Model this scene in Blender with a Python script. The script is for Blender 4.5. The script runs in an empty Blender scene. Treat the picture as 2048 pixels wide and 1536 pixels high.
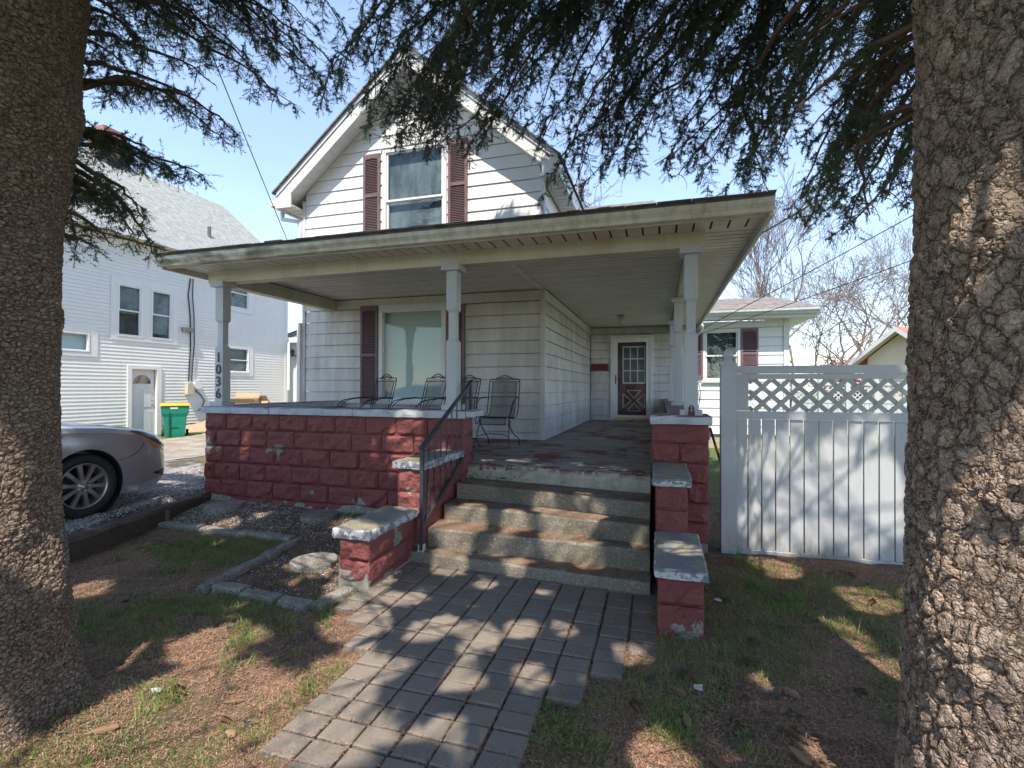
import bpy, bmesh, math, random
import numpy as np
from mathutils import Vector, Matrix
random.seed(7); RNG = np.random.default_rng(11)
SC = bpy.context.scene; COL = SC.collection
PI = math.pi

# ---------------------------------------------------------------- camera, world, sun, exposure
F_PX, YAW, PITCH, ROLL, CAM_H = 988.44, .2901, .0072, .0025, 1.567
cam_d = bpy.data.cameras.new('camera'); cam = bpy.data.objects.new('camera', cam_d); COL.objects.link(cam)
cam_d.sensor_width = 36; cam_d.lens = F_PX / 2048 * 36; cam_d.clip_start = .05; cam_d.clip_end = 600
cam.location = (0, 0, CAM_H)
cam.rotation_mode = 'XYZ'
cam.matrix_world = (Matrix.Translation((0, 0, CAM_H)) @ Matrix.Rotation(YAW, 4, 'Z')
                    @ Matrix.Rotation(PI / 2 + PITCH, 4, 'X') @ Matrix.Rotation(ROLL, 4, 'Z'))
SC.camera = cam
SUN_DIR = Vector((-.25, 1, -1.72)).normalized()          # the way the light travels
w = bpy.data.worlds.new('World'); SC.world = w; w.use_nodes = True
wn = w.node_tree; wn.nodes.clear()
sky = wn.nodes.new('ShaderNodeTexSky'); sky.sky_type = 'NISHITA'; sky.sun_disc = False
sky.sun_elevation = math.asin(-SUN_DIR.z)
sky.sun_rotation = math.atan2(-SUN_DIR.x, -SUN_DIR.y)
sky.air_density = 1.0; sky.dust_density = .05; sky.ozone_density = 1.2
bgn = wn.nodes.new('ShaderNodeBackground'); bgn.inputs[1].default_value = .15
tcw = wn.nodes.new('ShaderNodeTexCoord'); mpw = wn.nodes.new('ShaderNodeMapping')
mpw.inputs['Scale'].default_value = (1.2, 3.0, 7.0); mpw.inputs['Rotation'].default_value = (0, .25, .5)
nzw = wn.nodes.new('ShaderNodeTexNoise'); nzw.inputs['Scale'].default_value = 1.1; nzw.inputs['Detail'].default_value = 7
nzw.inputs['Roughness'].default_value = .62; nzw.inputs['Distortion'].default_value = .5
rpw = wn.nodes.new('ShaderNodeValToRGB'); rpw.color_ramp.elements[0].position = .46; rpw.color_ramp.elements[1].position = .85
rpw.color_ramp.elements[0].color = (0.20, 0.20, 0.20, 1); rpw.color_ramp.elements[1].color = (.45, .45, .45, 1)
mxw = wn.nodes.new('ShaderNodeMix'); mxw.data_type = 'RGBA'
mxw.inputs['B'].default_value = (2.15, 2.7, 3.75, 1)
L = wn.links.new
L(tcw.outputs['Generated'], mpw.inputs[0]); L(mpw.outputs[0], nzw.inputs[0]); L(nzw.outputs[0], rpw.inputs[0])
L(rpw.outputs[0], mxw.inputs[0]); hsw = wn.nodes.new('ShaderNodeMix'); hsw.data_type = 'RGBA'; hsw.blend_type = 'MULTIPLY'; hsw.inputs[0].default_value = 1; hsw.inputs['B'].default_value = (.94, .90, .88, 1)
L(sky.outputs[0], hsw.inputs['A']); L(hsw.outputs['Result'], mxw.inputs['A']); L(mxw.outputs['Result'], bgn.inputs[0])
wo = wn.nodes.new('ShaderNodeOutputWorld'); L(bgn.outputs[0], wo.inputs[0])
sd = bpy.data.lights.new('sun', 'SUN'); sd.energy = 2.8; sd.angle = math.radians(.53); sd.color = (1, .91, .79)
sun = bpy.data.objects.new('sun', sd); COL.objects.link(sun); sun.location = (2, -5, 12)
sun.rotation_mode = 'QUATERNION'; sun.rotation_quaternion = SUN_DIR.to_track_quat('-Z', 'Y')
SC.view_settings.view_transform = 'Standard'; SC.view_settings.look = 'None'
SC.view_settings.exposure = 1.42; SC.view_settings.gamma = 1
SC.view_settings.use_curve_mapping = False
SC.render.engine = 'CYCLES'
SC.cycles.max_bounces = 8; SC.cycles.transparent_max_bounces = 16

# ---------------------------------------------------------------- where a spot of the picture lies in the place
_c, _s = math.cos(YAW), math.sin(YAW)
def ray(px, py):
    r = (px - 1024) / F_PX; u = -(py - 768) / F_PX
    cr, sr, cp, sp = math.cos(ROLL), math.sin(ROLL), math.cos(PITCH), math.sin(PITCH)
    r, u = r * cr - u * sr, r * sr + u * cr
    fw, u = cp - u * sp, sp + u * cp
    return Vector((r * _c - fw * _s, r * _s + fw * _c, u))
O = Vector((0, 0, CAM_H))
def on(ax, v, px, py):
    d = ray(px, py); return O + d * ((v - O[ax]) / d[ax])
def atd(px, py, dist): return O + ray(px, py) * dist

# ---------------------------------------------------------------- names, labels, parts
def tag(o, label=None, cat=None, group=None, kind=None):
    if label: o['label'] = label
    if cat: o['category'] = cat
    if group: o['group'] = group
    if kind: o['kind'] = kind
    return o
def thing(name, label, cat, loc=(0, 0, 0), rz=0, group=None):
    o = bpy.data.objects.new(name, None); COL.objects.link(o); o.empty_display_size = .2
    o.location = loc; o.rotation_euler = (0, 0, rz)
    return tag(o, label, cat, group)
class MB:
    """collects faces of one mesh"""
    def __init__(s): s.v = []; s.f = []; s.sm = False
    def add(s, vs, fs):
        n = len(s.v); s.v.extend([tuple(p) for p in vs]); s.f.extend([tuple(i + n for i in q) for q in fs]); return s
    def box(s, x0, x1, y0, y1, z0, z1):
        return s.add([(x0,y0,z0),(x1,y0,z0),(x1,y1,z0),(x0,y1,z0),(x0,y0,z1),(x1,y0,z1),(x1,y1,z1),(x0,y1,z1)],
                     [(0,3,2,1),(4,5,6,7),(0,1,5,4),(1,2,6,5),(2,3,7,6),(3,0,4,7)])
    def cbox(s, x0, x1, y0, y1, z0, z1, b):                 # box with chamfered top and corners
        vs = []; 
        for (z, i) in ((z0, 0), (z1 - b, 0), (z1, b)):
            for (sx, sy) in ((0,0),(1,0),(1,1),(0,1)):
                X = (x1 - i if sx else x0 + i); Y = (y1 - i if sy else y0 + i); vs.append((X, Y, z))
        fs = [(3,2,1,0),(8,9,10,11)]
        for k in (0, 4):
            for j in range(4): fs.append((k + j, k + (j+1) % 4, k + 4 + (j+1) % 4, k + 4 + j))
        return s.add(vs, fs)
    def hexa(s, p): return s.add(p, [(0,3,2,1),(4,5,6,7),(0,1,5,4),(1,2,6,5),(2,3,7,6),(3,0,4,7)])
    def beam(s, a, b, wd, h, up=(0, 0, 1)):                 # straight bar a-b, width wd, height h (centred)
        a = Vector(a); b = Vector(b); t = (b - a).normalized(); sd_ = t.cross(Vector(up)).normalized(); u = sd_.cross(t)
        p = []
        for q in (a, b):
            for (i, j) in ((-1,-1),(1,-1),(1,1),(-1,1)): p.append(q + sd_ * (i * wd / 2) + u * (j * h / 2))
        return s.add(p, [(0,1,2,3),(7,6,5,4),(0,4,5,1),(1,5,6,2),(2,6,7,3),(3,7,4,0)])
    def tube(s, pts, rad, n=6, cap=True):
        pts = [Vector(p) for p in pts]; m = len(pts)
        if not hasattr(rad, '__len__'): rad = [rad] * m
        ref = None; vs = []; fs = []
        for i, p in enumerate(pts):
            t = (pts[min(i+1, m-1)] - pts[max(i-1, 0)])
            if t.length < 1e-9: t = Vector((0, 0, 1))
            t.normalize()
            if ref is None: ref = t.orthogonal().normalized()
            ref = (ref - t * ref.dot(t)); 
            if ref.length < 1e-6: ref = t.orthogonal()
            ref.normalize(); b = t.cross(ref)
            for k in range(n):
                a = 2 * PI * k / n; vs.append(p + (ref * math.cos(a) + b * math.sin(a)) * rad[i])
        for i in range(m - 1):
            for k in range(n): fs.append((i*n+k, i*n+(k+1) % n, (i+1)*n+(k+1) % n, (i+1)*n+k))
        if cap: fs.append(tuple(range(n))[::-1]); fs.append(tuple((m-1)*n+k for k in range(n)))
        return s.add(vs, fs)
    def cyl(s, a, b, r, n=16): return s.tube([a, b], [r, r], n)
    def lathe(s, prof, o=(0, 0, 0), n=20):                  # prof: (radius, z)
        vs = []; fs = []
        for (r, z) in prof:
            for k in range(n): a = 2*PI*k/n; vs.append((o[0] + r*math.cos(a), o[1] + r*math.sin(a), o[2] + z))
        m = len(prof)
        for i in range(m-1):
            for k in range(n): fs.append((i*n+k, i*n+(k+1) % n, (i+1)*n+(k+1) % n, (i+1)*n+k))
        fs.append(tuple(range(n))[::-1]); fs.append(tuple((m-1)*n+k for k in range(n)))
        return s.add(vs, fs)
    def prism(s, poly, d):                                  # poly: list of 3D points, extruded by vector d
        n = len(poly); d = Vector(d); vs = [Vector(p) for p in poly] + [Vector(p) + d for p in poly]
        fs = [tuple(range(n)), tuple(range(2*n-1, n-1, -1))] + [(i, i+n, (i+1) % n+n, (i+1) % n) for i in range(n)]
        return s.add(vs, fs)
    def build(s, name, mat, parent=None, label=None, kind=None, smooth=False, xf=None, bevel=0):
        me = bpy.data.meshes.new(name)
        v = s.v if xf is None else [tuple(xf @ Vector(p)) for p in s.v]
        me.from_pydata(v, [], s.f); me.update()
        bm = bmesh.new(); bm.from_mesh(me); bmesh.ops.recalc_face_normals(bm, faces=bm.faces); bm.to_mesh(me); bm.free()
        o = bpy.data.objects.new(name, me); COL.objects.link(o)
        if mat: me.materials.append(mat)
        if smooth: me.shade_smooth()
        if bevel:
            md = o.modifiers.new('b', 'BEVEL'); md.width = bevel; md.segments = 2; md.limit_method = 'ANGLE'; md.angle_limit = .6
        if parent:
            o.parent = parent
            if xf is None and not s.local: o.matrix_parent_inverse = parent_inv(parent)
        tag(o, label, None, None, kind)
        return o
    local = False
def LB():                                                    # a mesh in its parent's own frame
    m = MB(); m.local = True; return m
def parent_inv(p):
    M = Matrix.LocRotScale(p.location, p.rotation_euler, p.scale)
    if p.parent: M = (Matrix.LocRotScale(p.parent.location, p.parent.rotation_euler, p.parent.scale)) @ p.matrix_parent_inverse @ M
    return M.inverted()
def raw(name, V, Fc, mat, parent=None, label=None, kind=None, smooth=False):   # numpy arrays, all faces alike
    V = np.asarray(V, np.float32); Fc = np.asarray(Fc, np.int32); k = Fc.shape[1]
    me = bpy.data.meshes.new(name); me.vertices.add(len(V)); me.vertices.foreach_set('co', V.ravel())
    me.loops.add(Fc.size); me.loops.foreach_set('vertex_index', Fc.ravel())
    me.polygons.add(len(Fc)); me.polygons.foreach_set('loop_start', np.arange(0, Fc.size, k, dtype=np.int32))
    me.update(calc_edges=True); me.validate(verbose=False)
    if mat: me.materials.append(mat)
    o = bpy.data.objects.new(name, me); COL.objects.link(o)
    if smooth: me.shade_smooth()
    if parent: o.parent = parent; o.matrix_parent_inverse = parent_inv(parent)
    return tag(o, label, None, None, kind)
def copy_tree(o, parent=None):
    c = o.copy(); COL.objects.link(c)
    if parent: c.parent = parent
    for ch in list(o.children): copy_tree(ch, c)
    return c
def vnoise(x, y, seed=0):                                    # smooth value noise in numpy
    x = np.asarray(x, float); y = np.asarray(y, float)
    xi = np.floor(x).astype(np.int64); yi = np.floor(y).astype(np.int64); fx = x - xi; fy = y - yi
    fx = fx*fx*(3-2*fx); fy = fy*fy*(3-2*fy)
    def h(a, b):
        n = (a * 374761393 + b * 668265263 + seed * 974711) & 0x7fffffff
        n = ((n ^ (n >> 13)) * 1274126177) & 0x7fffffff
        return ((n ^ (n >> 16)) & 0xffff) / 65535.
    return (h(xi,yi)*(1-fx)+h(xi+1,yi)*fx)*(1-fy) + (h(xi,yi+1)*(1-fx)+h(xi+1,yi+1)*fx)*fy
def sstep(a, b, x): t = np.clip((np.asarray(x, float) - a) / (b - a), 0, 1); return t*t*(3-2*t)

# ---------------------------------------------------------------- materials
class Mt:
    def __init__(s, name, obj=False):
        s.m = bpy.data.materials.new(name); s.m.use_nodes = True; s.t = s.m.node_tree; s.t.nodes.clear()
        s.out = s.n('OutputMaterial'); s.b = s.n('BsdfPrincipled'); s.l(s.b.outputs[0], s.out.inputs[0])
        if obj:
            tc = s.n('TexCoord'); oi = s.n('ObjectInfo'); v = s.n('VectorMath'); v.operation = 'ADD'
            mu = s.n('Math'); mu.operation = 'MULTIPLY'; mu.inputs[1].default_value = 17.3; s.l(oi.outputs['Random'], mu.inputs[0])
            s.l(tc.outputs['Object'], v.inputs[0]); s.l(mu.outputs[0], v.inputs[1]); s.co = v.outputs[0]
        else:
            g = s.n('NewGeometry'); s.co = g.outputs['Position']
    def n(s, k): return s.t.nodes.new('ShaderNode' + k)
    def l(s, a, b): s.t.links.new(a, b)
    def vec(s, sc=(1, 1, 1), rot=(0, 0, 0), loc=(0, 0, 0)):
        m = s.n('Mapping'); m.inputs['Scale'].default_value = sc; m.inputs['Rotation'].default_value = rot; m.inputs['Location'].default_value = loc
        s.l(s.co, m.inputs[0]); return m.outputs[0]
    def noise(s, scale, detail=5, rough=.55, st=(1, 1, 1), dist=0, loc=(0, 0, 0)):
        n = s.n('TexNoise'); n.inputs['Scale'].default_value = scale; n.inputs['Detail'].default_value = detail
        n.inputs['Roughness'].default_value = rough; n.inputs['Distortion'].default_value = dist
        s.l(s.vec(st, loc=loc), n.inputs[0]); return n.outputs[0]
    def vor(s, scale, feat='F1', st=(1, 1, 1), rnd=1, warp=None, out=0):
        n = s.n('TexVoronoi'); n.feature = feat; n.inputs['Scale'].default_value = scale; n.inputs['Randomness'].default_value = rnd
        v = s.vec(st)
        if warp is not None:
            a = s.n('VectorMath'); a.operation = 'ADD'; s.l(v, a.inputs[0]); s.l(warp, a.inputs[1]); v = a.outputs[0]
        s.l(v, n.inputs[0]); return n.outputs[out]
    def ramp(s, f, a, b, va=0, vb=1):
        n = s.n('MapRange'); n.inputs[1].default_value = a; n.inputs[2].default_value = b; n.inputs[3].default_value = va; n.inputs[4].default_value = vb
        n.clamp = True; s.l(f, n.inputs[0]); return n.outputs[0]
    def math(s, op, a, b=None):
        n = s.n('Math'); n.operation = op
        for i, q in enumerate((a, b)):
            if q is None: continue
            if isinstance(q, (int, float)): n.inputs[i].default_value = q
            else: s.l(q, n.inputs[i])
        return n.outputs[0]
    def mix(s, f, a, b, mode='MIX'):
        n = s.n('Mix'); n.data_type = 'RGBA'; n.blend_type = mode
        for k, q in (('A', a), ('B', b)):
            if isinstance(q, tuple): n.inputs[k].default_value = (*q[:3], 1)
            else: s.l(q, n.inputs[k])
        if isinstance(f, (int, float)): n.inputs[0].default_value = f
        else: s.l(f, n.inputs[0])
        return n.outputs['Result']
    def xyz(s):
        n = s.n('SeparateXYZ'); s.l(s.co, n.inputs[0]); return n.outputs
    def rnd(s): return s.n('ObjectInfo').outputs['Random']
    def fin(s, col, rough=.8, bump=None, dist=.004, metal=0, spec=.5, coat=0, strength=1):
        i = s.b.inputs
        if isinstance(col, tuple): i['Base Color'].default_value = (*col[:3], 1)
        else: s.l(col, i['Base Color'])
        if isinstance(rough, (int, float)): i['Roughness'].default_value = rough
        else: s.l(rough, i['Roughness'])
        i['Metallic'].default_value = metal; i['Specular IOR Level'].default_value = spec; i['Coat Weight'].default_value = coat
        if bump is not None:
            n = s.n('Bump'); n.inputs['Distance'].default_value = dist; n.inputs['Strength'].default_value = strength
            s.l(bump, n.inputs['Height']); s.l(n.outputs[0], i['Normal'])
        return s.m
def simple(name, col, rough=.7, metal=0, var=.12, sc=9, bump=0, coat=0, spec=.5):
    m = Mt(name); a = tuple(c*(1-var) for c in col); b = tuple(min(1, c*(1+var)) for c in col)
    nz = m.noise(sc, 5)
    return m.fin(m.mix(m.ramp(nz, .3, .7), a, b), m.ramp(nz, .3, .7, rough*.92, min(1, rough*1.08)), m.noise(sc*14, 3) if bump else None, bump or .001, metal, spec, coat)

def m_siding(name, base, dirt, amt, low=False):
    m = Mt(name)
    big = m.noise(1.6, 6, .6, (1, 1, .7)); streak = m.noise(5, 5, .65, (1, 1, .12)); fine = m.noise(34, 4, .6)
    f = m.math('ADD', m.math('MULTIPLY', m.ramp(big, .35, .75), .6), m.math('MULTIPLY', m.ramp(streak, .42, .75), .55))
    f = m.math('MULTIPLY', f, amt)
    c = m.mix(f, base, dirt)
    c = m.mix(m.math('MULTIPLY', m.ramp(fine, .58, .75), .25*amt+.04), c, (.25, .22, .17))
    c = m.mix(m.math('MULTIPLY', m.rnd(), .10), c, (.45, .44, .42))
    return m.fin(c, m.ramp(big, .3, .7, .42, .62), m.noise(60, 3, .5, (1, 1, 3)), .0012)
M_SID = m_siding('siding_paint', (.80, .80, .79), (.42, .40, .36), .16)
M_SIDP = m_siding('dirty_shaded_siding', (.66, .66, .64), (.24, .205, .165), .85)  # heavier grime, plus some shade of the porch roof put into the colour
M_SIDN = m_siding('vinyl_siding', (.78, .78, .74), (.45, .42, .38), .2)
M_TRIM = m_siding('trim_paint', (.74, .75, .76), (.34, .33, .30), .28)
M_BEAM = m_siding('beam_paint', (.66, .64, .55), (.40, .36, .22), .75)
M_POST = m_siding('post_paint', (.55, .58, .61), (.27, .29, .29), .45)
M_SOF = m_siding('soffit_vinyl', (.78, .73, .66), (.46, .40, .34), .5)
M_GSOF = m_siding('gable_soffit', (.72, .70, .68), (.4, .37, .33), .3)
def m_gutter():
    m = Mt('gutter_metal'); st = m.noise(7, 6, .7, (1, 1, .1)); x = m.xyz()
    green = m.math('MULTIPLY', m.ramp(x[0], -2.5, -4.6), m.ramp(m.noise(3, 5, .6, (1, 1, 4)), .38, .6))
    c = m.mix(m.ramp(st, .45, .75), (.76, .75, .69), (.42, .39, .31))
    c = m.mix(m.math('MULTIPLY', green, .8), c, (.10, .11, .035))
    return m.fin(c, .5, m.noise(40, 3), .0008)
M_GUT = m_gutter()
def m_shutter():
    m = Mt('shutter_vinyl'); nz = m.noise(3, 5)
    c = m.mix(m.ramp(nz, .3, .7), (.140, .078, .092), (.195, .122, .136))
    return m.fin(m.mix(m.math('MULTIPLY', m.ramp(m.noise(20, 4), .5, .8), .5), c, (.27, .20, .205)), .55, m.noise(70, 3), .001)
M_SHUT = m_shutter()
def m_red():
    m = Mt('red_block_paint'); x = m.xyz(); z = x[2]
    nz = m.noise(7, 6, .6); pn = m.noise(4.3, 7, .68, dist=.6)
    c = m.mix(m.ramp(nz, .3, .75), (.205, .056, .050), (.300, .094, .080))
    c = m.mix(m.math('MULTIPLY', m.ramp(m.noise(26, 4), .5, .8), .45), c, (.14, .034, .034))
    c = m.mix(m.math('MULTIPLY', m.rnd(), .35), c, (.19, .05, .06))
    low = m.ramp(z, .26, .03, 0, .22)                       # flaked worst by the ground
    for (px_, py_, pz_, pr_) in ((-5.58, 5.0, .80, .16), (-5.43, 5.0, .78, .12), (-4.50, 5.0, .79, .17), (-4.62, 5.0, .80, .10), (-2.22, 4.1, .62, .10), (-3.99, 5.0, .30, .10), (-3.30, 5.0, .17, .22), (-2.75, 5.0, .15, .2), (-2.16, 3.75, .30, .16), (.25, 3.25, .06, .16), (.10, 3.25, .05, .12)):
        dn = m.n('VectorMath'); dn.operation = 'DISTANCE'; m.l(m.co, dn.inputs[0]); dn.inputs[1].default_value = (px_, py_, pz_); low = m.math('MAXIMUM', low, m.ramp(dn.outputs['Value'], 0, pr_, .34, 0))
    peel = m.ramp(m.math('ADD', pn, low), .70, .725)
    grey = m.mix(m.ramp(m.noise(45, 4), .35, .7), (.20, .185, .15), (.36, .34, .29))
    c = m.mix(peel, c, grey)
    h = m.math('ADD', m.math('MULTIPLY', m.noise(14, 8, .62), 1.0), m.math('MULTIPLY', peel, -.12))
    return m.fin(c, m.ramp(nz, .3, .7, .55, .8), h, .038)
M_RED = m_red()
def m_cap():
    m = Mt('cap_paint'); nz = m.noise(11, 8, .72, dist=.4)
    g = m.n('NewGeometry'); sp = m.n('SeparateXYZ'); m.l(g.outputs['Normal'], sp.inputs[0])
    top = m.ramp(sp.outputs[2], .5, .8)
    side = m.mix(m.ramp(nz, .50, .53), (.20, .23, .27), (.62, .63, .63))
    side = m.mix(m.ramp(m.noise(24, 5, .7), .60, .63), side, (.08, .08, .09))
    tp = m.mix(m.ramp(m.noise(5, 7, .65), .42, .60), (.19, .19, .20), (.30, .27, .17))
    tp = m.mix(m.ramp(m.noise(30, 6, .7), .58, .62), tp, (.13, .10, .075))
    c = m.mix(top, side, tp)
    return m.fin(c, .8, m.noise(22, 8, .7), .012)
M_CAP = m_cap()
def m_ledge():
    m = Mt('ledge_paint'); g = m.n('NewGeometry'); sp = m.n('SeparateXYZ'); m.l(g.outputs['Normal'], sp.inputs[0])
    nz = m.noise(6, 7, .65)
    side = m.mix(m.ramp(nz, .4, .7), (.52, .57, .63), (.36, .38, .40))
    side = m.mix(m.ramp(m.noise(30, 5, .7), .63, .66), side, (.14, .13, .13))
    tp = m.mix(m.ramp(nz, .4, .65), (.13, .05, .05), (.22, .20, .19))
    return m.fin(m.mix(m.ramp(sp.outputs[2], .5, .8), side, tp), .7, m.noise(30, 6, .6), .005)
M_LEDGE = m_ledge()
def m_aggr(name, a, b, moss, needle=.5):
    m = Mt(name); v = m.vor(95, 'F1', out=1); sp = m.n('SeparateColor'); m.l(v, sp.inputs[0])
    c = m.mix(m.ramp(sp.outputs[0], .2, .8), a, b)
    c = m.mix(m.ramp(sp.outputs[1], .93, .97), c, (.42, .40, .35))
    c = m.mix(m.math('MULTIPLY', m.ramp(m.noise(2.3, 7, .65), .48, .68), .55), c, moss)
    c = m.mix(m.math('MULTIPLY', m.ramp(m.noise(1.7, 6, .6, loc=(4, 2, 1)), .45, .7), .5), c, (.055, .045, .035))
    g = m.n('NewGeometry'); s2 = m.n('SeparateXYZ'); m.l(g.outputs['Normal'], s2.inputs[0])
    ndl = m.math('MULTIPLY', m.ramp(s2.outputs[2], .6, .9), m.ramp(m.noise(3.1, 8, .7, loc=(1, 7, 3)), .42, .58, 0, needle))
    c = m.mix(ndl, c, (.16, .075, .04))
    return m.fin(c, .88, m.math('ADD', m.vor(95, 'F1'), m.math('MULTIPLY', m.noise(9, 8, .7), -4.0)), .0035)
M_STEP = m_aggr('step_concrete', (.21, .185, .142), (.29, .262, .21), (.12, .12, .05), .8)
M_STONE = m_aggr('pebble_concrete', (.16, .155, .145), (.36, .35, .33), (.12, .13, .07), .4)
def m_slab():
    m = Mt('porch_floor_paint'); nz = m.noise(1.9, 8, .62, (1, 1.3, 1), dist=.5)
    c = m.mix(m.ramp(m.noise(6, 6, .65, (1, 1.5, 1)), .35, .7), (.17, .165, .155), (.32, .305, .28))
    c = m.mix(m.ramp(nz, .545, .57), c, (.19, .055, .052))
    c = m.mix(m.ramp(m.noise(3.3, 8, .7, (1, 1.4, 1), loc=(3, 3, 0)), .58, .64), c, (.065, .06, .058))
    return m.fin(c, m.ramp(nz, .3, .7, .5, .8), m.noise(12, 7, .7), .004)
M_SLAB = m_slab()
def m_slabface():
    m = Mt('slab_edge_concrete'); c = m.mix(m.ramp(m.noise(8, 7, .65), .35, .7), (.30, .28, .22), (.50, .48, .40))
    x = m.xyz()
    edge = m.math('MULTIPLY', m.ramp(x[2], .68, .73), m.ramp(m.noise(7, 6, .65), .45, .55))
    c = m.mix(edge, c, (.17, .045, .04))
    c = m.mix(m.ramp(m.math('ADD', m.noise(13, 7, .75, (1, 1, 1.6)), m.ramp(x[0], -1.0, -1.5, -.05, .04)), .60, .62), c, (.05, .05, .045))
    return m.fin(c, .8, m.noise(16, 8, .7), .006)
M_SLABF = m_slabface()
def m_paver():
    m = Mt('paver_concrete'); r = m.rnd()
    c = m.mix(m.ramp(m.noise(60, 5, .7), .3, .7), (.130, .110, .092), (.24, .208, .172))
    c = m.mix(m.math('MULTIPLY', r, .75), c, (.235, .20, .165))
    c = m.mix(m.ramp(m.vor(130, 'F1', out=0), .16, .10), c, (.34, .32, .28))
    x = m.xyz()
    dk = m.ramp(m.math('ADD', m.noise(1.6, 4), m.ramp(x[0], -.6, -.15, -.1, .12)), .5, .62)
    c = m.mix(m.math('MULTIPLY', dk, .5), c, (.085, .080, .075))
    c = m.mix(m.ramp(m.noise(3.1, 8, .7, loc=(2, 9, 0)), .56, .66, 0, .4), c, (.15, .10, .065))
    return m.fin(c, .88, m.noise(110, 5, .7), .003)
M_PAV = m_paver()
def m_ground():
    m = Mt('yard_soil'); x = m.xyz()
    n1 = m.noise(1.1, 7, .62); n2 = m.noise(24, 7, .75); n3 = m.noise(2.7, 6, .6, loc=(5, 2, 0))
    c = m.mix(m.ramp(n2, .3, .7), (.11, .065, .042), (.29, .185, .125))
    c = m.mix(m.ramp(n3, .5, .68), c, (.075, .052, .036))
    far = m.ramp(x[1], 6.5, 9.0); 
    grass = m.mix(m.ramp(m.noise(18, 6, .7), .3, .7), (.045, .085, .018), (.12, .16, .05))
    c = m.mix(m.math('MULTIPLY', m.ramp(n1, .50, .62), .55), c, (.06, .075, .028))
    c = m.mix(far, c, grass)
    c = m.mix(m.ramp(x[1], -.5, -2.5), c, grass)
    return m.fin(c, .95, n2, .02)
M_GRD = m_ground()
def m_gravel(name, a, b, dirt):
    m = Mt(name); v = m.vor(42, 'F1', out=1); sp = m.n('SeparateColor'); m.l(v, sp.inputs[0])
    c = m.mix(sp.outputs[0], a, b); c = m.mix(m.ramp(m.noise(2.2, 7, .65), .40, .6), c, dirt)
    return m.fin(c, .92, m.vor(42, 'F1'), .02)
M_GRAV = m_gravel('gravel', (.17, .165, .16), (.50, .48, .46), (.10, .075, .055))
M_LANE = m_gravel('lane_gravel', (.34, .30, .26), (.44, .40, .35), (.27, .22, .165))
M_BED = m_gravel('bed_mulch', (.08, .055, .038), (.20, .155, .115), (.115, .068, .042))
def m_bark(name, dark, mid, light, sc, stz, wp, dsc):
    m = Mt(name); w_ = m.n('TexNoise'); w_.inputs['Scale'].default_value = 3.1; w_.inputs['Detail'].default_value = 5
    w_.inputs['Scale'].default_value = 7.5; w_.inputs['Roughness'].default_value = .65; m.l(m.vec((1, 1, .7)), w_.inputs[0]); wv = m.n('VectorMath'); wv.operation = 'SCALE'; wv.inputs['Scale'].default_value = wp
    m.l(w_.outputs['Color'], wv.inputs[0])
    e = m.vor(sc, 'DISTANCE_TO_EDGE', (1, 1, stz), 1, wv.outputs[0]); e2 = m.vor(sc*2.3, 'DISTANCE_TO_EDGE', (1, 1, stz*1.5), 1, wv.outputs[0])
    cell = m.vor(sc*1.0, 'F1', (1, 1, stz), 1, wv.outputs[0], out=1); sp = m.n('SeparateColor'); m.l(cell, sp.inputs[0])
    plate = m.ramp(e, 0, .16); plate2 = m.ramp(e2, 0, .16)
    h = m.math('ADD', m.math('MULTIPLY', plate, .6), m.math('MULTIPLY', sp.outputs[0], .45))
    h = m.math('ADD', h, m.math('MULTIPLY', plate2, .30))
    h = m.math('ADD', h, m.math('MULTIPLY', m.noise(30, 8, .72, (1, 1, stz)), .85))
    c = m.mix(m.ramp(m.noise(40, 6, .7, (1, 1, .6)), .3, .72), mid, light)
    c = m.mix(m.math('MULTIPLY', sp.outputs[1], .5), c, tuple(q*.7 for q in mid))
    c = m.mix(m.math('MULTIPLY', m.ramp(m.noise(1.3, 5), .5, .7), .35), c, (.15, .145, .11))
    c = m.mix(m.ramp(e, .05, 0, 0, .75), c, dark)
    mm = m.fin(c, .93, m.math('ADD', h, m.math('MULTIPLY', m.noise(120, 5, .7, (1, 1, stz*1.3)), .5)), .008)
    d = m.n('Displacement'); d.inputs['Midlevel'].default_value = 1.0; d.inputs['Scale'].default_value = dsc
    m.l(h, d.inputs['Height']); m.l(d.outputs[0], m.out.inputs['Displacement'])
    mm.displacement_method = 'BOTH'
    return mm
M_BARKL = m_bark('spruce_bark', (.045, .028, .020), (.40, .275, .20), (.74, .585, .46), 34, 1.5, .06, .012)
M_BARKR = m_bark('scaly_bark', (.038, .024, .018), (.36, .25, .185), (.70, .56, .45), 21, .72, .09, .017)
M_TWIG = simple('twig_bark', (.14, .09, .065), .9, sc=30)
M_BARE = simple('bare_wood', (.20, .145, .115), .9, sc=3)
M_BARE2 = simple('grey_bare_wood', (.24, .20, .175), .9, sc=3)
def m_needle():
    m = Mt('needles'); n = m.noise(2.2, 4); c = m.mix(m.ramp(n, .35, .7), (.092, .128, .094), (.135, .170, .095))
    c = m.mix(m.math('MULTIPLY', m.ramp(m.noise(5, 3, loc=(2, 2, 2)), .52, .66), .55), c, (.14, .18, .155))
    c = m.mix(m.math('MULTIPLY', m.ramp(m.noise(1.6, 3, loc=(7, 1, 4)), .56, .66), .6), c, (.115, .075, .040))
    mm = m.fin(c, .55, None)
    tr = m.n('BsdfTranslucent'); m.l(c, tr.inputs[0]); mx = m.n('MixShader'); mx.inputs[0].default_value = .45
    m.l(m.b.outputs[0], mx.inputs[1]); m.l(tr.outputs[0], mx.inputs[2]); m.l(mx.outputs[0], m.out.inputs[0]); return mm
M_NEED = m_needle()
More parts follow.
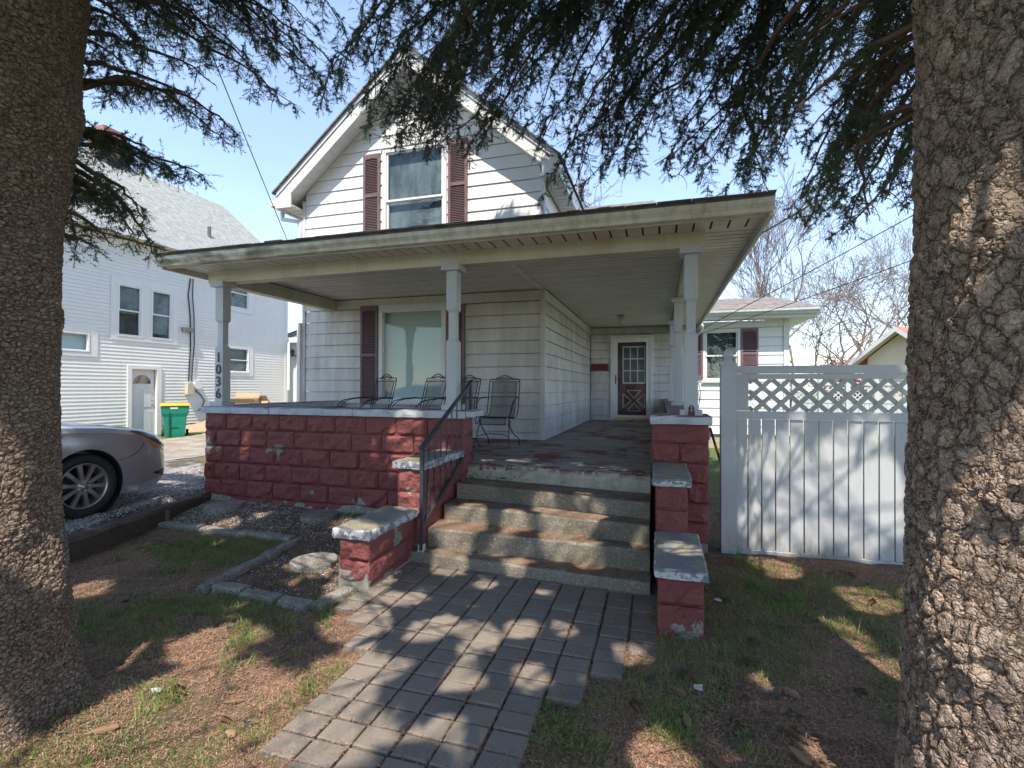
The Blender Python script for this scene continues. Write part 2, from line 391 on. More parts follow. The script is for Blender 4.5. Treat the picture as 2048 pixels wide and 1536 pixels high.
def m_blade():
    m = Mt('grass_blades'); c = m.mix(m.ramp(m.noise(6, 4), .35, .65), (.085, .17, .03), (.20, .31, .065))
    c = m.mix(m.ramp(m.noise(37, 3), .56, .64), c, (.27, .22, .12))
    mm = m.fin(c, .6); tr = m.n('BsdfTranslucent'); m.l(c, tr.inputs[0]); mx = m.n('MixShader'); mx.inputs[0].default_value = .3
    m.l(m.b.outputs[0], mx.inputs[1]); m.l(tr.outputs[0], mx.inputs[2]); m.l(mx.outputs[0], m.out.inputs[0]); return mm
M_BLADE = m_blade()
def m_litter():
    m = Mt('needle_litter'); c = m.mix(m.ramp(m.noise(60, 2), .3, .7), (.15, .072, .042), (.60, .36, .23)); return m.fin(c, .85)
M_LIT = m_litter()
def m_peb():
    m = Mt('pebbles'); c = m.mix(m.ramp(m.noise(33, 2), .35, .65), (.16, .15, .14), (.60, .57, .54)); return m.fin(c, .8)
M_PEB = m_peb()
def m_shingle(name, a, b, ax, rows):
    m = Mt(name); n = m.noise(6, 5, .6, (1, 1, 1)); x = m.xyz()
    fr = m.math('FRACT', m.math('MULTIPLY', x[2], rows)); v = m.vor(9, 'F1', (1, 1, rows/9), out=1)
    sp = m.n('SeparateColor'); m.l(v, sp.inputs[0])
    c = m.mix(m.math('ADD', m.math('MULTIPLY', sp.outputs[0], .7), m.math('MULTIPLY', n, .3)), a, b)
    c = m.mix(m.ramp(fr, .14, .0, 0, .75), c, tuple(q*.35 for q in a))
    return m.fin(c, .95, m.math('ADD', m.math('MULTIPLY', fr, -1.), m.noise(80, 3)), .01)
M_SHN = m_shingle('grey_green_shingles', (.20, .215, .20), (.36, .37, .345), 0, 9)
M_SHD = m_shingle('dark_shingles', (.10, .10, .105), (.24, .225, .21), 0, 9)
M_SHB = m_shingle('brown_shingles', (.13, .12, .112), (.30, .265, .24), 0, 12)
M_SHR = m_shingle('red_shingles', (.36, .13, .08), (.50, .22, .14), 0, 9)
def m_glass(name, tint=(.9, .95, .95), rf=.035):
    m = Mt(name); gl = m.n('BsdfGlossy'); gl.inputs['Roughness'].default_value = .012
    tr = m.n('BsdfTransparent'); tr.inputs[0].default_value = (*tint, 1); fr = m.n('LayerWeight'); fr.inputs[0].default_value = .5
    f = m.ramp(m.math('POWER', fr.outputs[1], 4), 0, 1, rf, .9); mx = m.n('MixShader'); m.l(f, mx.inputs[0]); m.l(tr.outputs[0], mx.inputs[1]); m.l(gl.outputs[0], mx.inputs[2])
    m.t.nodes.remove(m.b); m.l(mx.outputs[0], m.out.inputs[0])
    bp = m.n('Bump'); bp.inputs['Distance'].default_value = .003; m.l(m.noise(2.2, 2), bp.inputs['Height']); m.l(bp.outputs[0], gl.inputs['Normal'])
    return m.m
M_GLASS = m_glass('window_glass'); M_DGLASS = m_glass('tinted_glass', (.55, .6, .6))
def m_blind(name, col, pitch=.026, fold_light=0):
    m = Mt(name); x = m.xyz(); fr = m.math('FRACT', m.math('MULTIPLY', x[2], 1/pitch))
    c = m.mix(m.ramp(fr, .25, .0, 0, .6), col, tuple(q*.45 for q in col)); c = m.mix(m.math('MULTIPLY', m.ramp(m.noise(2.6, 4, .6, (1, 1, .35)), .42, .62), fold_light), c, tuple(min(1, q*4.5) for q in col)); return m.fin(c, .6, m.math('MULTIPLY', fr, -1), .01)  # pale noise patches: light on the folds painted into the blind colour
M_BLIND = m_blind('window_blind', (.76, .80, .77)); M_BLIND2 = m_blind('dim_blind', (.045, .05, .053), .035, .8)
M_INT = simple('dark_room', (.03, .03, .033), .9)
M_CURT = simple('grey_curtain', (.20, .22, .23), .9, sc=4, var=.3)
M_IRON = simple('black_wrought_iron', (.022, .024, .027), .42, .3, spec=.5)
def m_mesh():
    m = Mt('perforated_steel', True); x = m.xyz()
    def w_(a): return m.math('ABSOLUTE', m.math('SUBTRACT', m.math('FRACT', m.math('MULTIPLY', a, 1)), .5))
    u = m.math('MULTIPLY', m.math('ADD', x[0], m.math('MULTIPLY', x[2], .6)), 62); v = m.math('MULTIPLY', m.math('SUBTRACT', x[0], m.math('MULTIPLY', x[2], .6)), 62)
    hole = m.math('MULTIPLY', m.math('GREATER_THAN', m.ramp(w_(u), 0, .5), .26), m.math('GREATER_THAN', m.ramp(w_(v), 0, .5), .26))
    mm = m.fin((.035, .036, .038), .5, None, 0, .3); tr = m.n('BsdfTransparent'); mx = m.n('MixShader')
    m.l(hole, mx.inputs[0]); m.l(m.b.outputs[0], mx.inputs[1]); m.l(tr.outputs[0], mx.inputs[2]); m.l(mx.outputs[0], m.out.inputs[0]); return mm
M_MESH = m_mesh()
M_RAIL = simple('grey_blue_rail_paint', (.045, .06, .075), .38, .2)
M_BRACK = simple('peeling_bracket', (.5, .48, .42), .6)
def m_vin():
    m = Mt('vinyl_fence'); x = m.xyz(); c = m.mix(m.math('MULTIPLY', m.ramp(m.noise(2.2, 6, .6, (1, 1, .4)), .4, .75), .35), (.50, .515, .53), (.38, .39, .385))
    sp = m.math('MULTIPLY', m.ramp(x[2], .30, .02), m.ramp(m.noise(9, 7, .7, (1, 1, .5)), .36, .62)); c = m.mix(m.math('MULTIPLY', sp, .8), c, (.22, .18, .13))
    gr = m.math('MULTIPLY', m.ramp(m.noise(13, 6, .7, (1, 1, .25)), .56, .70), .35); c = m.mix(gr, c, (.30, .33, .25)); c = m.mix(m.ramp(m.noise(50, 3, .5, (1, 1, .12)), .70, .73, 0, .5), c, (.2, .2, .2))
    return m.fin(c, .5, m.noise(40, 3), .0006)
M_VIN = m_vin()
M_LATT = m_siding('weathered_lattice', (.47, .475, .45), (.26, .27, .21), .7)
def m_wood(name, a, b, sc=(1, 1, 1)):
    m = Mt(name); c = m.mix(m.ramp(m.noise(9, 7, .7, sc, .6), .3, .7), a, b); return m.fin(c, .9, m.noise(14, 7, .75, sc), .01)
M_TIMB = m_wood('old_timber', (.04, .030, .024), (.135, .105, .08), (7, .7, 7))
M_PLY = m_wood('plywood', (.30, .20, .12), (.50, .37, .25), (1, 1, 4))
M_CARD = simple('cardboard', (.42, .30, .18), .85, sc=5)
M_DOOR = simple('maroon_door_paint', (.17, .022, .038), .45)
M_WDOOR = simple('white_door_paint', (.62, .62, .64), .5, var=.05)
M_BRASS = simple('brass', (.60, .46, .20), .35, .8)
M_MAIL = simple('red_mailbox_paint', (.15, .013, .018), .45)
M_BLK = simple('black_paint', (.012, .012, .014), .4)
M_WHITE = simple('white_plastic', (.75, .75, .74), .5, var=.05)
M_CHROME = simple('chrome', (.6, .6, .62), .2, 1)
M_BLOCK = simple('foundation_block', (.42, .37, .27), .9, sc=7, bump=.003)
def m_brick():
    m = Mt('chimney_brick'); b = m.n('TexBrick'); b.inputs['Scale'].default_value = 4.5
    b.inputs['Color1'].default_value = (.28, .10, .065, 1); b.inputs['Color2'].default_value = (.36, .15, .10, 1); b.inputs['Mortar'].default_value = (.3, .27, .24, 1)
    m.l(m.vec((1, 1, 1), (PI/2, 0, 0)), b.inputs[0]); return m.fin(b.outputs[0], .9)
M_BRICK = m_brick()
M_CREAM = m_siding('cream_siding', (.80, .64, .49), (.4, .34, .25), .2)

# ================================================================ GROUND
def timber_x(y): return -5.17 - (np.asarray(y, float) - 3.2) * .255        # edge of the raised gravel drive
def gh(x, y):
    x = np.asarray(x, float); y = np.asarray(y, float)
    left = sstep(0.06, -0.06, x - (timber_x(y) - .16)) * sstep(0.2, 1.6, y) * .185
    left = left * (1 - .7*sstep(-8.4, -10.5, x))
    wall = .12 * sstep(3.6, 5.0, y) * sstep(-2.3, -2.7, x) * sstep(-6.0, -5.6, x)
    wall = wall + .06 * sstep(4.6, 5.4, y) * sstep(-.2, .4, x)
    paved = sstep(-2.3, -2.0, x) * (1 - sstep(-.35, .05, x))
    b = (vnoise(x*1.3, y*1.3, 1) - .5) * .045 + (vnoise(x*5, y*5, 2) - .5) * .022 + (vnoise(x*14, y*14, 5) - .5) * .012
    near = sstep(14, 7, np.hypot(x, y - 3))
    h = left + wall + b * near * (1 - .9*paved) * (1 - .5*sstep(.1, .15, left)) + .05*sstep(9, 12, y)
    return h - .012 - .03*paved*sstep(0, 1, y)
def grid_axis(lo, hi, a, b, fine, n):
    f_ = np.arange(a, b + 1e-6, fine)
    l_ = a - np.geomspace(fine*2, a - lo, n)[::-1]; r_ = b + np.geomspace(fine*2, hi - b, n)
    return np.concatenate([l_, f_, r_])
gx = grid_axis(-180, 180, -7.5, 3.2, .05, 26); gy = grid_axis(-120, 220, 0.6, 6.2, .05, 26)
GX, GY = np.meshgrid(gx, gy); V = np.stack([GX, GY, gh(GX, GY)], -1).reshape(-1, 3)
ny, nx = GX.shape; idx = np.arange(nx*ny).reshape(ny, nx)
Fq = np.stack([idx[:-1, :-1], idx[:-1, 1:], idx[1:, 1:], idx[1:, :-1]], -1).reshape(-1, 4)
raw('ground', V, Fq, M_GRD, kind='structure', smooth=True)
def patch(name, x0, x1, y0, y1, st, mask, dz, mat):
    X, Y = np.meshgrid(np.arange(x0, x1+st/2, st), np.arange(y0, y1+st/2, st))
    V = np.stack([X, Y, gh(X, Y) + dz], -1).reshape(-1, 3); ny, nx = X.shape; idx = np.arange(nx*ny).reshape(ny, nx)
    Fq = np.stack([idx[:-1, :-1], idx[:-1, 1:], idx[1:, 1:], idx[1:, :-1]], -1).reshape(-1, 4)
    c = V[Fq].mean(1); k = mask(c[:, 0], c[:, 1]); Fq = Fq[k]
    return raw(name, V, Fq, mat, kind='structure', smooth=True)
patch('gravel_drive', -9.2, -5.1, 1.0, 9.0, .05, lambda x, y: (x < timber_x(y) - .05) & (vnoise(x*2, y*2, 4) + (y-6.2)*.4 < .9), .008, M_GRAV)
patch('gravel_lane', -14.3, -8.3, -6, 24, .12, lambda x, y: (x < -8.9 + (vnoise(y*1.1, x, 3)-.5)*.8) & (x > -13.55 + (vnoise(y*.9, x, 8)-.5)*.5), .01, M_LANE)
BED = [(-5.25, 4.15), (-3.45, 4.06), (-3.40, 2.98), (-2.36, 2.96), (-2.36, 5.06), (-5.62, 5.06)]
def in_bed(x, y):
    x = np.asarray(x); y = np.asarray(y)
    return ((y > 4.12 - .04*(x+5.25)/1.8) & (x > timber_x(y) + .14) & (x < -2.36) & (y < 5.06)) | ((x > -3.40) & (x < -2.36) & (y > 3.05 + (vnoise(x*6, y*6, 2)-.5)*.1) & (y < 5.06))
patch('planting_bed', -5.9, -2.3, 2.9, 5.1, .04, in_bed, .007, M_BED)
patch('street', -60, 60, -16, -9, 1.0, lambda x, y: x < 1e9, .02, simple('asphalt', (.055, .055, .058), .9))

# ---- paver walk: every paver its own object
walk = raw('paver_walk', [(-2.05,1.2,-.034),(-.05,1.2,-.034),(-.05,4.0,-.034),(-2.3,4.0,-.034)], [(0,1,2,3)], M_GRD, kind='structure')
PW, PH = .1855, .1425
pm = MB().cbox(-PW/2+.007, PW/2-.007, -PH/2+.007, PH/2-.007, -.04, 0, .006); pmesh = None
def walk_lim(y):
    lo = -2.12 if y > 3.05 else (-2.06 if y > 2.84 else (-1.88 if y > 2.56 else (-1.70 if y > 2.42 else (-1.60 if y > 1.80 else -1.45))))
    hi = -.02 if y > 3.06 else (-.19 if y > 2.80 else (-.37 if y > 2.50 else (-.56 if y > 1.95 else -.45)))
    return lo, hi
for j in range(-1, 19):
    y = 1.39 + j*PH
    lo, hi = walk_lim(y)
    k0 = math.floor((lo + .93)/PW); k1 = math.ceil((hi + .93)/PW)
    for k in range(k0, k1 + 1):
        x = -.93 + (k + .5)*PW
        if x - PW*.45 < lo - .10 or x + PW*.3 > hi: continue
        if pmesh is None:
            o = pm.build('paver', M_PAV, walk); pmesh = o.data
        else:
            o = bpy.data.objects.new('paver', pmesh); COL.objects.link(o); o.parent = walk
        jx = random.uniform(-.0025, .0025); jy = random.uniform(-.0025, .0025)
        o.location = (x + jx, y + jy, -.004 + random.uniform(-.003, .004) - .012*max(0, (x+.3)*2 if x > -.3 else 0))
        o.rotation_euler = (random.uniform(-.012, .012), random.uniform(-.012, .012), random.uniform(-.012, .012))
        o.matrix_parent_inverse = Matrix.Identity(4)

# ================================================================ STEPS AND PORCH FLOOR
ZS = [0, .088, .262, .413, .565]
NL = [(-2.21, 4.03), (-2.07, 4.20), (-2.04, 4.50), (-2.03, 4.79)]
NR = [(-.07, 3.89), (-.075, 4.13), (-.08, 4.285), (-.08, 4.50)]
st = thing('concrete_steps', 'worn pebbly concrete steps climbing from the paver walk to the porch', 'steps', (-1.07, 4.2, 0))
def rough_slab(xl, yl, xr, yr, yb, z0, z1, bow, n=26):
    """front-rounded tread with an uneven nosing"""
    m = MB(); prof = [(0.004, z0), (0.0, z0 + (z1-z0)*.5), (.001, z1-.02), (.007, z1-.007), (.02, z1), (None, z1)]
    rows = []
    for i in range(n + 1):
        t = i/n; x = xl + (xr-xl)*t; y = yl + (yr-yl)*t + (vnoise(x*3, z1*9, 3)-.5)*.02; dz = (vnoise(x*2.3, z1*5, 9)-.5)*.012
        rows.append([(x, (yb if a is None else y + a + (vnoise(x*15, zz*22, 6)-.5)*.009), zz + (dz if zz > z0 + .01 else 0)) for a, zz in prof])
    k = len(prof); vs = [p for r in rows for p in r]
    fs = [(i*k+j, (i+1)*k+j, (i+1)*k+j+1, i*k+j+1) for i in range(n) for j in range(k-1)]
    for r in (0, n): fs.append(tuple(r*k+j for j in range(k)))
    return m.add(vs, fs)
for i in range(4):
    rough_slab(NL[i][0], NL[i][1], NR[i][0], NR[i][1], 5.1, ZS[i] - (.06 if i == 0 else .02), ZS[i+1], 0).build('step', M_STEP, st, smooth=False)
# porch floor
pf = bpy.data.objects.new('porch_floor', None); COL.objects.link(pf); pf['kind'] = 'structure'
MB().hexa([(-5.55,5.25,.60),(-2.155,5.152,.60),(-2.155,13,.60),(-5.55,13,.60),(-5.55,5.25,.728),(-2.155,5.152,.728),(-2.155,13,.728),(-5.55,13,.728)]).build('floor_slab', M_SLAB, pf)
MB().hexa([(-2.155,5.15,.60),(-.08,4.875,.60),(-.08,13,.60),(-2.155,13,.60),(-2.155,5.15,.728),(-.08,4.875,.728),(-.08,13,.728),(-2.155,13,.728)]).build('floor_slab', M_SLAB, pf)
rough_slab(-2.16, 5.12, -.082, 4.84, 5.2, .572, .7305, 0).build('floor_edge', M_SLABF, pf)
MB().box(-.08, .16, 5.3, 13, .60, .727).build('floor_slab', M_SLAB, pf)
# a thin cracked mortar strip under the slab edge
MB().hexa([(-2.14,5.135,.56),(-.085,4.868,.56),(-.085,5.2,.56),(-2.14,5.2,.56),(-2.14,5.135,.576),(-.085,4.868,.576),(-.085,5.2,.576),(-2.14,5.2,.576)]).build('mortar_strip', M_SLABF, pf)

# ================================================================ ROCK-FACED BLOCK WALLS
def rock_block(x0, x1, z0, z1, yf, yb, name, parent, side=0, seed=0, amp=.036):
    """one rock-faced block: front face (towards -Y) humped and broken; side=+1/-1 also breaks the end face"""
    r = random.Random(seed); g = .004; x0 += g; x1 -= g; z0 += g*.8; z1 -= g*.8; nx_, nz_ = 6, 4; m = MB(); vs = []; fs = []
    for j in range(nz_+1):
        for i in range(nx_+1):
            u = i/nx_; v = j/nz_; e = min(u, 1-u)*nx_; e2 = min(v, 1-v)*nz_
            edge = (e < .5) or (e2 < .5)
            d = -r.uniform(.1, .55)*amp*.25 if edge else -amp*(.65 + r.uniform(-.45, .45))
            ju = 0 if (i in (0, nx_)) else r.uniform(-.25, .25)/nx_; jv = 0 if (j in (0, nz_)) else r.uniform(-.2, .2)/nz_
            if i == 1: ju -= .5/nx_
            if i == nx_-1: ju += .5/nx_
            if j == 1: jv -= .4/nz_
            if j == nz_-1: jv += .4/nz_
            vs.append((x0+(x1-x0)*(u+ju), yf + d, z0+(z1-z0)*(v+jv)))
    for j in range(nz_):
        for i in range(nx_): a = j*(nx_+1)+i; fs.append((a, a+1, a+nx_+2, a+nx_+1))
    b = len(vs); vs += [(x0, yb, z0), (x1, yb, z0), (x1, yb, z1), (x0, yb, z1)]
    bot = [i for i in range(nx_+1)]; top = [nz_*(nx_+1)+i for i in range(nx_+1)]
    lf = [j*(nx_+1) for j in range(nz_+1)]; rt = [j*(nx_+1)+nx_ for j in range(nz_+1)]
    if side:                                                    # broken end face
        xe = x1 if side > 0 else x0; col = rt if side > 0 else lf; nn = 4; cols = [col]
        for k in range(1, nn):
            c = []
            for j in range(nz_+1):
                v = j/nz_; ed = (j in (0, nz_)); vs.append((xe + side*(0 if ed else amp*.6*r.uniform(.4, 1.3)), yf + (yb-yf)*k/nn, z0+(z1-z0)*v)); c.append(len(vs)-1)
            cols.append(c)
        ends = []
        for j in range(nz_+1):
            vs.append((xe, yb, z0+(z1-z0)*j/nz_)); ends.append(len(vs)-1)
        cols.append(ends)
        for k in range(nn):
            for j in range(nz_): fs.append((cols[k][j], cols[k+1][j], cols[k+1][j+1], cols[k][j+1]))
        if side > 0: b1, b2 = ends[0], ends[-1]; fs.append(tuple(lf + [b+3, b])); 
        else: b1, b2 = ends[0], ends[-1]; fs.append(tuple(rt + [b+2, b+1]))
        if side > 0: fs += [tuple(bot + [c[0] for c in cols[1:]] + [b]), tuple(top + [c[-1] for c in cols[1:]] + [b+3])]
        else: fs += [tuple([c[0] for c in cols[1:]][::-1] + bot + [b+1]), tuple([c[-1] for c in cols[1:]][::-1] + top + [b+2])]
    else:
        fs += [tuple(bot + [b+1, b]), tuple(top + [b+2, b+3]), tuple(lf + [b+3, b]), tuple(rt + [b+2, b+1]), (b, b+1, b+2, b+3)]
    return m.add(vs, fs).build(name, M_RED, parent)
def rough_cap(x0, x1, y0, y1, z0, z1, mat, parent, seed=0, amp=.008, name='cap_stone'):
    r = random.Random(seed); m = MB(); vs = []; fs = []
    nx_ = max(4, int((x1-x0)/.07)); ny_ = max(4, int((y1-y0)/.07))
    ring = []
    per = [(x0+(x1-x0)*i/nx_, y0) for i in range(nx_)] + [(x1, y0+(y1-y0)*i/ny_) for i in range(ny_)] + [(x1-(x1-x0)*i/nx_, y1) for i in range(nx_)] + [(x0, y1-(y1-y0)*i/ny_) for i in range(ny_)]
    cx, cy = (x0+x1)/2, (y0+y1)/2; n = len(per)
    for (zz, ins, a) in ((z0, .004, amp), (z0+.35*(z1-z0), 0, amp*.6), (z1-.012, 0, amp*.7), (z1, .012, amp)):
        for (x, y) in per:
            dx = -ins if x > cx else ins; dy = -ins if y > cy else ins
            vs.append((x + dx + r.uniform(-a, a)*.7, y + dy + r.uniform(-a, a)*.7, zz + r.uniform(-a, a)*.5))
    for k in range(3):
        for i in range(n): fs.append((k*n+i, k*n+(i+1) % n, (k+1)*n+(i+1) % n, (k+1)*n+i))
    fs += [tuple(range(n))[::-1], tuple(3*n+i for i in range(n))]
    return m.add(vs, fs).build(name, mat, parent)

pw = thing('porch_wall', 'red painted rock-faced block wall along the front of the porch under a grey ledge', 'wall', (-3.8, 5.1, 0))
YF = 5.03; zt = 1.228; ch = .2105
offs = [.34, .13, .30, .10, .27, .18]; LEN = .405
for r_ in range(6):
    z1 = zt - r_*ch; z0 = z1 - ch
    xs = [-5.66]; x = -5.66 + (offs[r_] if r_ % 2 == 0 else offs[r_] + .05)
    while x < -2.2: xs.append(x); x += LEN*random.choice([1, 1, 1, 1.03, .97])
    if -2.04 - xs[-1] < .12: xs.pop()
    xs.append(-2.045)
    for i in range(len(xs)-1):
        rock_block(xs[i], xs[i+1], z0, z1, YF + random.uniform(-.003, .003), YF+.24, 'block', pw, 1 if i == len(xs)-2 else (-1 if i == 0 else 0), seed=r_*50+i)
MB().box(-5.655, -2.05, YF+.012, YF+.23, -.05, 1.225).build('mortar', M_RED, pw)
def ragged_foot():
    m = MB(); xs = np.linspace(-5.68, -2.38, 60); top = .10 + .10*vnoise(xs*3.1, xs*0, 5) + .05*vnoise(xs*11, xs*0, 2) - .03*(xs > -4.6)
    vs = []; fs = []
    for i, x in enumerate(xs):
        o_ = .012*vnoise(x*9, 0, 4); vs += [(x, YF-.045-o_, -.05), (x, YF-.040-o_, top[i]*.6), (x, YF-.012, top[i]), (x, YF+.1, top[i])]
    for i in range(len(xs)-1):
        for j in range(3): a = i*4+j; fs.append((a, a+4, a+5, a+1))
    return m.add(vs, fs)
ragged_foot().build('rough_footing', simple('crumbling_mortar', (.36, .335, .28), .95, sc=22, var=.45, bump=.012), pw)
# return wall at the left side, behind the post
for r_ in range(6):
    z1 = zt - r_*ch; y = YF + .25; k = 0
    while y < 7.6:
        y2 = min(y + .4, 7.62); MB().cbox(-5.645, -5.42, y+.004, y2-.004, z1-ch+.003, z1-.003, .004).build('block', M_RED, pw); y = y2; k += 1
# ledge (grey cap) in pieces
led = [(-5.69, -4.62), (-4.615, -3.42), (-3.415, -2.015)]
for i, (a, b) in enumerate(led): rough_cap(a, b-.004, 4.98, 5.33, 1.230, 1.316, M_LEDGE, pw, seed=40+i, amp=.004, name='ledge')
rough_cap(-5.70, -5.40, 5.34, 7.62, 1.236, 1.325, M_LEDGE, pw, seed=47, amp=.004, name='ledge')
rough_cap(-2.010, -1.955, 4.99, 5.38, 1.245, 1.312, M_LEDGE, pw, seed=49, amp=.002, name='ledge')

def pier(name, label, cols, rows, x0, x1, y0, y1, z0, z1, cap, capmat, grp=None, side=1, seed=0, split=()):
    t = thing(name, label, 'pier', ((x0+x1)/2, (y0+y1)/2, 0), group=grp)
    h = (z1-z0)/rows
    for r_ in range(rows):
        a, b = z1-(r_+1)*h, z1-r_*h
        if r_ in split: xm = x0 + (x1-x0)*.5; rock_block(x0, xm, a, b, y0, y1, 'block', t, -1, seed+r_*3); rock_block(xm, x1, a, b, y0, y1, 'block', t, 1, seed+r_*3+1)
        else:
            rock_block(x0, x1, a, b, y0, y1, 'block', t, side, seed+r_*3, amp=.026)
    MB().box(x0+.012, x1-.012, y0+.012, y1-.01, z0-.06, z1-.004).build('core', M_RED, t)
    rough_cap(*cap, capmat, t, seed=seed)
    return t
pier('stair_pier', 'lowest cheek pier left of the steps, yellow-grey worn cap, bare concrete foot', 1, 2, -2.425, -2.150, 3.37, 4.10, .04, .382, (-2.47, -2.125, 3.33, 4.115, .384, .460), M_CAP, 'stepped red piers beside the steps', 1, 70)
MB().hexa([(-2.43,3.366,-.06),(-2.16,3.366,-.06),(-2.16,4.1,-.06),(-2.43,4.1,-.06),(-2.42,3.352,.13),(-2.165,3.352,.118),(-2.165,4.1,.11),(-2.42,4.1,.12)]).build('footing', simple('bare_footing', (.38, .36, .30), .95, sc=15, var=.3, bump=.006), bpy.data.objects['stair_pier'])
p2 = pier('stair_pier', 'middle pier left of the steps, peeling grey cap behind the railing', 1, 2, -2.345, -2.075, 4.13, 5.00, .38, .812, (-2.375, -2.045, 4.09, 5.02, .814, .885), M_CAP, 'stepped red piers beside the steps', 1, 90)
MB().box(-2.34, -2.08, 4.14, 5.0, -.05, .378).build('core', M_RED, p2)
p3 = pier('stair_pier', 'lowest red pier right of the steps with sloping grey peeling slab on top', 1, 2, -.015, .268, 3.29, 4.10, .02, .372, (-.035, .292, 3.245, 4.12, .374, .432), M_CAP, 'stepped red piers beside the steps', 1, 110)
p4 = pier('stair_pier', 'middle red pier right of the steps between the tall pier and the lowest one', 1, 2, -.035, .215, 4.13, 4.97, .40, .788, (-.058, .245, 4.085, 4.99, .790, .850), M_CAP, 'stepped red piers beside the steps', 1, 130)
MB().box(-.03, .21, 4.14, 4.97, -.05, .398).build('core', M_RED, p4)
p5 = pier('porch_pier', 'tall red block pier right of the steps carrying the right front post', 1, 6, -.075, .450, 5.02, 5.42, .09, 1.218, (-.09, .475, 4.97, 5.45, 1.220, 1.302), M_LEDGE, None, 1, 150, split=(1, 3))
MB().box(-.07, .44, 5.02, 5.4, -.06, .088).build('footing', simple('grey_footing', (.33, .31, .27), .95, sc=15, var=.3, bump=.006), p5)
# low side wall of the porch, right
sw = thing('side_wall', 'low red block wall along the right side of the porch behind the tall pier', 'wall', (.3, 9, 0))
for r_ in range(6):
    y = 5.44; z1 = 1.228 - r_*ch
    while y < 12.95:
        y2 = min(y+.42, 12.97); MB().cbox(.13, .40, y+.004, y2-.004, z1-ch+.003, z1-.003, .004).build('block', M_RED, sw); y = y2
rough_cap(.10, .43, 5.46, 12.97, 1.232, 1.302, M_LEDGE, sw, seed=61, amp=.003, name='ledge')

# ================================================================ THE HOUSE
YW, XL, XR, YD = 7.668, -6.325, -1.757, 13.0
house = thing('house', 'white sided gabled house with covered front porch and maroon shutters', 'house', (-4, 9, 0))
def fy(Y): return lambda u, o_, z: (u, Y - o_, z)             # wall facing -Y
def fx(X): return lambda u, o_, z: (X + o_, u, z)             # wall facing +X
def board(fr, a0, a1, b0, b1, z0, z1, mat, parent, name='siding_board', ob=.021, ot=.005):
    if a1 - a0 < .02 and b1 - b0 < .02: return
    MB().hexa([fr(a0,-.012,z0), fr(a1,-.012,z0), fr(a1,ob,z0), fr(a0,ob,z0), fr(b0,-.012,z1-.008), fr(b1,-.012,z1-.008), fr(b1,ot,z1-.008), fr(b0,ot,z1-.008)]).build(name, mat, parent)
def siding(fr, u0, u1, zs, mat, parent, holes=(), lim=None, join=None):
    for k in range(len(zs)-1):
        z0, z1 = zs[k], zs[k+1]; segs = [(u0, u1, z0, z1)]
        for (h0, h1, g0, g1) in holes:
            new = []
            for (a, b, c, d) in segs:
                if h1 <= a or h0 >= b or g1 <= c or g0 >= d: new.append((a, b, c, d)); continue
                if h0 > a: new.append((a, h0, c, d))
                if h1 < b: new.append((h1, b, c, d))
                if g0 > c + .015: new.append((max(a,h0), min(b,h1), c, g0))
                if g1 < d - .015: new.append((max(a,h0), min(b,h1), g1, d))
            segs = new
        for (a, b, c, d) in segs:
            if lim:
                l0, r0 = lim(c); l1, r1 = lim(d); a0, a1, b0, b1 = max(a,l0), min(b,r0), max(a,l1), min(b,r1)
                if a1 <= a0 and b1 <= b0: continue
                if b1 < b0: mid = (b0+b1)/2; b0 = b1 = mid
                if a1 < a0: continue
            else: a0, a1, b0, b1 = a, b, a, b
            if join is not None:
                join.hexa([fr(a0,-.012,c), fr(a1,-.012,c), fr(a1,.018,c), fr(a0,.018,c), fr(b0,-.012,d), fr(b1,-.012,d), fr(b1,.003,d), fr(b0,.003,d)])
            else: board(fr, a0, a1, b0, b1, c, d, mat, parent)
def bx(mb, fr, u0, u1, o0, o1, z0, z1):
    mb.hexa([fr(u0,o0,z0), fr(u1,o0,z0), fr(u1,o1,z0), fr(u0,o1,z0), fr(u0,o0,z1), fr(u1,o0,z1), fr(u1,o1,z1), fr(u0,o1,z1)])
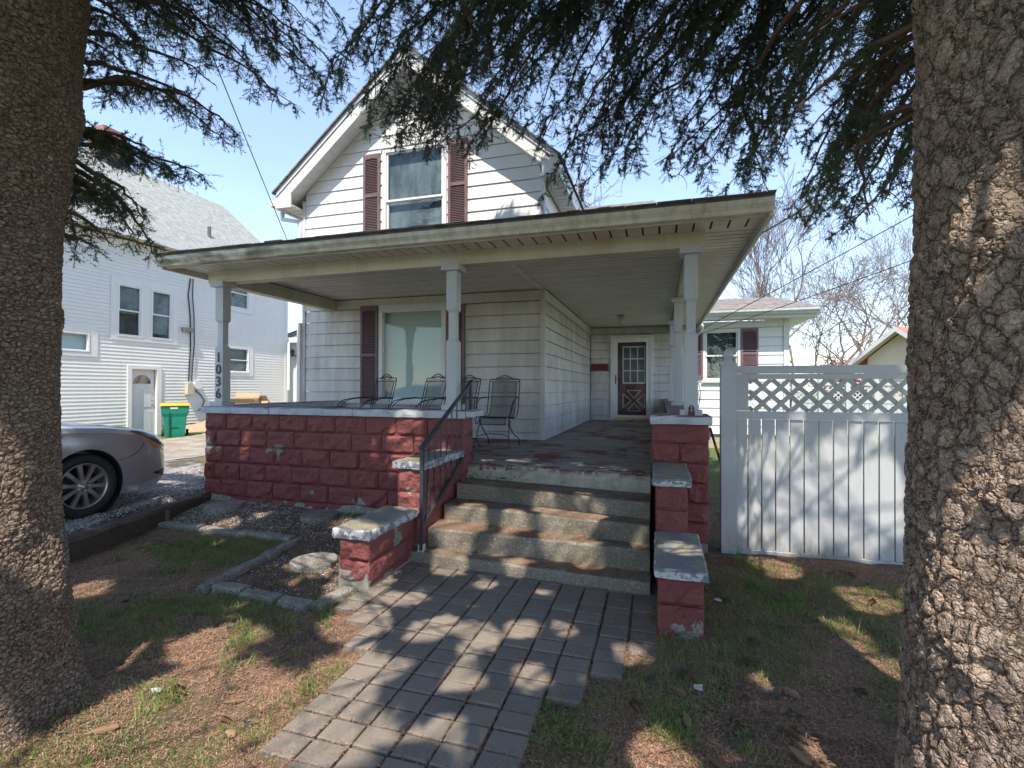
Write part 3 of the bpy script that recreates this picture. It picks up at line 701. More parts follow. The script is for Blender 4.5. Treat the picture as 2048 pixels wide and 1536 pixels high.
def window(parent, fr, u0, u1, z0, z1, casing=.075, sashes=2, blind=M_BLIND2, top_trim=0, trim=None, sill=True, glass=None, split=.5, bz=None):
    trim = trim or M_TRIM; c = casing
    w_ = MB(); bx(w_, fr, u0, u0+c, -.03, .045, z0, z1); bx(w_, fr, u1-c, u1, -.03, .045, z0, z1)
    bx(w_, fr, u0+c, u1-c, -.03, .045, z1-c-top_trim, z1); bx(w_, fr, u0+c, u1-c, -.03, .045, z0, z0+c*.8)
    wo_ = w_.build('window', trim, parent)
    if sill: s_ = MB(); bx(s_, fr, u0-.03, u1+.03, .046, .075, z0-.03, z0+.02); s_.build('sill', trim, wo_)
    a0, a1, b0, b1 = u0+c, u1-c, z0+c*.8, z1-c-top_trim; zm = b0 + (b1-b0)*split; t = .035
    if sashes == 2:
        for (lo, hi, of) in ((b0, zm+t/2, -.012), (zm-t/2+.003, b1, .010)):
            s_ = MB(); bx(s_, fr, a0, a0+t, of-.02, of+.012, lo, hi); bx(s_, fr, a1-t, a1, of-.02, of+.012, lo, hi)
            bx(s_, fr, a0+t, a1-t, of-.02, of+.012, lo, lo+t); bx(s_, fr, a0+t, a1-t, of-.02, of+.012, hi-t, hi); s_.build('sash', trim, wo_)
            g_ = MB(); bx(g_, fr, a0+t, a1-t, of-.006, of-.002, lo+t, hi-t); g_.build('pane', glass or M_GLASS, wo_)
    else:
        s_ = MB(); bx(s_, fr, a0, a0+t*.6, -.02, .012, b0, b1); bx(s_, fr, a1-t*.6, a1, -.02, .012, b0, b1); bx(s_, fr, a0+t*.6, a1-t*.6, -.02, .012, b0, b0+t*.6); bx(s_, fr, a0+t*.6, a1-t*.6, -.02, .012, b1-t*.6, b1); s_.build('sash', trim, wo_)
        g_ = MB(); bx(g_, fr, a0+t*.6, a1-t*.6, -.006, -.002, b0+t*.6, b1-t*.6); g_.build('pane', glass or M_GLASS, wo_)
    if bz is None: bz = b0
    r_ = MB(); bx(r_, fr, a0, a1, -.074, -.070, bz, b1); r_.build('blind', blind, wo_)
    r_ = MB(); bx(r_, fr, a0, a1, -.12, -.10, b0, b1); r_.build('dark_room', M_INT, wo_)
    return wo_
def shutter(parent, fr, u0, u1, z0, z1, mid=.5):
    t = .045; zm = z0+(z1-z0)*mid; w_ = MB()
    bx(w_, fr, u0, u0+t, .022, .055, z0, z1); bx(w_, fr, u1-t, u1, .022, .055, z0, z1)
    bx(w_, fr, u0+t, u1-t, .022, .055, z0, z0+.085); bx(w_, fr, u0+t, u1-t, .022, .055, z1-.07, z1); bx(w_, fr, u0+t, u1-t, .022, .055, zm-.03, zm+.03)
    n = 8; um = (u0+u1)/2; hw = (u1-u0)/2 - t                  # arched head
    pts = [fr(um-hw, .022, z1-.07)] + [fr(um-hw+2*hw*i/n, .022, z1-.085-.0+.02*math.sin(PI*i/n)-.012) for i in range(n+1)] + [fr(um+hw, .022, z1-.07)]
    w_.prism(pts, Vector(fr(0, .053, 0)) - Vector(fr(0, .022, 0)))
    so = w_.build('shutter', M_SHUT, parent)
    l_ = MB(); p = .0285; z = z0+.09
    while z < z1-.085:
        if not (zm-.036 < z+.011 < zm+.046):
            l_.hexa([fr(u0+t,.024,z+.012), fr(u1-t,.024,z+.012), fr(u1-t,.046,z), fr(u0+t,.046,z), fr(u0+t,.024,z+.022), fr(u1-t,.024,z+.022), fr(u1-t,.046,z+.008), fr(u0+t,.046,z+.008)])
        z += p
    l_.build('louvres', M_SHUT, so); b_ = MB(); bx(b_, fr, u0+.01, u1-.01, .0215, .0235, z0+.01, z1-.01); b_.build('shutter_back', M_INT, so)
    return so
# wall cores
MB().hexa([(XL+.03,YW+.125,.62),(XR-.03,YW+.125,.62),(XR-.03,13.4,.62),(XL+.03,13.4,.62),(XL+.03,YW+.125,5.0),(XR-.03,YW+.125,5.0),(XR-.03,13.4,5.0),(XL+.03,13.4,5.0)]).build('wall', M_SID, house)
MB().prism([(XL+.05,YW+.125,5.0),(XR-.05,YW+.125,5.0),(-4.07,YW+.125,6.95)], (0,5.6,0)).build('wall', M_SID, house)
MB().box(XL+.05, XR-.05, YW+.02, 13.3, -.1, .6).build('foundation', M_BLOCK, house)
# lower front (under the porch roof)
lz = [.735, .855] + [.855 + .2107*k for k in range(1, 10)] + [2.958]
fW = fy(YW)
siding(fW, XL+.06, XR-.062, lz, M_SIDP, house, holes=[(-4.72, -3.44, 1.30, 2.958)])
board(fW, XL+.06, XR-.062, XL+.06, XR-.062, 2.962, 3.128, M_BEAM, house, 'frieze_board', .03, .03)
for (a, b) in ((XL-.005, XL+.055), (XR-.06, XR+.02)):
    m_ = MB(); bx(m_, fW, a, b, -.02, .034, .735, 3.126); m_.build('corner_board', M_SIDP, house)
# picture window, shutters
wp = window(house, fW, -4.72, -3.44, 1.30, 3.0, .075, 1, M_BLIND, .03, sill=True)
shutter(house, fW, -5.085, -4.735, 1.27, 3.0); shutter(house, fW, -3.43, -3.10, 1.30, 2.955)
# upper gable
uz = [3.4] + [3.637 + .2135*k for k in range(0, 17)]
SL = .8395; RZ = 7.012
def rake(z): d = (RZ - z)/SL; return (max(XL+.03, -4.07-d), min(XR-.03, -4.07+d)) if z < RZ else (-4.07, -4.07)
siding(fW, XL+.05, XR-.05, uz, M_SID, house, holes=[(-4.66, -3.435, 4.10, 5.76)], lim=rake)
for (a, b) in ((XL-.008, XL+.048), (XR-.048, XR+.012)):
    m_ = MB(); bx(m_, fW, a, b, -.02, .034, 3.3, 5.0); m_.build('corner_board', M_TRIM, house)
window(house, fW, -4.66, -3.435, 4.10, 5.74, .07, 2, M_BLIND2, .0, split=.44)
m_ = MB(); bx(m_, fW, -4.70, -3.40, .02, .06, 5.745, 5.80); m_.build('window_head', M_TRIM, house)
shutter(house, fW, -5.04, -4.705, 4.13, 5.68, .53); shutter(house, fW, -3.405, -3.06, 4.13, 5.72, .53)
# recess side wall (faces +X) and door wall
fR = fx(XR)
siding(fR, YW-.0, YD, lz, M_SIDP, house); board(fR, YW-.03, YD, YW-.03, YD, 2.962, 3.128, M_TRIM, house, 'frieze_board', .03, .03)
fD = fy(YD)
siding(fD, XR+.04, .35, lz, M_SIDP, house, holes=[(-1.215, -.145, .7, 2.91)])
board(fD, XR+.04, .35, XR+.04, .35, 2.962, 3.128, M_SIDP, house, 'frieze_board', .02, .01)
MB().box(XR, 2.9, YD+.13, YD+5, .05, 3.2).build('wall', M_SID, house)
# front door
dm = MB()
for q in ((-1.215, -1.125, .728, 2.91), (-.235, -.145, .728, 2.91), (-1.125, -.235, 2.83, 2.91)): bx(dm, fD, q[0], q[1], -.03, .05, q[2], q[3])
dr = dm.build('door', M_TRIM, house)
sm_ = MB()
for q in ((-1.125, -1.035, .80, 2.83), (-.325, -.235, .80, 2.83), (-1.035, -.325, 2.735, 2.83), (-1.035, -.325, .80, .87)): bx(sm_, fD, q[0], q[1], .0, .035, q[2], q[3])
sm_.build('storm_frame', M_WHITE, dr)
q_ = MB(); bx(q_, fD, -1.125, -.235, .0, .06, .745, .795); q_.build('threshold', M_BRASS, dr)
q_ = MB(); bx(q_, fD, -1.21, -.15, -.01, .09, .728, .744); q_.build('door_sill', M_SLABF, dr)
q_ = MB(); bx(q_, fD, -1.035, -.325, .014, .018, .87, 2.735); q_.build('storm_pane', M_GLASS, dr)
q_ = MB(); bx(q_, fD, -1.125, -.235, -.10, -.06, .78, 2.83); q_.build('inner_door', M_DOOR, dr)
q_ = MB(); g = (-.90, -.36, 1.70, 2.62)
for a in range(4): x = g[0] + (g[1]-g[0])*a/3; bx(q_, fD, x-.014, x+.014, -.058, -.035, g[2], g[3])
for a in range(4): z = g[2] + (g[3]-g[2])*a/3; bx(q_, fD, g[0]-.013, g[1]+.013, -.0575, -.0355, z-.014 - (.015 if a == 0 else 0), z+.014)
q_.build('door_muntins', M_WHITE, dr)
q_ = MB(); bx(q_, fD, g[0], g[1], -.0595, -.0565, g[2], g[3]); q_.build('door_light', simple('door_glass', (.10, .12, .13), .15), dr)
# green-white cross-buck panel on the lower door
q_ = MB(); P = lambda x, z: Vector(fD(x, -.052, z)); A = (-.90, -.36, .98, 1.50); cx_, cz_ = (A[0]+A[1])/2, (A[2]+A[3])/2
for (a, b) in (((A[0], A[2]+.08), (A[0], A[3]-.08)), ((A[1], A[2]+.08), (A[1], A[3]-.08)), ((A[0]+.1, A[3]), (A[1]-.1, A[3])), ((A[0]+.1, A[2]), (A[1]-.1, A[2])),
               ((A[0]+.1, A[3]), (cx_, cz_+.06)), ((A[1]-.1, A[3]), (cx_, cz_+.06)), ((A[0]+.1, A[2]), (cx_, cz_-.06)), ((A[1]-.1, A[2]), (cx_, cz_-.06)),
               ((A[0], A[2]+.08), (cx_-.07, cz_)), ((A[0], A[3]-.08), (cx_-.07, cz_)), ((A[1], A[2]+.08), (cx_+.07, cz_)), ((A[1], A[3]-.08), (cx_+.07, cz_))):
    q_.beam(P(*a), P(*b), .02, .02, (0, 1, 0))
q_.build('crossbuck_trim', simple('pale_green_trim', (.48, .60, .46), .5), dr)
q_ = MB(); bx(q_, fD, -1.095, -1.07, .036, .05, 1.66, 1.90); q_.tube([fD(-1.082,.05,1.79), fD(-1.082,.075,1.79), fD(-.99,.08,1.79)], .008, 6); q_.build('door_handle', M_BLK, dr)
mbx = thing('mailbox', 'flat dark red metal mailbox on the wall left of the front door', 'mailbox', (-1.5, 12.93, 2.0))
m_ = MB(); bx(m_, fD, -1.70, -1.27, .022, .12, 2.01, 2.17); bx(m_, fD, -1.71, -1.26, .022, .135, 2.155, 2.185); m_.build('box', M_MAIL, mbx); MB().lathe([(.0,0),(.02,.005),(.01,.03)], (-1.49, 12.9, 2.18), 10).build('knob', M_WHITE, mbx)

# wing on the right
wz = [.448 + .2127*k for k in range(0, 13)]; wz[-1] = 3.02
siding(fD, .352, 2.80, wz, M_SID, house, holes=[(1.02, 1.865, 1.70, 3.012)])
board(fD, .352, 2.80, .352, 2.80, 3.024, 3.19, M_TRIM, house, 'frieze_board', .03, .03)
m_ = MB(); bx(m_, fD, 2.80, 2.92, -.02, .04, .448, 3.19); m_.build('corner_board', M_TRIM, house)
window(house, fD, 1.02, 1.865, 1.73, 3.01, .06, 2, M_BLIND2, split=.49); shutter(house, fD, .70, 1.01, 1.80, 3.0); shutter(house, fD, 1.875, 2.256, 1.80, 3.0)
for r_ in range(2):
    for k in range(7): MB().cbox(.2 + k*.4+.004 - (.2 if r_ else 0), .6 + k*.4 - (.2 if r_ else 0), YD+.03, YD+.15, .03+.2*r_, .03+.2*(r_+1)-.006, .004).build('foundation_block', M_BLOCK, house)
# wing eave
MB().box(-.2, 3.40, 12.60, YD-.045, 3.193, 3.215).build('soffit', M_SOF, house)
for k in range(22):
    x = .45 + k*.135; MB().box(x, x+.008, 12.61, 12.95, 3.188, 3.193).build('soffit_seam', M_BEAM, house) if x < 2.95 else None
MB().box(.45, 3.40, 12.575, 12.60, 3.19, 3.38).build('fascia', M_TRIM, house)
def gutter(a, b, h=.12, dpt=.12, name='gutter', mat=None, parent=None, outd=(0, -1, 0)):
    a = Vector(a); b = Vector(b); o_ = Vector(outd); u = Vector((0, 0, 1))
    pr = [(0,0), (.035,-.0), (dpt*.62,.0), (dpt*.70,h*.30), (dpt*.98,h*.62), (dpt,h), (dpt-.012,h+.004), (dpt-.016,h-.01), (dpt*.92,h*.66), (dpt*.62,h*.33), (dpt*.55,.01), (.01,.01), (.01,h), (0,h)]
    poly = [a + o_*p + u*q for p, q in pr]
    return MB().prism(poly, b - a).build(name, mat or M_GUT, parent or house)
gutter((.45, 12.573, 3.26), (3.42, 12.573, 3.26), .12, .12, mat=simple('white_gutter', (.62, .64, .66), .35, .3))
MB().add([(-.3,12.55,3.385),(3.47,12.55,3.385),(2.9,14.6,3.98),(-.3,14.6,3.98),(3.47,12.55,3.41),(-.3,12.55,3.41),(2.9,14.6,4.0),(-.3,14.6,4.0),(3.47,18.5,3.385)],
         [(0,1,2,3),(5,4,6,7),(0,1,4,5),(1,8,2)]).build('wing_roof', M_SHB, house)
MB().add([(2.8,13.1,3.2),(3.4,12.6,3.2),(3.4,18,3.2),(2.8,18,3.2)], [(0,1,2,3)]).build('soffit', M_SOF, house)

# main gable roof (ridge along Y)
def slab(pts, th, name, mat, parent=house, up=(0, 0, 1)):
    return MB().prism(pts, Vector(up)*th).build(name, mat, parent)
YO = YW - .32; EL, ER = -6.66, -1.48; zE = RZ - SL*(ER+4.07)
for (xe, s_) in ((EL, -1), (ER, 1)):
    ze = RZ - SL*abs(xe+4.07)
    slab([(-4.07,YO+.02,RZ), (xe,YO+.02,ze), (xe,14.6,ze), (-4.07,14.6,RZ)], .02, 'gable_soffit_deck', M_GSOF)
    d = 0; slope_len = math.hypot(xe+4.07, RZ-ze); n = int(slope_len/.19)
    for k in range(1, n+1):                                   # boards of the rake soffit
        t = k/n; x = -4.07+(xe+4.07)*t; z = RZ+(ze-RZ)*t; t0 = (k-1)/n; x0 = -4.07+(xe+4.07)*t0; z0 = RZ+(ze-RZ)*t0
        e = .02; xa = x0+(x-x0)*e; za = z0+(z-z0)*e; xb = x0+(x-x0)*(1-e); zb = z0+(z-z0)*(1-e)
        MB().prism([(xa,YO+.03,za-.008),(xb,YO+.03,zb-.008),(xb,YW-.03,zb-.008),(xa,YW-.03,za-.008)], (0,0,.012)).build('soffit_board', M_GSOF, house)
    # rake fascia: wide board and drip strip above
    xo = xe - s_*.0; n_ = Vector((s_*SL, 0, 1)).normalized()
    for (lo, hi, yy, th, mt, nm) in ((-.03, .135, YO, .03, M_TRIM, 'rake_board'), (.137, .205, YO-.02, .05, M_TRIM, 'rake_trim')):
        a = Vector((-4.07, yy, RZ+lo*1.3)); b = Vector((xo, yy, ze+lo*1.3)); c = Vector((xo, yy, ze+hi*1.3)); d_ = Vector((-4.07, yy, RZ+hi*1.3))
        MB().prism([a, b, c, d_], (0, th, 0)).build(nm, mt, house)
    a = Vector((-4.07, YO-.06, RZ+.27)); b = Vector((xo+s_*.06, YO-.06, ze+.27-SL*.06))
    MB().prism([a, b, b+Vector((0,14.9-YO,0)), a+Vector((0,14.9-YO,0))], (0,0,.03)).build('roof', M_SHD, house)
    # eave box and fascia along the side
    zs_ = ze + .0
    xw = XL if s_ < 0 else XR
    MB().box(min(xe,xw), max(xe,xw), YO+.03, 14.5, zs_-.005, zs_+.012).build('side_soffit', M_GSOF, house)
    for k in range(34): 
        y_ = YO+.12+k*.16; MB().box(min(xe,xw)+.02, max(xe,xw)-.02, y_, y_+.010, zs_-.011, zs_-.005).build('soffit_seam', M_BEAM, house) if y_ < 12.5 else None
    MB().prism([(xe,YO+.001,zs_-.03),(xw+s_*.03,YO+.001,zs_-.03),(xw+s_*.03,YO+.001,zs_+.24),(xe,YO+.001,zs_+.01)], (0,.028,0)).build('eave_return', M_TRIM, house)
    MB().box(min(xe,xe+s_*.03), max(xe,xe+s_*.03), YO, 14.5, zs_-.03, zs_+.20).build('fascia', M_TRIM, house)
MB().box(EL-.155, EL-.035, YO-.0, 14.5, RZ-SL*abs(EL+4.07)+.02, RZ-SL*abs(EL+4.07)+.14).build('gutter', M_TRIM, house)
zg = RZ-SL*abs(EL+4.07)
MB().tube([(EL-.09,YO+.25,zg+.02),(EL-.09,YO+.25,zg-.06),(EL-.05,YW-.12,zg-.16),(XL-.06,YW-.06,zg-.22),(XL-.045,YW-.06,zg-.4),(XL-.045,YW-.06,3.6)], .038, 8).build('downspout', M_TRIM, house, smooth=True)
MB().box(XL-.075, XL-.01, YW-.085, YW-.03, .2, 2.75).build('downspout', M_TRIM, house)
# side wall seen above the porch roof at the right of the gable
siding(fx(XR), YW+.01, 13.0, [3.6+.2135*k for k in range(6)], M_SID, house)

# rear roof over the back of the house
MB().add([(-6,11.5,5.0),(.7,11.5,5.0),(.7,17.5,5.0),(-6,17.5,5.0),(-5,14.5,6.87),(-.15,14.5,6.87)], [(0,1,5,4),(1,2,5),(2,3,4,5),(3,0,4)]).build('roof', M_SHD, house)
MB().box(-5.8, .3, 13.2, 17.0, 3.2, 5.0).build('wall', M_SID, house)

# porch roof and its beam, gutter, soffit, ceiling
GXL, GXR, GY0 = -5.97, .93, 4.60
pr_ = MB(); e_ = 3.20
pr_.add([(GXL,GY0-.02,e_),(GXR,GY0-.02,e_),(-1.75,7.66,e_+.62),(-6.30,7.66,e_+.62),(GXR,13.3,e_),(-1.75,13.3,e_+.62)], [(0,1,2,3),(1,4,5,2)])
pr_.add([(GXL,GY0-.02,e_-.03),(GXR,GY0-.02,e_-.03),(-1.75,7.66,e_+.58),(-6.30,7.66,e_+.58),(GXR,13.3,e_-.03),(-1.75,13.3,e_+.58)], [(0,3,2,1),(1,2,5,4)])
pr_.add([(GXL,GY0-.02,e_-.03),(GXR,GY0-.02,e_-.03),(GXR,GY0-.02,e_),(GXL,GY0-.02,e_)], [(0,1,2,3)]); pr_.add([(GXR,GY0-.02,e_-.03),(GXR,13.3,e_-.03),(GXR,13.3,e_),(GXR,GY0-.02,e_)], [(0,1,2,3)])
pr_.build('porch_roof', M_SHD, house)
# curled grimy shingle edge along the gutter
m_ = MB(); x = GXL+.02
while x < GXR-.02:
    x2 = min(x+random.uniform(.12, .3), GXR); m_.box(x+.002, x2-.002, GY0-.06+random.uniform(-.012, .008), GY0+.15, e_-.004, e_+random.uniform(.004, .014)); x = x2
m_.build('shingle_edge', M_SHD, house)
gutter((GXL, GY0+.09, 3.062), (.55, GY0+.09, 3.062), .105, .125); gutter((.553, GY0+.093, 3.060), (.925, GY0+.093, 3.066), .106, .128)
MB().box(GXL+.02, .90, GY0+.092, GY0+.12, 3.05, 3.185).build('fascia', M_BEAM, house)
MB().box(.90, .93, GY0+.05, 13.2, 3.035, 3.19).build('fascia', M_TRIM, house)
MB().box(GXL, GXL+.03, GY0+.05, YW+.2, 3.035, 3.19).build('fascia', M_BEAM, house)
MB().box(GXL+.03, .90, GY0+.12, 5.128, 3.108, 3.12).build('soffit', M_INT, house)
x = GXL+.04
while x < .84:                                                # front soffit, one panel at a time
    MB().box(x+.010, x+.146, GY0+.121, 5.127, 3.100, 3.1075).build('soffit_panel', M_SOF, house); x += .156
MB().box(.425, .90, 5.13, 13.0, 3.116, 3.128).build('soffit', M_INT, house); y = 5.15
while y < 12.9:
    MB().box(.426, .899, y+.008, y+.113, 3.1115, 3.1155).build('soffit_panel', M_SOF, house); y += .125
MB().box(GXL+.03, -5.765, 5.13, 7.6, 3.11, 3.128).build('soffit', M_SOF, house)
MB().box(-5.74, .42, 5.30, 12.98, 3.141, 3.155).build('ceiling_deck', M_INT, house)
y = 5.305; k = 0
while y < 12.9:                                               # beadboard-like ceiling panels running along X
    for (xa, xb) in (((-5.60, -1.835), (-1.765, .265)) if y < 7.6 else ((-1.73, .265),)):
        MB().box(xa, xb, y+.010, y+.114, 3.1355 + (0 if k % 3 else .0015), 3.1405).build('ceiling_panel', M_SOF, house)
    y += .127; k += 1
MB().box(-1.833, -1.767, 5.31, 7.64, 3.118, 3.1405).build('ceiling_trim', M_SOF, house)
MB().box(-5.745, -3.40, 5.13, 5.30, 2.943, 3.100).build('beam', M_BEAM, house); MB().box(-3.397, .42, 5.13, 5.30, 2.945, 3.100).build('beam', M_BEAM, house)
MB().box(-5.745, -5.60, 5.303, 7.62, 2.943, 3.125).build('beam', M_BEAM, house); MB().box(.27, .42, 5.303, 12.96, 2.943, 3.125).build('beam', M_BEAM, house)
for q in ((-4.43, 2.4), (-3.03, 2.4), (-4.9, 2.94)):           # plant hooks
    MB().tube([(q[0],5.62,3.128),(q[0],5.62,3.07),(q[0]+.012,5.62,3.045),(q[0]+.03,5.62,3.04),(q[0]+.04,5.62,3.06)], .0035, 5).build('hook', M_IRON, house)
# posts
def post(cx, cy, zb, label=None, w_=.062):
    n_ = w_*.68
    m = MB(); prof = [(w_+.002,zb),(w_+.002,zb+.002),(w_,zb+.004),(w_,2.075),(n_,2.112),(n_,2.405),(w_,2.437),(w_,2.868)]
    vs = []; fs = []
    for (r, z) in prof: vs += [(cx-r,cy-r,z),(cx+r,cy-r,z),(cx+r,cy+r,z),(cx-r,cy+r,z)]
    for k in range(len(prof)-1):
        for j in range(4): fs.append((k*4+j, k*4+(j+1) % 4, (k+1)*4+(j+1) % 4, (k+1)*4+j))
    fs += [(3,2,1,0), tuple(len(vs)-4+j for j in range(4))]
    o = m.add(vs, fs).build('post', M_POST, house, label=label)
    MB().box(cx-.10, cx+.10, cy-.105, cy+.105, zb-.052, zb-.001).build('plinth', M_POST, o); MB().box(cx-.105, cx+.105, cy-.11, cy+.11, 2.87, 2.94).build('capital', M_POST, o)
    return o
PL = post(-5.510, 5.145, 1.37, 'post with the house number'); post(-2.225, 5.145, 1.37); PR = post(.294, 5.145, 1.355)
post(.275, 8.0, 1.355); post(.265, 10.7, 1.355); 
def digits(txt, x, y, z, size, dz, parent):
    for i, ch_ in enumerate(txt):
        cu = bpy.data.curves.new('t', 'FONT'); cu.body = ch_; cu.size = size; cu.align_x = 'CENTER'; cu.extrude = .002; cu.offset = .0035; cu.resolution_u = 4
        to = bpy.data.objects.new('t', cu); COL.objects.link(to); bpy.context.view_layer.update()
        me = bpy.data.meshes.new_from_object(to.evaluated_get(bpy.context.evaluated_depsgraph_get())); bpy.data.objects.remove(to); bpy.data.curves.remove(cu)
        me.materials.clear(); me.materials.append(M_BLK); M = Matrix.Translation((x, y, z-i*dz)) @ Matrix.Rotation(PI/2, 4, 'X'); me.transform(M)
        o = bpy.data.objects.new('house_number_digit', me); COL.objects.link(o); o.parent = parent; o.matrix_parent_inverse = parent_inv(parent)
digits('1036', -5.512, 5.077, 1.895, .175, .158, PL)
MB().cyl((-5.41,5.15,1.72),(-5.42,5.15,1.72),.001,4)
# porch light
pl = thing('porch_light', 'round frosted glass globe light on a brass base under the porch ceiling', 'ceiling light', (-.785, 10.9, 3.1))
MB().lathe([(.10,.0),(.10,.015),(.06,.03)], (-.785,10.9,3.095), 20).build('base', M_BRASS, pl, smooth=True)
MB().lathe([(.0,-.17),(.04,-.163),(.075,-.13),(.088,-.085),(.078,-.04),(.05,-.01),(.05,0)], (-.785,10.9,3.095), 24).build('globe', simple('frosted_globe', (.6, .58, .52), .15), pl, smooth=True)

# ================================================================ HANDRAIL
hr = thing('handrail', 'dark blue-grey iron handrail with twisted balusters left of the steps', 'railing', (-2.06, 4.6, .088))
RX = -2.062; yb_, yt_ = 4.065, 5.262
def rail_z(y, lo): t = (y-yb_)/(yt_-yb_); return (.30+.63*t) if lo else (1.00+.60*t)
MB().cbox(RX-.017, RX+.017, yb_-.017, yb_+.017, .09, 1.025, .003).build('rail_post', M_RAIL, hr)
MB().cbox(RX-.017, RX+.017, yt_-.017, yt_+.017, .735, 1.60, .003).build('rail_post', M_RAIL, hr)
MB().box(RX-.024, RX+.024, yb_-.024, yb_+.024, 1.022, 1.034).build('post_cap', M_RAIL, hr)
MB().beam((RX, yb_-.02, 1.012), (RX, yt_+.04, 1.645), .042, .020).build('top_rail', M_RAIL, hr)
MB().beam((RX, yb_-.01, rail_z(yb_-.01, 1)), (RX, yt_-.02, rail_z(yt_-.02, 1)), .022, .026).build('bottom_rail', M_RAIL, hr)
MB().box(RX-.03, RX+.03, yb_-.03, yb_+.03, .086, .096).box(RX-.026, RX-.019, yb_-.024, yb_+.024, .096, .15).box(RX+.019, RX+.026, yb_-.024, yb_+.024, .096, .15).build('foot_bracket', M_BRACK, hr)
MB().box(RX-.035, RX+.035, yt_-.035, yt_+.035, .731, .74).box(RX-.026, RX-.019, yt_-.024, yt_+.024, .74, .80).box(RX+.019, RX+.026, yt_-.024, yt_+.024, .74, .80).build('foot_bracket', M_RAIL, hr)
def twisted(x, y, z0, z1, r=.0085, n=26, turns=3.2):
    vs = []; fs = []
    for i in range(n+1):
        t = i/n; a0 = turns*PI*2*max(0, min(1, (t-.12)/.76))/2
        for k in range(4): a = a0 + k*PI/2 + PI/4; vs.append((x+r*math.cos(a), y+r*math.sin(a), z0+(z1-z0)*t))
    for i in range(n):
        for k in range(4): fs.append((i*4+k, i*4+(k+1) % 4, i*4+4+(k+1) % 4, i*4+4+k))
    return MB().add(vs, fs)
for k in range(8):
    y = yb_ + (yt_-yb_)*(k+1)/9; twisted(RX, y, rail_z(y, 1), rail_z(y, 0)+.01).build('baluster', M_RAIL, hr)

# ================================================================ PATIO CHAIRS
def sweep(pts, w_): return [(-w_, y, z) for y, z in pts], [(w_, y, z) for y, z in pts]
PROF = [(.335, .93), (.30, .80), (.262, .66), (.228, .53), (.195, .465), (.14, .43), (.05, .415), (-.08, .42), (-.20, .435), (-.262, .432), (-.295, .40), (-.292, .355), (-.27, .325)]
def make_chair():
    t = thing('patio_chair', 'x', 'chair')
    l, r = sweep(PROF, .185); m = LB(); n = len(l)
    m.add(l + r, [(i, i+1, n+i+1, n+i) for i in range(n-1)]); m.build('mesh_seat', M_MESH, t)
    m = LB()                                                    # outer hoop with the arched top
    top = [(.232-.0, .335, .93)]
    for k in range(0, 13):
        a = k/12; x = .232 - .464*a; z = .965 + (.055*math.sin(PI*min(1, max(0, (a-.22)/.56))) if .22 < a < .78 else 0); top.append((x if 0 < k < 12 else x*.93, .345, z))
    top.append((-.232, .335, .93))
    side = [(.235, y, z) for y, z in PROF[1:8]]
    m.tube([(x, y, z) for x, y, z in side[::-1]] + top + [(-x, y, z) for x, y, z in side], .0075, 6)
    m.tube([(-.232,.336,.925),(.232,.336,.925)], .006, 6)
    for s_ in (-1, 1): m.tube([(s_*.187, y, z) for y, z in PROF], .006, 5)
    m.tube([(-.187,-.262,.432),(.187,-.262,.432)], .007, 6); m.tube([(-.187,-.27,.325),(.187,-.27,.325)], .005, 6); m.tube([(-.235,.29,.70),(.235,.29,.70)], .005, 5)
    m.tube([(-.235,.0,.405),(.235,.0,.405)], .006, 5); m.build('frame', M_IRON, t)
    m = LB()                                                    # leaves and roses under the arch
    for a in (-.062, -.022, .022, .062):
        m.lathe([(.0,-.004),(.012,-.003),(.014,0),(.011,.003),(.0,.004)], (0,0,0), 8)
        q = m.v[-40:]; m.v[-40:] = [(p[0]+a, p[2]+.343, p[1]+.975+.012*math.cos(a*26)) for p in q]
    for s_ in (-1, 1):
        m.tube([(s_*.13,.343,.935),(s_*.105,.343,.975),(s_*.085,.343,.955),(s_*.09,.343,.985),(s_*.05,.343,.965),(s_*.03,.343,.99),(0,.343,.98)], .0045, 5)
        for q in ((.10,.955),(.085,.978),(.112,.97)): m.add([(s_*q[0],.34,q[1]),(s_*(q[0]+.016),.34,q[1]+.006),(s_*(q[0]+.02),.34,q[1]+.022),(s_*(q[0]+.004),.34,q[1]+.012)], [(0,1,2,3)])
    m.tube([(-.09,.343,.925),(-.06,.343,.945),(0,.343,.952),(.06,.343,.945),(.09,.343,.925)], .004, 5)
    m.build('scrollwork', M_IRON, t)
    for s_ in (-1, 1):
        m = LB(); ar = [(s_*.237,.275,.69),(s_*.262,.16,.700),(s_*.275,-.02,.688),(s_*.278,-.16,.665),(s_*.276,-.245,.60),(s_*.262,-.275,.50),(s_*.238,-.268,.43)]
        m.tube(ar, .0065, 6); m.tube([(x-s_*.022, y+.035 if i > 2 else y, z-.008) for i, (x, y, z) in enumerate(ar)], .0055, 6)
        m.tube([(s_*.238,-.268,.43),(s_*.25,-.30,.39),(s_*.25,-.275,.335),(s_*.236,-.23,.33),(s_*.232,-.21,.37)], .006, 6); m.build('arm', M_IRON, t)
        fl = LB(); fl.tube([(s_*.205,-.205,.335),(s_*.22,-.24,.29),(s_*.25,-.33,.0)], .0075, 6); fl.cyl((s_*.25,-.33,0),(s_*.25,-.33,.006),.02,10); fl.build('leg', M_IRON, t)
        fl = LB(); fl.tube([(s_*.205,-.205,.40),(s_*.205,-.19,.33),(s_*.215,.05,.17),(s_*.235,.26,.09),(s_*.242,.30,.0)], .0075, 6); fl.cyl((s_*.242,.30,0),(s_*.242,.30,.006),.02,10); fl.build('leg', M_IRON, t)
    m = LB(); m.tube([(-.238,-.28,.16),(-.12,-.20,.19),(0,-.19,.19),(.12,-.20,.19),(.238,-.28,.16)], .006, 6); m.build('stretcher', M_IRON, t)
    return t
ch0 = make_chair()
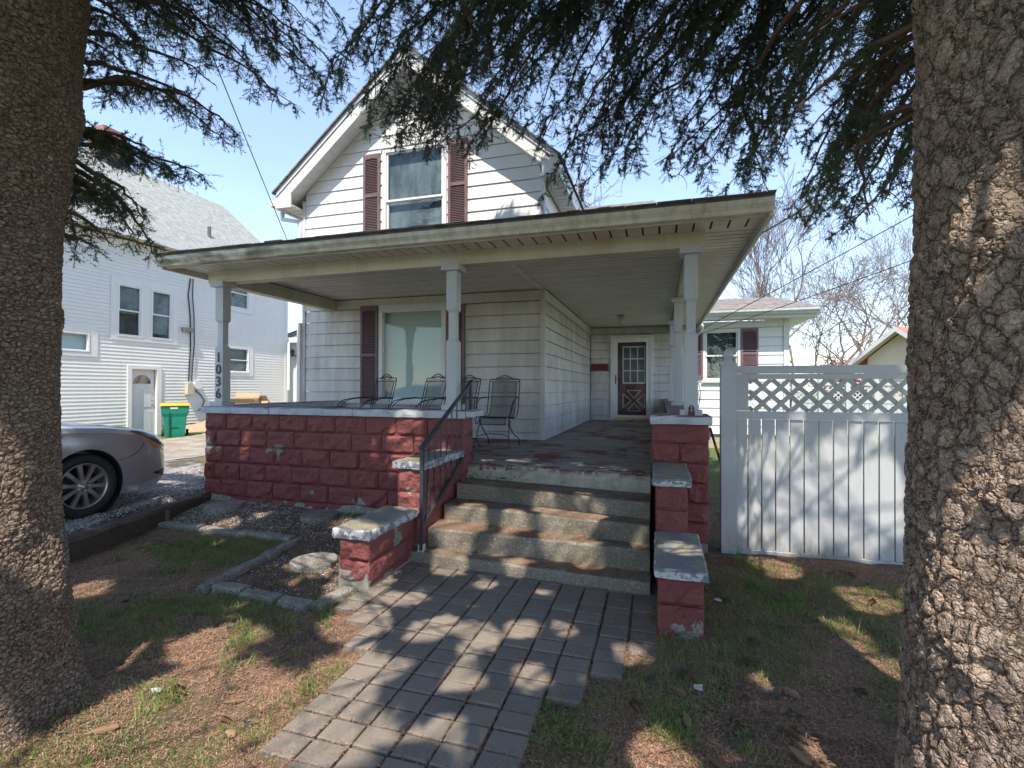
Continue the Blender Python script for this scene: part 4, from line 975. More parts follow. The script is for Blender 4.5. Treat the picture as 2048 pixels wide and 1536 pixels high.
for i, (x, y, rz, lb) in enumerate(((-2.215, 6.74, .03, 'black wrought iron patio chair standing alone by the corner of the white wall'),
                                    (-3.79, 5.80, -.42, 'leftmost black iron patio chair, in front of the left window shutter'),
                                    (-3.03, 5.84, -.42, 'black iron patio chair in front of the picture window beside the middle post'),
                                    (-2.80, 6.44, -.40, 'black iron patio chair half hidden behind the middle post and handrail'))):
    c = ch0 if i == 0 else copy_tree(ch0)
    c.location = (x, y, .728); c.rotation_euler = (0, 0, rz); tag(c, lb, 'chair', 'black iron patio chairs on the porch')

# ================================================================ WHITE FENCE GATE PANEL
FY = 5.12
fe = thing('privacy_fence', 'white vinyl fence with lattice top and a ball-topped post beside the porch', 'fence', (1.9, FY, 0))
MB().cbox(.560, .692, FY-.066, FY+.066, -.08, 1.79, .006).build('fence_post', M_VIN, fe)
MB().box(.553, .699, FY-.073, FY+.073, 1.781, 1.802).build('post_collar', M_VIN, fe)
def sq_lathe(prof, cx, cy, z0):
    vs = []; fs = []
    for (r, z) in prof:
        for k in range(16):
            a = 2*PI*k/16; q = max(abs(math.cos(a)), abs(math.sin(a))); e = r/(q**.75); vs.append((cx+e*math.cos(a), cy+e*math.sin(a), z0+z))
    for i in range(len(prof)-1):
        for k in range(16): fs.append((i*16+k, i*16+(k+1) % 16, (i+1)*16+(k+1) % 16, (i+1)*16+k))
    fs.append(tuple((len(prof)-1)*16+k for k in range(16))); return MB().add(vs, fs)
sq_lathe([(.050,0),(.046,.008),(.037,.022),(.034,.036),(.040,.052),(.046,.062),(.050,.070),(.049,.09),(.040,.112),(.026,.130),(.012,.142),(.002,.146)], .626, FY, 1.80).build('finial', M_VIN, fe, smooth=False)
FX1 = 3.5
MB().cbox(.694, FX1, FY-.028, FY+.028, 1.704, 1.776, .004).build('top_rail', M_VIN, fe)
MB().cbox(.694, FX1, FY-.028, FY+.028, 1.276, 1.350, .004).build('middle_rail', M_VIN, fe)
MB().cbox(.694, FX1, FY-.026, FY+.026, -.01, .052, .004).build('bottom_rail', M_VIN, fe)
MB().box(.806, FX1, FY-.018, FY+.018, 1.652, 1.700).build('lattice_strip', M_VIN, fe)
MB().box(.694, .803, FY-.022, FY+.022, 1.354, 1.700).build('lattice_stile', M_VIN, fe)
xs_ = [.694]; x = .799
while x < FX1: xs_.append(x); x += .1174
for a, b in zip(xs_[:-1], xs_[1:]):
    yo = random.uniform(-.0015, .0015); MB().cbox(a+.006, b-.006, FY-.013+yo, FY+.011+yo, .054, 1.273, .003).build('picket', M_VIN, fe)
for (rz_, dpt, nm) in ((1, FY-.006, 'lattice_slat'), (-1, FY+.006, 'lattice_slat')):   # diagonal slats, cut to the opening
    zl, zh = 1.353, 1.650; xl, xh = .808, FX1; c0 = .849 - rz_*1.50
    for k in range(-6, 26):
        c = .849 + k*.1545 - rz_*1.502
        pa = []                                                # x = c + rz*z
        for z in (zl, zh): pa.append((c + rz_*z, z))
        (xa, za), (xb, zb) = pa
        if max(xa, xb) < xl+.01 or min(xa, xb) > xh: continue
        def clip(xa, za, xb, zb):
            if xa < xl: za += (xl-xa)*rz_; xa = xl
            if xb < xl: zb += (xl-xb)*rz_; xb = xl
            if xa > xh: za += (xh-xa)*rz_; xa = xh
            if xb > xh: zb += (xh-xb)*rz_; xb = xh
            return xa, za, xb, zb
        xa, za, xb, zb = clip(xa, za, xb, zb)
        if abs(za-zb) < .02: continue
        MB().beam((xa, dpt, za), (xb, dpt, zb), .040, .010, (0, 1, 0)).build(nm, M_LATT, fe)
for q in ((.70, 1.765), (.70, 1.715), (.70, 1.34), (.70, 1.29)): MB().lathe([(.006,0),(.005,.003),(.0,.004)], (0,0,0), 8).build('screw', M_IRON, fe, xf=Matrix.Translation((q[0]+.01, FY-.028, q[1])) @ Matrix.Rotation(PI/2, 4, 'X'))
# tool handle leaning behind the pier, downspout elbow, cable
tl = thing('tool_handle', 'black pole with a yellow ring leaning between the red pier and the fence', 'tool', (.62, 5.7, 0))
a, b = on(1, 5.62, 1425, 872), on(1, 5.55, 1446, 940); d_ = (b-a)
MB().cyl(a-d_*.25, b+d_*.9, .013, 10).build('pole', M_BLK, tl, smooth=True); MB().cyl(a+d_*.25, a+d_*.50, .0155, 12).build('yellow_ring', simple('yellow_paint', (.72, .45, .02), .4), tl, smooth=True)
MB().tube([(.93,12.45,3.12),(.97,12.5,3.02),(.95,12.6,2.93),(.80,12.9,2.80),(.62,12.93,2.70)], .04, 10).build('downspout', M_TRIM, house, smooth=True)
cb = thing('coiled_cable', 'thin black cable hanging down the wing wall behind the right post', 'cable', (.85, 12.9, 1))
pts = [on(1, 12.9, *q) for q in ((1394, 762), (1399, 772), (1401, 785), (1400, 800), (1396, 815), (1396, 840), (1403, 852), (1418, 852), (1424, 860), (1418, 868), (1408, 866))]
MB().tube(pts, .009, 5).build('cable', M_BLK, cb)
br = thing('clamp', 'small black wire clamp on a brown block at the foot of the right front post', 'clamp', (.33, 5.03, 1.30))
MB().box(.262, .322, 5.005, 5.03, 1.303, 1.340).build('block', simple('brown_block', (.12, .05, .045), .7), br)
for k, (w_, h_) in enumerate(((.022, .062), (.018, .048), (.014, .034))):
    MB().tube([(.292-w_,5.012-k*.008,1.338),(.292-w_,5.012-k*.008,1.338+h_*.7),(.292-w_*.4,5.012-k*.008,1.338+h_),(.292+w_*.4,5.012-k*.008,1.338+h_),(.292+w_,5.012-k*.008,1.338+h_*.7),(.292+w_,5.012-k*.008,1.338)], .0045, 5).build('wire_loop', M_BLK, br)

# ================================================================ TIMBER, EDGING, STEPPING STONES
tm = thing('landscape_timber', 'weathered brown timber holding back the gravel drive', 'timber', (-5.4, 4.2, 0))
def timber():
    m = MB(); vs = []; fs = []; n = 36; ring = [(-.09,-.16),(-.095,.03),(-.065,.072),(.06,.075),(.085,.045),(.088,-.16)]
    for i in range(n+1):
        t = i/n; y = 1.6 + (5.62-1.6)*t; x = float(timber_x(y)) + .005; z = .115 + .02*(t)
        for j, (a, b) in enumerate(ring): vs.append((x+a+(vnoise(y*6, j*3.1, 3)-.5)*.022, y+a*.25, z+b+(vnoise(y*5, j*2.3, 7)-.5)*.022))
    k = len(ring)
    for i in range(n):
        for j in range(k): fs.append((i*k+j, i*k+(j+1) % k, (i+1)*k+(j+1) % k, (i+1)*k+j))
    fs += [tuple(range(k))[::-1], tuple(n*k+j for j in range(k))]; return m.add(vs, fs)
timber().build('beam', M_TIMB, tm)
MB().cbox(float(timber_x(4.25))+.085, float(timber_x(4.25))+.115, 4.23, 4.27, -.02, .17, .006).build('stake', simple('rusty_stake', (.24, .11, .065), .8, sc=30, var=.4), tm)
ED = [((-5.27,4.14),(-4.72,4.16)), ((-4.70,4.155),(-4.19,4.12)), ((-4.17,4.12),(-3.50,4.10)), ((-3.47,4.16),(-3.42,3.66)), ((-3.43,3.63),(-3.38,3.20)), ((-3.385,3.17),(-3.37,2.96)),
      ((-3.28,3.03),(-3.02,3.04)), ((-2.99,3.00),(-2.68,2.985)), ((-2.65,2.99),(-2.40,2.985)), ((-2.30,3.38),(-2.36,2.98))]
EL_ = ['long flat concrete edging stone nearest the timber', 'concrete edging stone second from the timber along the grass', 'concrete edging stone along the grass ending at the bed corner',
       'concrete edging stone at the outer corner of the pebble bed', 'middle edging stone running from the bed corner towards the yard', 'short broken edging stone at the near left corner of the bed',
       'small rough edging stone right of the near left bed corner', 'cracked edging stone in the middle of the near bed edge', 'edging stone of the near bed edge beside the corner piece', 'edging stone running from the red pier to the near corner']
M_EDGE = m_aggr('edging_concrete', (.20, .19, .165), (.36, .345, .30), (.13, .13, .07), .3)
for i, ((ax, ay), (bx_, by_)) in enumerate(ED):
    z = float(gh((ax+bx_)/2, (ay+by_)/2)); a = Vector((ax, ay, z+.02)); b = Vector((bx_, by_, z+.02)); t = (b-a).normalized(); s_ = Vector((-t.y, t.x, 0)); n = 7; vs = []; fs = []
    ring = [(-.055,-.06),(-.052,.012),(-.038,.028),(.036,.03),(.053,.014),(.056,-.06)]; k = 6
    for u in range(n+1):
        p = a + (b-a)*(u/n)
        for j, (q, h) in enumerate(ring): vs.append(tuple(p + s_*(q+random.uniform(-.007,.007)) + Vector((0,0,h+random.uniform(-.005,.006)))+t*random.uniform(-.008,.008)))
    for u in range(n):
        for j in range(k): fs.append((u*k+j, u*k+(j+1) % k, (u+1)*k+(j+1) % k, (u+1)*k+j))
    fs += [tuple(range(k))[::-1], tuple(n*k+j for j in range(k))]
    tag(MB().add(vs, fs).build('edging_stone', M_EDGE), EL_[i], 'edging stone', 'concrete edging stones round the pebble bed')
for (x, y, r_, lb) in ((-5.02, 4.72, .215, 'round pebbled stepping stone nearest the timber'), (-3.69, 4.76, .205, 'round pebbled stepping stone in the middle of the bed near the wall'), (-2.92, 3.70, .20, 'round pebbled stepping stone beside the lowest left pier')):
    z = float(gh(x, y))+.014; m = MB(); n = 30; vs = []; fs = []
    for (q, h) in ((1, -.04), (1.0, .018), (.985, .030), (.95, .034), (0, .036)):
        for k in range(n): a = 2*PI*k/n; e = r_*q*(1+.03*math.sin(3*a+x)+random.uniform(-.012, .012)); vs.append((x+e*math.cos(a), y+e*math.sin(a), z+h+random.uniform(-.002,.002)))
    for i in range(4):
        for k in range(n): fs.append((i*n+k, i*n+(k+1) % n, (i+1)*n+(k+1) % n, (i+1)*n+k))
    tag(m.add(vs, fs).build('stepping_stone', M_STONE), lb, 'stepping stone', 'round stepping stones in the bed')

# ================================================================ PARKED CAR (nose towards +Y)
CX, CG, CN = -6.68, .185, 4.83
car = thing('parked_car', 'silver grey sedan parked on the gravel behind the left tree trunk', 'car', (CX, 2.6, CG))
def lerp(tab, d):
    for (a, va), (b, vb) in zip(tab[:-1], tab[1:]):
        if d <= b:
            t = (d-a)/(b-a); t = t*t*(3-2*t) if False else t; return va + (vb-va)*max(0, t)
    return tab[-1][1]
HW = [(0,.46),(.04,.60),(.12,.71),(.25,.795),(.45,.862),(.75,.905),(1.1,.925),(2.5,.935),(4.0,.92),(4.6,.86),(4.85,.72)]
ZC = [(0,.62),(.03,.72),(.10,.80),(.25,.865),(.5,.92),(.9,.985),(1.3,1.035),(1.55,1.06),(2.35,1.42),(2.8,1.46),(3.4,1.45),(4.15,1.10),(4.7,1.06),(4.85,.98)]
ZSH = [(0,.54),(.03,.61),(.10,.70),(.25,.78),(.5,.855),(.9,.925),(1.3,.955),(2.0,.97),(3.4,.96),(4.6,.95),(4.85,.9)]
ZB = [(0,.30),(.06,.22),(.3,.18),(1,.17),(4,.17),(4.7,.24),(4.85,.34)]
def sec(d):
    hw, zc, zs, zb = lerp(HW, d), lerp(ZC, d), lerp(ZSH, d), lerp(ZB, d); cab = max(0, min(1, (zc - zs - .12)/.2))
    tw = hw*(.70 - .0*cab)
    p = [(0, zc), (tw*.5, zc-.006), (tw*.85, zc-.02-.02*cab), (tw, zc-.035-.03*cab), (hw*(.86), (zs+.035) if cab < .05 else zs+.05), (hw*.955, zs), (hw*.99, zs-.05), (hw*.985, zs-.10), (hw, zs-.16),
         (hw, .46), (hw*.992, .36), (hw*.975, .27), (hw*.93, zb), (hw*.5, zb-.02), (0, zb-.02)]
    return p
ds = [0,.015,.04,.08,.12,.18,.25,.35,.45,.6,.75,.9,1.05,1.2,1.35,1.5,1.75,2.05,2.35,2.6,2.9,3.2,3.5,3.8,4.1,4.4,4.6,4.75,4.85]
def loftpt(d, q, s_=1): return (CX + s_*q[0], CN - d - (.0), CG + q[1])
m = MB(); rows = []
for d in ds:
    p = sec(d); full = [loftpt(d, q) for q in p] + [loftpt(d, q, -1) for q in p[-2:0:-1]]; rows.append(full)
k = len(rows[0]); vs = [p for r in rows for p in r]; fs = []
for i in range(len(rows)-1):
    for j in range(k): fs.append((i*k+j, i*k+(j+1) % k, (i+1)*k+(j+1) % k, (i+1)*k+j))
fs += [tuple(range(k)), tuple((len(rows)-1)*k+j for j in range(k))[::-1]]
M_CAR = Mt('silver_car_paint'); _n = M_CAR.noise(900, 1); M_CAR = M_CAR.fin(M_CAR.mix(M_CAR.ramp(_n, .4, .6), (.50, .52, .55), (.60, .62, .64)), .20, None, 0, .55, .5, 1.0)
body = m.add(vs, fs).build('body', M_CAR, car, smooth=True)
WZ = CG + .335; WY = [3.70, 3.70-2.75]
for wy in WY:
    for s_ in (1, -1):
        ct = MB().tube([(CX+s_*.60, wy, WZ), (CX+s_*1.1, wy, WZ)], [.385, .385], 40).build('cut', M_BLK)
        md = body.modifiers.new('c', 'BOOLEAN'); md.object = ct; md.operation = 'DIFFERENCE'; md.solver = 'EXACT'
        bpy.context.view_layer.update(); me = bpy.data.meshes.new_from_object(body.evaluated_get(bpy.context.evaluated_depsgraph_get()))
        body.modifiers.clear(); body.data = me; bpy.data.objects.remove(ct)
body.data.materials.clear(); body.data.materials.append(M_CAR)
for p in body.data.polygons: p.use_smooth = True; p.material_index = 0
body.data.set_sharp_from_angle(angle=math.radians(34))
M_RUB = simple('tyre_rubber', (.020, .021, .024), .75, sc=20, var=.3, bump=.001); M_RIM = simple('alloy_rim', (.42, .41, .41), .32, .75, var=.1)
for wy in WY:
    for s_ in (1, -1):
        MB().tube([(CX+s_*.60, wy, WZ), (CX+s_*.895, wy, WZ)], [.378, .383], 40, cap=False).build('wheel_liner', M_RUB, car, smooth=True)
        wt = bpy.data.objects.new('wheel', None); COL.objects.link(wt); wt.parent = car; wt.matrix_parent_inverse = parent_inv(car)
        X = lambda r, z: (r, z)
        R90 = Matrix.Translation((CX+s_*.80, wy, WZ)) @ Matrix.Rotation(s_*PI/2, 4, 'Y')
        def wpart(mb, nm, mt, sm=True):
            o = mb.build(nm, mt, None, xf=R90, smooth=sm); o.parent = wt; o.matrix_parent_inverse = parent_inv(car) @ Matrix.Identity(4)
            o.matrix_parent_inverse = Matrix.Translation(-Vector(car.location)) @ Matrix.Identity(4); o.matrix_parent_inverse = Matrix.Identity(4); return o
        wpart(MB().lathe([(.238,-.10),(.30,-.112),(.325,-.095),(.333,-.06),(.335,.0),(.333,.06),(.325,.092),(.305,.105),(.27,.108),(.248,.098),(.238,.085),(.236,-.05)], (0,0,0), 56), 'tyre', M_RUB)
        rm = MB().lathe([(.236,-.09),(.240,.085),(.232,.092),(.222,.080),(.214,.03),(.210,-.06)], (0,0,0), 56); wpart(rm, 'rim', M_RIM)
        sp_ = MB()
        for k_ in range(10):
            a = 2*PI*k_/10 + .17; ca, sa = math.cos(a), math.sin(a)
            def W(r, t, z): return (r*ca - t*sa, r*sa + t*ca, z)
            sp_.add([W(.05,-.022,.045),W(.05,.022,.045),W(.05,.022,.078),W(.05,-.022,.078),W(.14,-.018,.052),W(.14,.018,.052),W(.14,.016,.083),W(.14,-.016,.083),W(.222,-.027,.05),W(.222,.027,.05),W(.222,.024,.077),W(.222,-.024,.077)],
                    [(0,1,5,4),(1,2,6,5),(2,3,7,6),(3,0,4,7),(4,5,9,8),(5,6,10,9),(6,7,11,10),(7,4,8,11)])
            sp_.add([W(.06,-.004,.0785),W(.06,.004,.0785),W(.215,.005,.0782),W(.215,-.005,.0782),W(.14,-.004,.0865),W(.14,.004,.0865)], [(0,1,5,4),(4,5,2,3)])
        wpart(sp_, 'spokes', M_RIM, False)
        wpart(MB().lathe([(.066,.03),(.066,.066),(.056,.080),(.034,.084),(.032,.090),(.0,.094)], (0,0,0), 24), 'hub', M_RIM)
        nt = MB()
        for k_ in range(5): a = 2*PI*k_/5+.3; nt.lathe([(.012,.07),(.012,.088),(.009,.094),(.0,.095)], (.048*math.cos(a), .048*math.sin(a), 0), 8)
        wpart(nt, 'wheel_nuts', M_CHROME); wpart(MB().lathe([(.0,-.06),(.19,-.06),(.19,-.04),(.0,-.04)], (0,0,0), 30), 'brake_disc', simple('brake_steel', (.05,.05,.05), .5, .6))
# glass, lamps
def carpatch(d0, d1, q0, q1, off, name, mat, par=car, n=10, mm=8, shape=None, s_=1):
    """a patch lying on the body between stations d0..d1 and section positions q0..q1"""
    vs = []; fs = []
    for i in range(n+1):
        for j in range(mm+1):
            u, v = i/n, j/mm
            if shape: d, q = shape(u, v)
            else: d = d0+(d1-d0)*u; q = q0+(q1-q0)*v
            p = sec(d); a = int(min(len(p)-2, max(0, math.floor(q)))); t = q-a
            x = p[a][0]*(1-t)+p[a+1][0]*t; z = p[a][1]*(1-t)+p[a+1][1]*t
            e = .01; p2 = sec(min(4.85, d+e)); x2 = p2[a][0]*(1-t)+p2[a+1][0]*t; z2 = p2[a][1]*(1-t)+p2[a+1][1]*t
            tu = Vector((x2-x, -e, z2-z)); tv = Vector((p[a+1][0]-p[a][0], 0, p[a+1][1]-p[a][1])); nr = tv.cross(tu)
            if nr.length > 0: nr.normalize()
            if nr.dot(Vector((x, .3, z-.6))) < 0: nr = -nr
            P = Vector((x, CN-CN-d, z)) + nr*off; vs.append((CX+s_*P.x, CN+P.y, CG+P.z))
    for i in range(n):
        for j in range(mm): a = i*(mm+1)+j; fs.append((a, a+1, a+mm+2, a+mm+1))
    return MB().add(vs, fs).build(name, mat, par, smooth=True)
M_LENS = simple('headlight_lens', (.16, .18, .22), .05, .6, coat=1, sc=45, var=.8); M_AMB = simple('amber_marker', (.85, .24, .01), .15, coat=1, var=.08); M_CARGL = simple('car_glass', (.02, .022, .025), .05, coat=1)  # strong tone noise in the lens colour stands in for reflections
for s_ in (1, -1):
    hl = carpatch(0, 0, 0, 0, .006, 'headlight', M_LENS, shape=lambda u, v: (.10+.54*u, 4.4+.5*u + (3.3-2.9*u)*v), s_=s_)
    carpatch(0, 0, 0, 0, .010, 'marker_lamp', M_AMB, hl, shape=lambda u, v: (.26+.42*u, 7.2-1.6*u + (.75-.65*u)*v), s_=s_)
    carpatch(1.75, 3.95, 3.15, 3.9, .004, 'side_window', M_CARGL, s_=s_); carpatch(.10, .34, 10.0, 11.3, .004, 'fog_opening', M_BLK, shape=lambda u, v: (.06+.28*u, 9.9+.2*u + (1.3-1.2*u)*v), s_=s_)
carpatch(1.58, 2.33, 0, 3.0, .004, 'windscreen', M_CARGL); carpatch(1.58, 2.33, 0, 3.0, .004, 'windscreen', M_CARGL, s_=-1)
carpatch(.02, .08, 0, 4.5, .004, 'grille', M_BLK, shape=lambda u, v: (.004+.06*u, 8.2+.9*u+2.0*v)); 
seam = [(CX + lerp(HW, d)*1.0 + .0015, CN-d, CG+z) for d, z in ((.50,.72),(.53,.66),(.60,.61),(.70,.575),(.80,.56))]
MB().tube(seam, .0035, 4).build('bumper_seam', M_BLK, car)

# ================================================================ NEIGHBOUR HOUSE
NXW = -14.9
nb = thing('neighbour_house', 'tall white vinyl-sided house with grey-green shingle roof across the gravel lane', 'house', (-18.7, 11, 0))
fN = fx(NXW)
MB().box(-22.5, NXW-.13, 3.0, 17.05, .0, 5.88).build('wall', M_SIDN, nb)
holesN = [(10.30, 11.025, 3.02, 4.56), (11.28, 11.98, 3.02, 4.56), (8.3, 9.6, 2.50, 3.12), (10.66, 11.56, .0, 2.11), (14.0, 15.05, 4.44, 5.75), (14.0, 15.05, 2.08, 3.05)]
js = MB(); z = .36; zsn = []
while z < 5.9: zsn.append(z); z += .1015
siding(fN, 3.0, 17.0, zsn, M_SIDN, nb, holes=holesN, join=js); js.build('siding', M_SIDN, nb, kind='stuff')
def trimrect(fr, a, b, c, d, w_, nm='window_trim', par=nb, o1=.035):
    m = MB(); bx(m, fr, a, a+w_, .0, o1, c, d); bx(m, fr, b-w_, b, .0, o1, c, d); bx(m, fr, a+w_, b-w_, .0, o1, d-w_, d); bx(m, fr, a+w_, b-w_, .0, o1, c, c+w_*.6); return m.build(nm, M_SIDN, par)
wn_ = dict(casing=.045, blind=M_CURT, trim=M_WHITE, sill=False)
trimrect(fN, 10.135, 12.165, 2.91, 4.73, .17); m = MB(); bx(m, fN, 11.03, 11.275, .0, .035, 3.02, 4.555); m.build('window_trim', M_SIDN, nb)
window(nb, fN, 10.30, 11.025, 3.02, 4.56, bz=3.7, **wn_); window(nb, fN, 11.28, 11.98, 3.02, 4.56, bz=3.2, **wn_)
trimrect(fN, 8.1, 9.80, 2.38, 3.22, .18); window(nb, fN, 8.3, 9.60, 2.50, 3.03, .045, 1, M_BLIND, trim=M_WHITE, sill=False)
trimrect(fN, 13.8, 15.25, 4.32, 5.8, .2); window(nb, fN, 14.0, 15.05, 4.44, 5.6, **wn_)
trimrect(fN, 13.8, 15.25, 1.98, 3.22, .2); window(nb, fN, 14.0, 15.05, 2.08, 3.03, **wn_)
m = MB()
for q in ((10.60, 10.72, .05, 2.20), (11.48, 11.62, .05, 2.20), (10.72, 11.48, 2.09, 2.20)): bx(m, fN, q[0], q[1], -.05, .05, q[2], q[3])
nd = m.build('door', M_SIDN, nb); m = MB(); bx(m, fN, 10.72, 11.48, -.11, -.07, .06, 2.09); m.build('door_leaf', M_WDOOR, nd)
m = MB()
for (a, b, c, d) in ((10.80, 11.04, .95, 1.50), (11.14, 11.38, .95, 1.50), (10.80, 11.04, .2, .84), (11.14, 11.38, .2, .84)): bx(m, fN, a, b, -.07, -.058, c, d)
m.build('door_panels', M_WDOOR, nd)
arc = [(10.84 + .26 - .26*math.cos(PI*k/12), 1.66 + .26*math.sin(PI*k/12)) for k in range(13)]
MB().prism([fN(a, -.066, z) for a, z in arc], (.006, 0, 0)).build('fan_light', M_CARGL, nd)
MB().lathe([(.02,0),(.03,.01),(.03,.04),(.0,.055)], (0,0,0), 12).build('door_knob', M_BRASS, nd, xf=Matrix.Translation(fN(11.42, -.07, 1.02)) @ Matrix.Rotation(PI/2, 4, 'Y'))
MB().lathe([(.025,0),(.03,.01),(.02,.02),(.0,.022)], (0,0,0), 12).build('door_lock', M_CHROME, nd, xf=Matrix.Translation(fN(11.42, -.07, 1.16)) @ Matrix.Rotation(PI/2, 4, 'Y'))
MB().box(NXW+.0, NXW+.03, 16.93, 17.08, .3, 5.9).build('corner_board', M_SIDN, nb)
# roof, eave
EX, EZ, RX_, RZ_ = -14.48, 5.98, -18.7, 9.6
MB().prism([(EX,4.5,EZ),(EX,17.45,EZ),(RX_,17.45,RZ_),(RX_,4.5,RZ_)], (0,0,.05)).build('roof', M_SHN, nb)
MB().prism([(2*RX_-EX,4.5,EZ),(2*RX_-EX,17.45,EZ),(RX_,17.45,RZ_),(RX_,4.5,RZ_)], (0,0,.05)).build('roof', M_SHN, nb)
MB().prism([(-22.5,16.9,5.88),(NXW-.13,16.9,5.88),(RX_,16.9,9.35)], (0,.1,0)).build('gable', M_SIDN, nb)
MB().prism([(-22.5,4.9,5.88),(NXW-.13,4.9,5.88),(RX_,4.9,9.35)], (0,.1,0)).build('gable', M_SIDN, nb)
MB().box(EX+.001, NXW-.12 if False else -14.93, 4.6, 17.3, 5.895, 5.915).build('soffit', M_CREAM, nb)
MB().box(EX-.0, EX+.03, 4.6, 17.42, 5.86, 6.02).build('fascia', M_SIDN, nb)
MB().prism([(EX+.02,17.44,5.87),(RX_,17.44,9.5),(RX_,17.44,9.64),(EX+.02,17.44,6.02)], (0,.03,0)).build('rake_board', M_SIDN, nb)
MB().cyl((-15.6,13.95,6.9),(-15.6,13.95,7.35),.06,10).build('vent_pipe', simple('grey_pipe', (.12,.11,.12), .5), nb)
m = MB().box(-18.95, -18.25, 12.15, 12.85, 8.8, 10.55); m.build('chimney', M_BRICK, nb); MB().box(-19.0,-18.2,12.1,12.9,8.9,9.62).build('flashing', simple('lead', (.12,.13,.15), .5), nb)
# utility meter, cables, flood lamp
ms = MB().tube([fN(12.60,.03,5.15), fN(12.52,.03,4.6), fN(12.60,.03,3.9), fN(12.62,.03,3.0), fN(12.58,.03,2.2), fN(12.55,.04,1.75)], .018, 6).tube([fN(12.68,.05,5.15), fN(12.66,.05,4.6), fN(12.72,.05,3.9), fN(12.74,.05,3.0), fN(12.68,.05,2.2), fN(12.66,.04,1.75)], .016, 6)
ms.tube([fN(12.75,.04,1.5), fN(13.0,.04,1.3), fN(13.15,.04,1.1), fN(13.05,.04,.85), fN(12.9,.04,.75)], .015, 6)
ms.build('service_cable', M_BLK, nb)
bxm = MB(); bx(bxm, fN, 12.42, 12.66, .02, .16, 1.32, 1.66); bxm.build('meter_box', simple('beige_box', (.55, .48, .38), .6), nb); bxm = MB(); bx(bxm, fN, 12.70, 12.95, .02, .14, 1.5, 1.74); bxm.build('meter_box', M_WHITE, nb)
bxm = MB(); bx(bxm, fN, 12.30, 12.62, .03, .14, 3.37, 3.50); bxm.build('flood_lamp', simple('lamp_grey', (.16,.16,.17), .5), nb)
# rear lean-to with its door and lantern
ad = thing('rear_addition', 'low white addition with dark roof and half-glass door behind the neighbour house', 'building', (-13.5, 19, 0))
MB().box(-15.2, -10.5, 17.55, 21.5, 0, 3.55).build('wall', M_SIDN, ad)
js = MB(); siding(fy(17.55), -14.88, -10.5, zsn[:32], M_SIDN, ad, join=js); js.build('siding', M_SIDN, ad, kind='stuff')
MB().add([(-15.6,17.1,3.62),(-10.2,17.1,3.62),(-10.2,21,5.1),(-15.6,21,5.1)], [(0,1,2,3)]).build('roof', M_SHD, ad)
MB().box(-15.6, -10.2, 17.05, 17.12, 3.42, 3.60).build('gutter', M_SIDN, ad); MB().box(-15.5, -10.2, 17.12, 17.55, 3.50, 3.52).build('soffit', M_CREAM, ad)
fA = fy(17.5); m = MB(); bx(m, fA, -14.72, -13.75, .0, .05, .5, 2.95); ao = m.build('door', M_WDOOR, ad)
m = MB(); bx(m, fA, -14.45, -13.95, .052, .06, 1.75, 2.7); m.build('door_glass', M_CARGL, ao); m = MB()
for a in range(4): bx(m, fA, -14.46+.16*a, -14.44+.16*a, .061, .07, 1.75, 2.7)
for a in range(4): bx(m, fA, -14.46, -13.95, .0605, .0695, 1.74+.31*a, 1.76+.31*a)
m.build('muntins', M_WHITE, ao)
ln = thing('wall_lantern', 'black carriage lantern on the wall beside the half-glass door of the addition', 'lantern', (-14.85, 17.3, 3.0))
MB().lathe([(.04,-.14),(.06,-.10),(.085,.08),(.10,.10),(.03,.17),(.0,.2)], (-14.83,17.3,2.98), 8).build('lamp_head', M_BLK, ln); MB().cyl((-14.83,17.3,2.95),(-14.83,17.53,2.85),.015,6).build('bracket', M_BLK, ln)

# ================================================================ BIN, BOXES, WOOD
bn = thing('wheeled_bin', 'green wheeled recycling bin with a yellow lid beside the white door', 'bin', (-13.35, 10.9, .06))
M_BIN = simple('green_plastic', (.005, .20, .13), .4, var=.1); M_LID = simple('yellow_lid', (.80, .42, .01), .35)
b0 = on(2, .06, 350, 876); bz_ = .06; fb = (Vector((0, 0, 0)) - Vector((b0.x, b0.y, 0))).normalized(); sb = Vector((-fb.y, fb.x, 0))
def Bn(x, y, z): q = Vector((b0.x, b0.y, bz_)) - fb*.30 + sb*x + fb*y; return (q.x, q.y, bz_ + z)
def ringb(z, w_, y0, y1): return [Bn(-w_, y1, z), Bn(w_, y1, z), Bn(w_, y0, z), Bn(-w_, y0, z)]
R_ = [ringb(.0, .235, -.24, .24), ringb(.05, .24, -.25, .25), ringb(.62, .285, -.28, .28), ringb(.72, .335, -.31, .315), ringb(.93, .35, -.34, .33), ringb(.95, .35, -.34, .33)]
m = MB(); vs = [p for r in R_ for p in r]; fs = [(3,2,1,0), tuple(len(vs)-4+j for j in range(4))]
for i in range(len(R_)-1):
    for j in range(4): fs.append((i*4+j, i*4+(j+1) % 4, i*4+4+(j+1) % 4, i*4+4+j))
m.add(vs, fs).build('bin_body', M_BIN, bn, bevel=.03)
m = MB(); m.add([Bn(-.38,.37,.945), Bn(.38,.37,.945), Bn(.38,-.37,.955), Bn(-.38,-.37,.955), Bn(-.37,.35,.99), Bn(.37,.35,.99), Bn(.34,-.33,1.02), Bn(-.34,-.33,1.02)], [(0,3,2,1),(4,5,6,7),(0,1,5,4),(1,2,6,5),(2,3,7,6),(3,0,4,7)]); m.build('lid', M_LID, bn, bevel=.015)
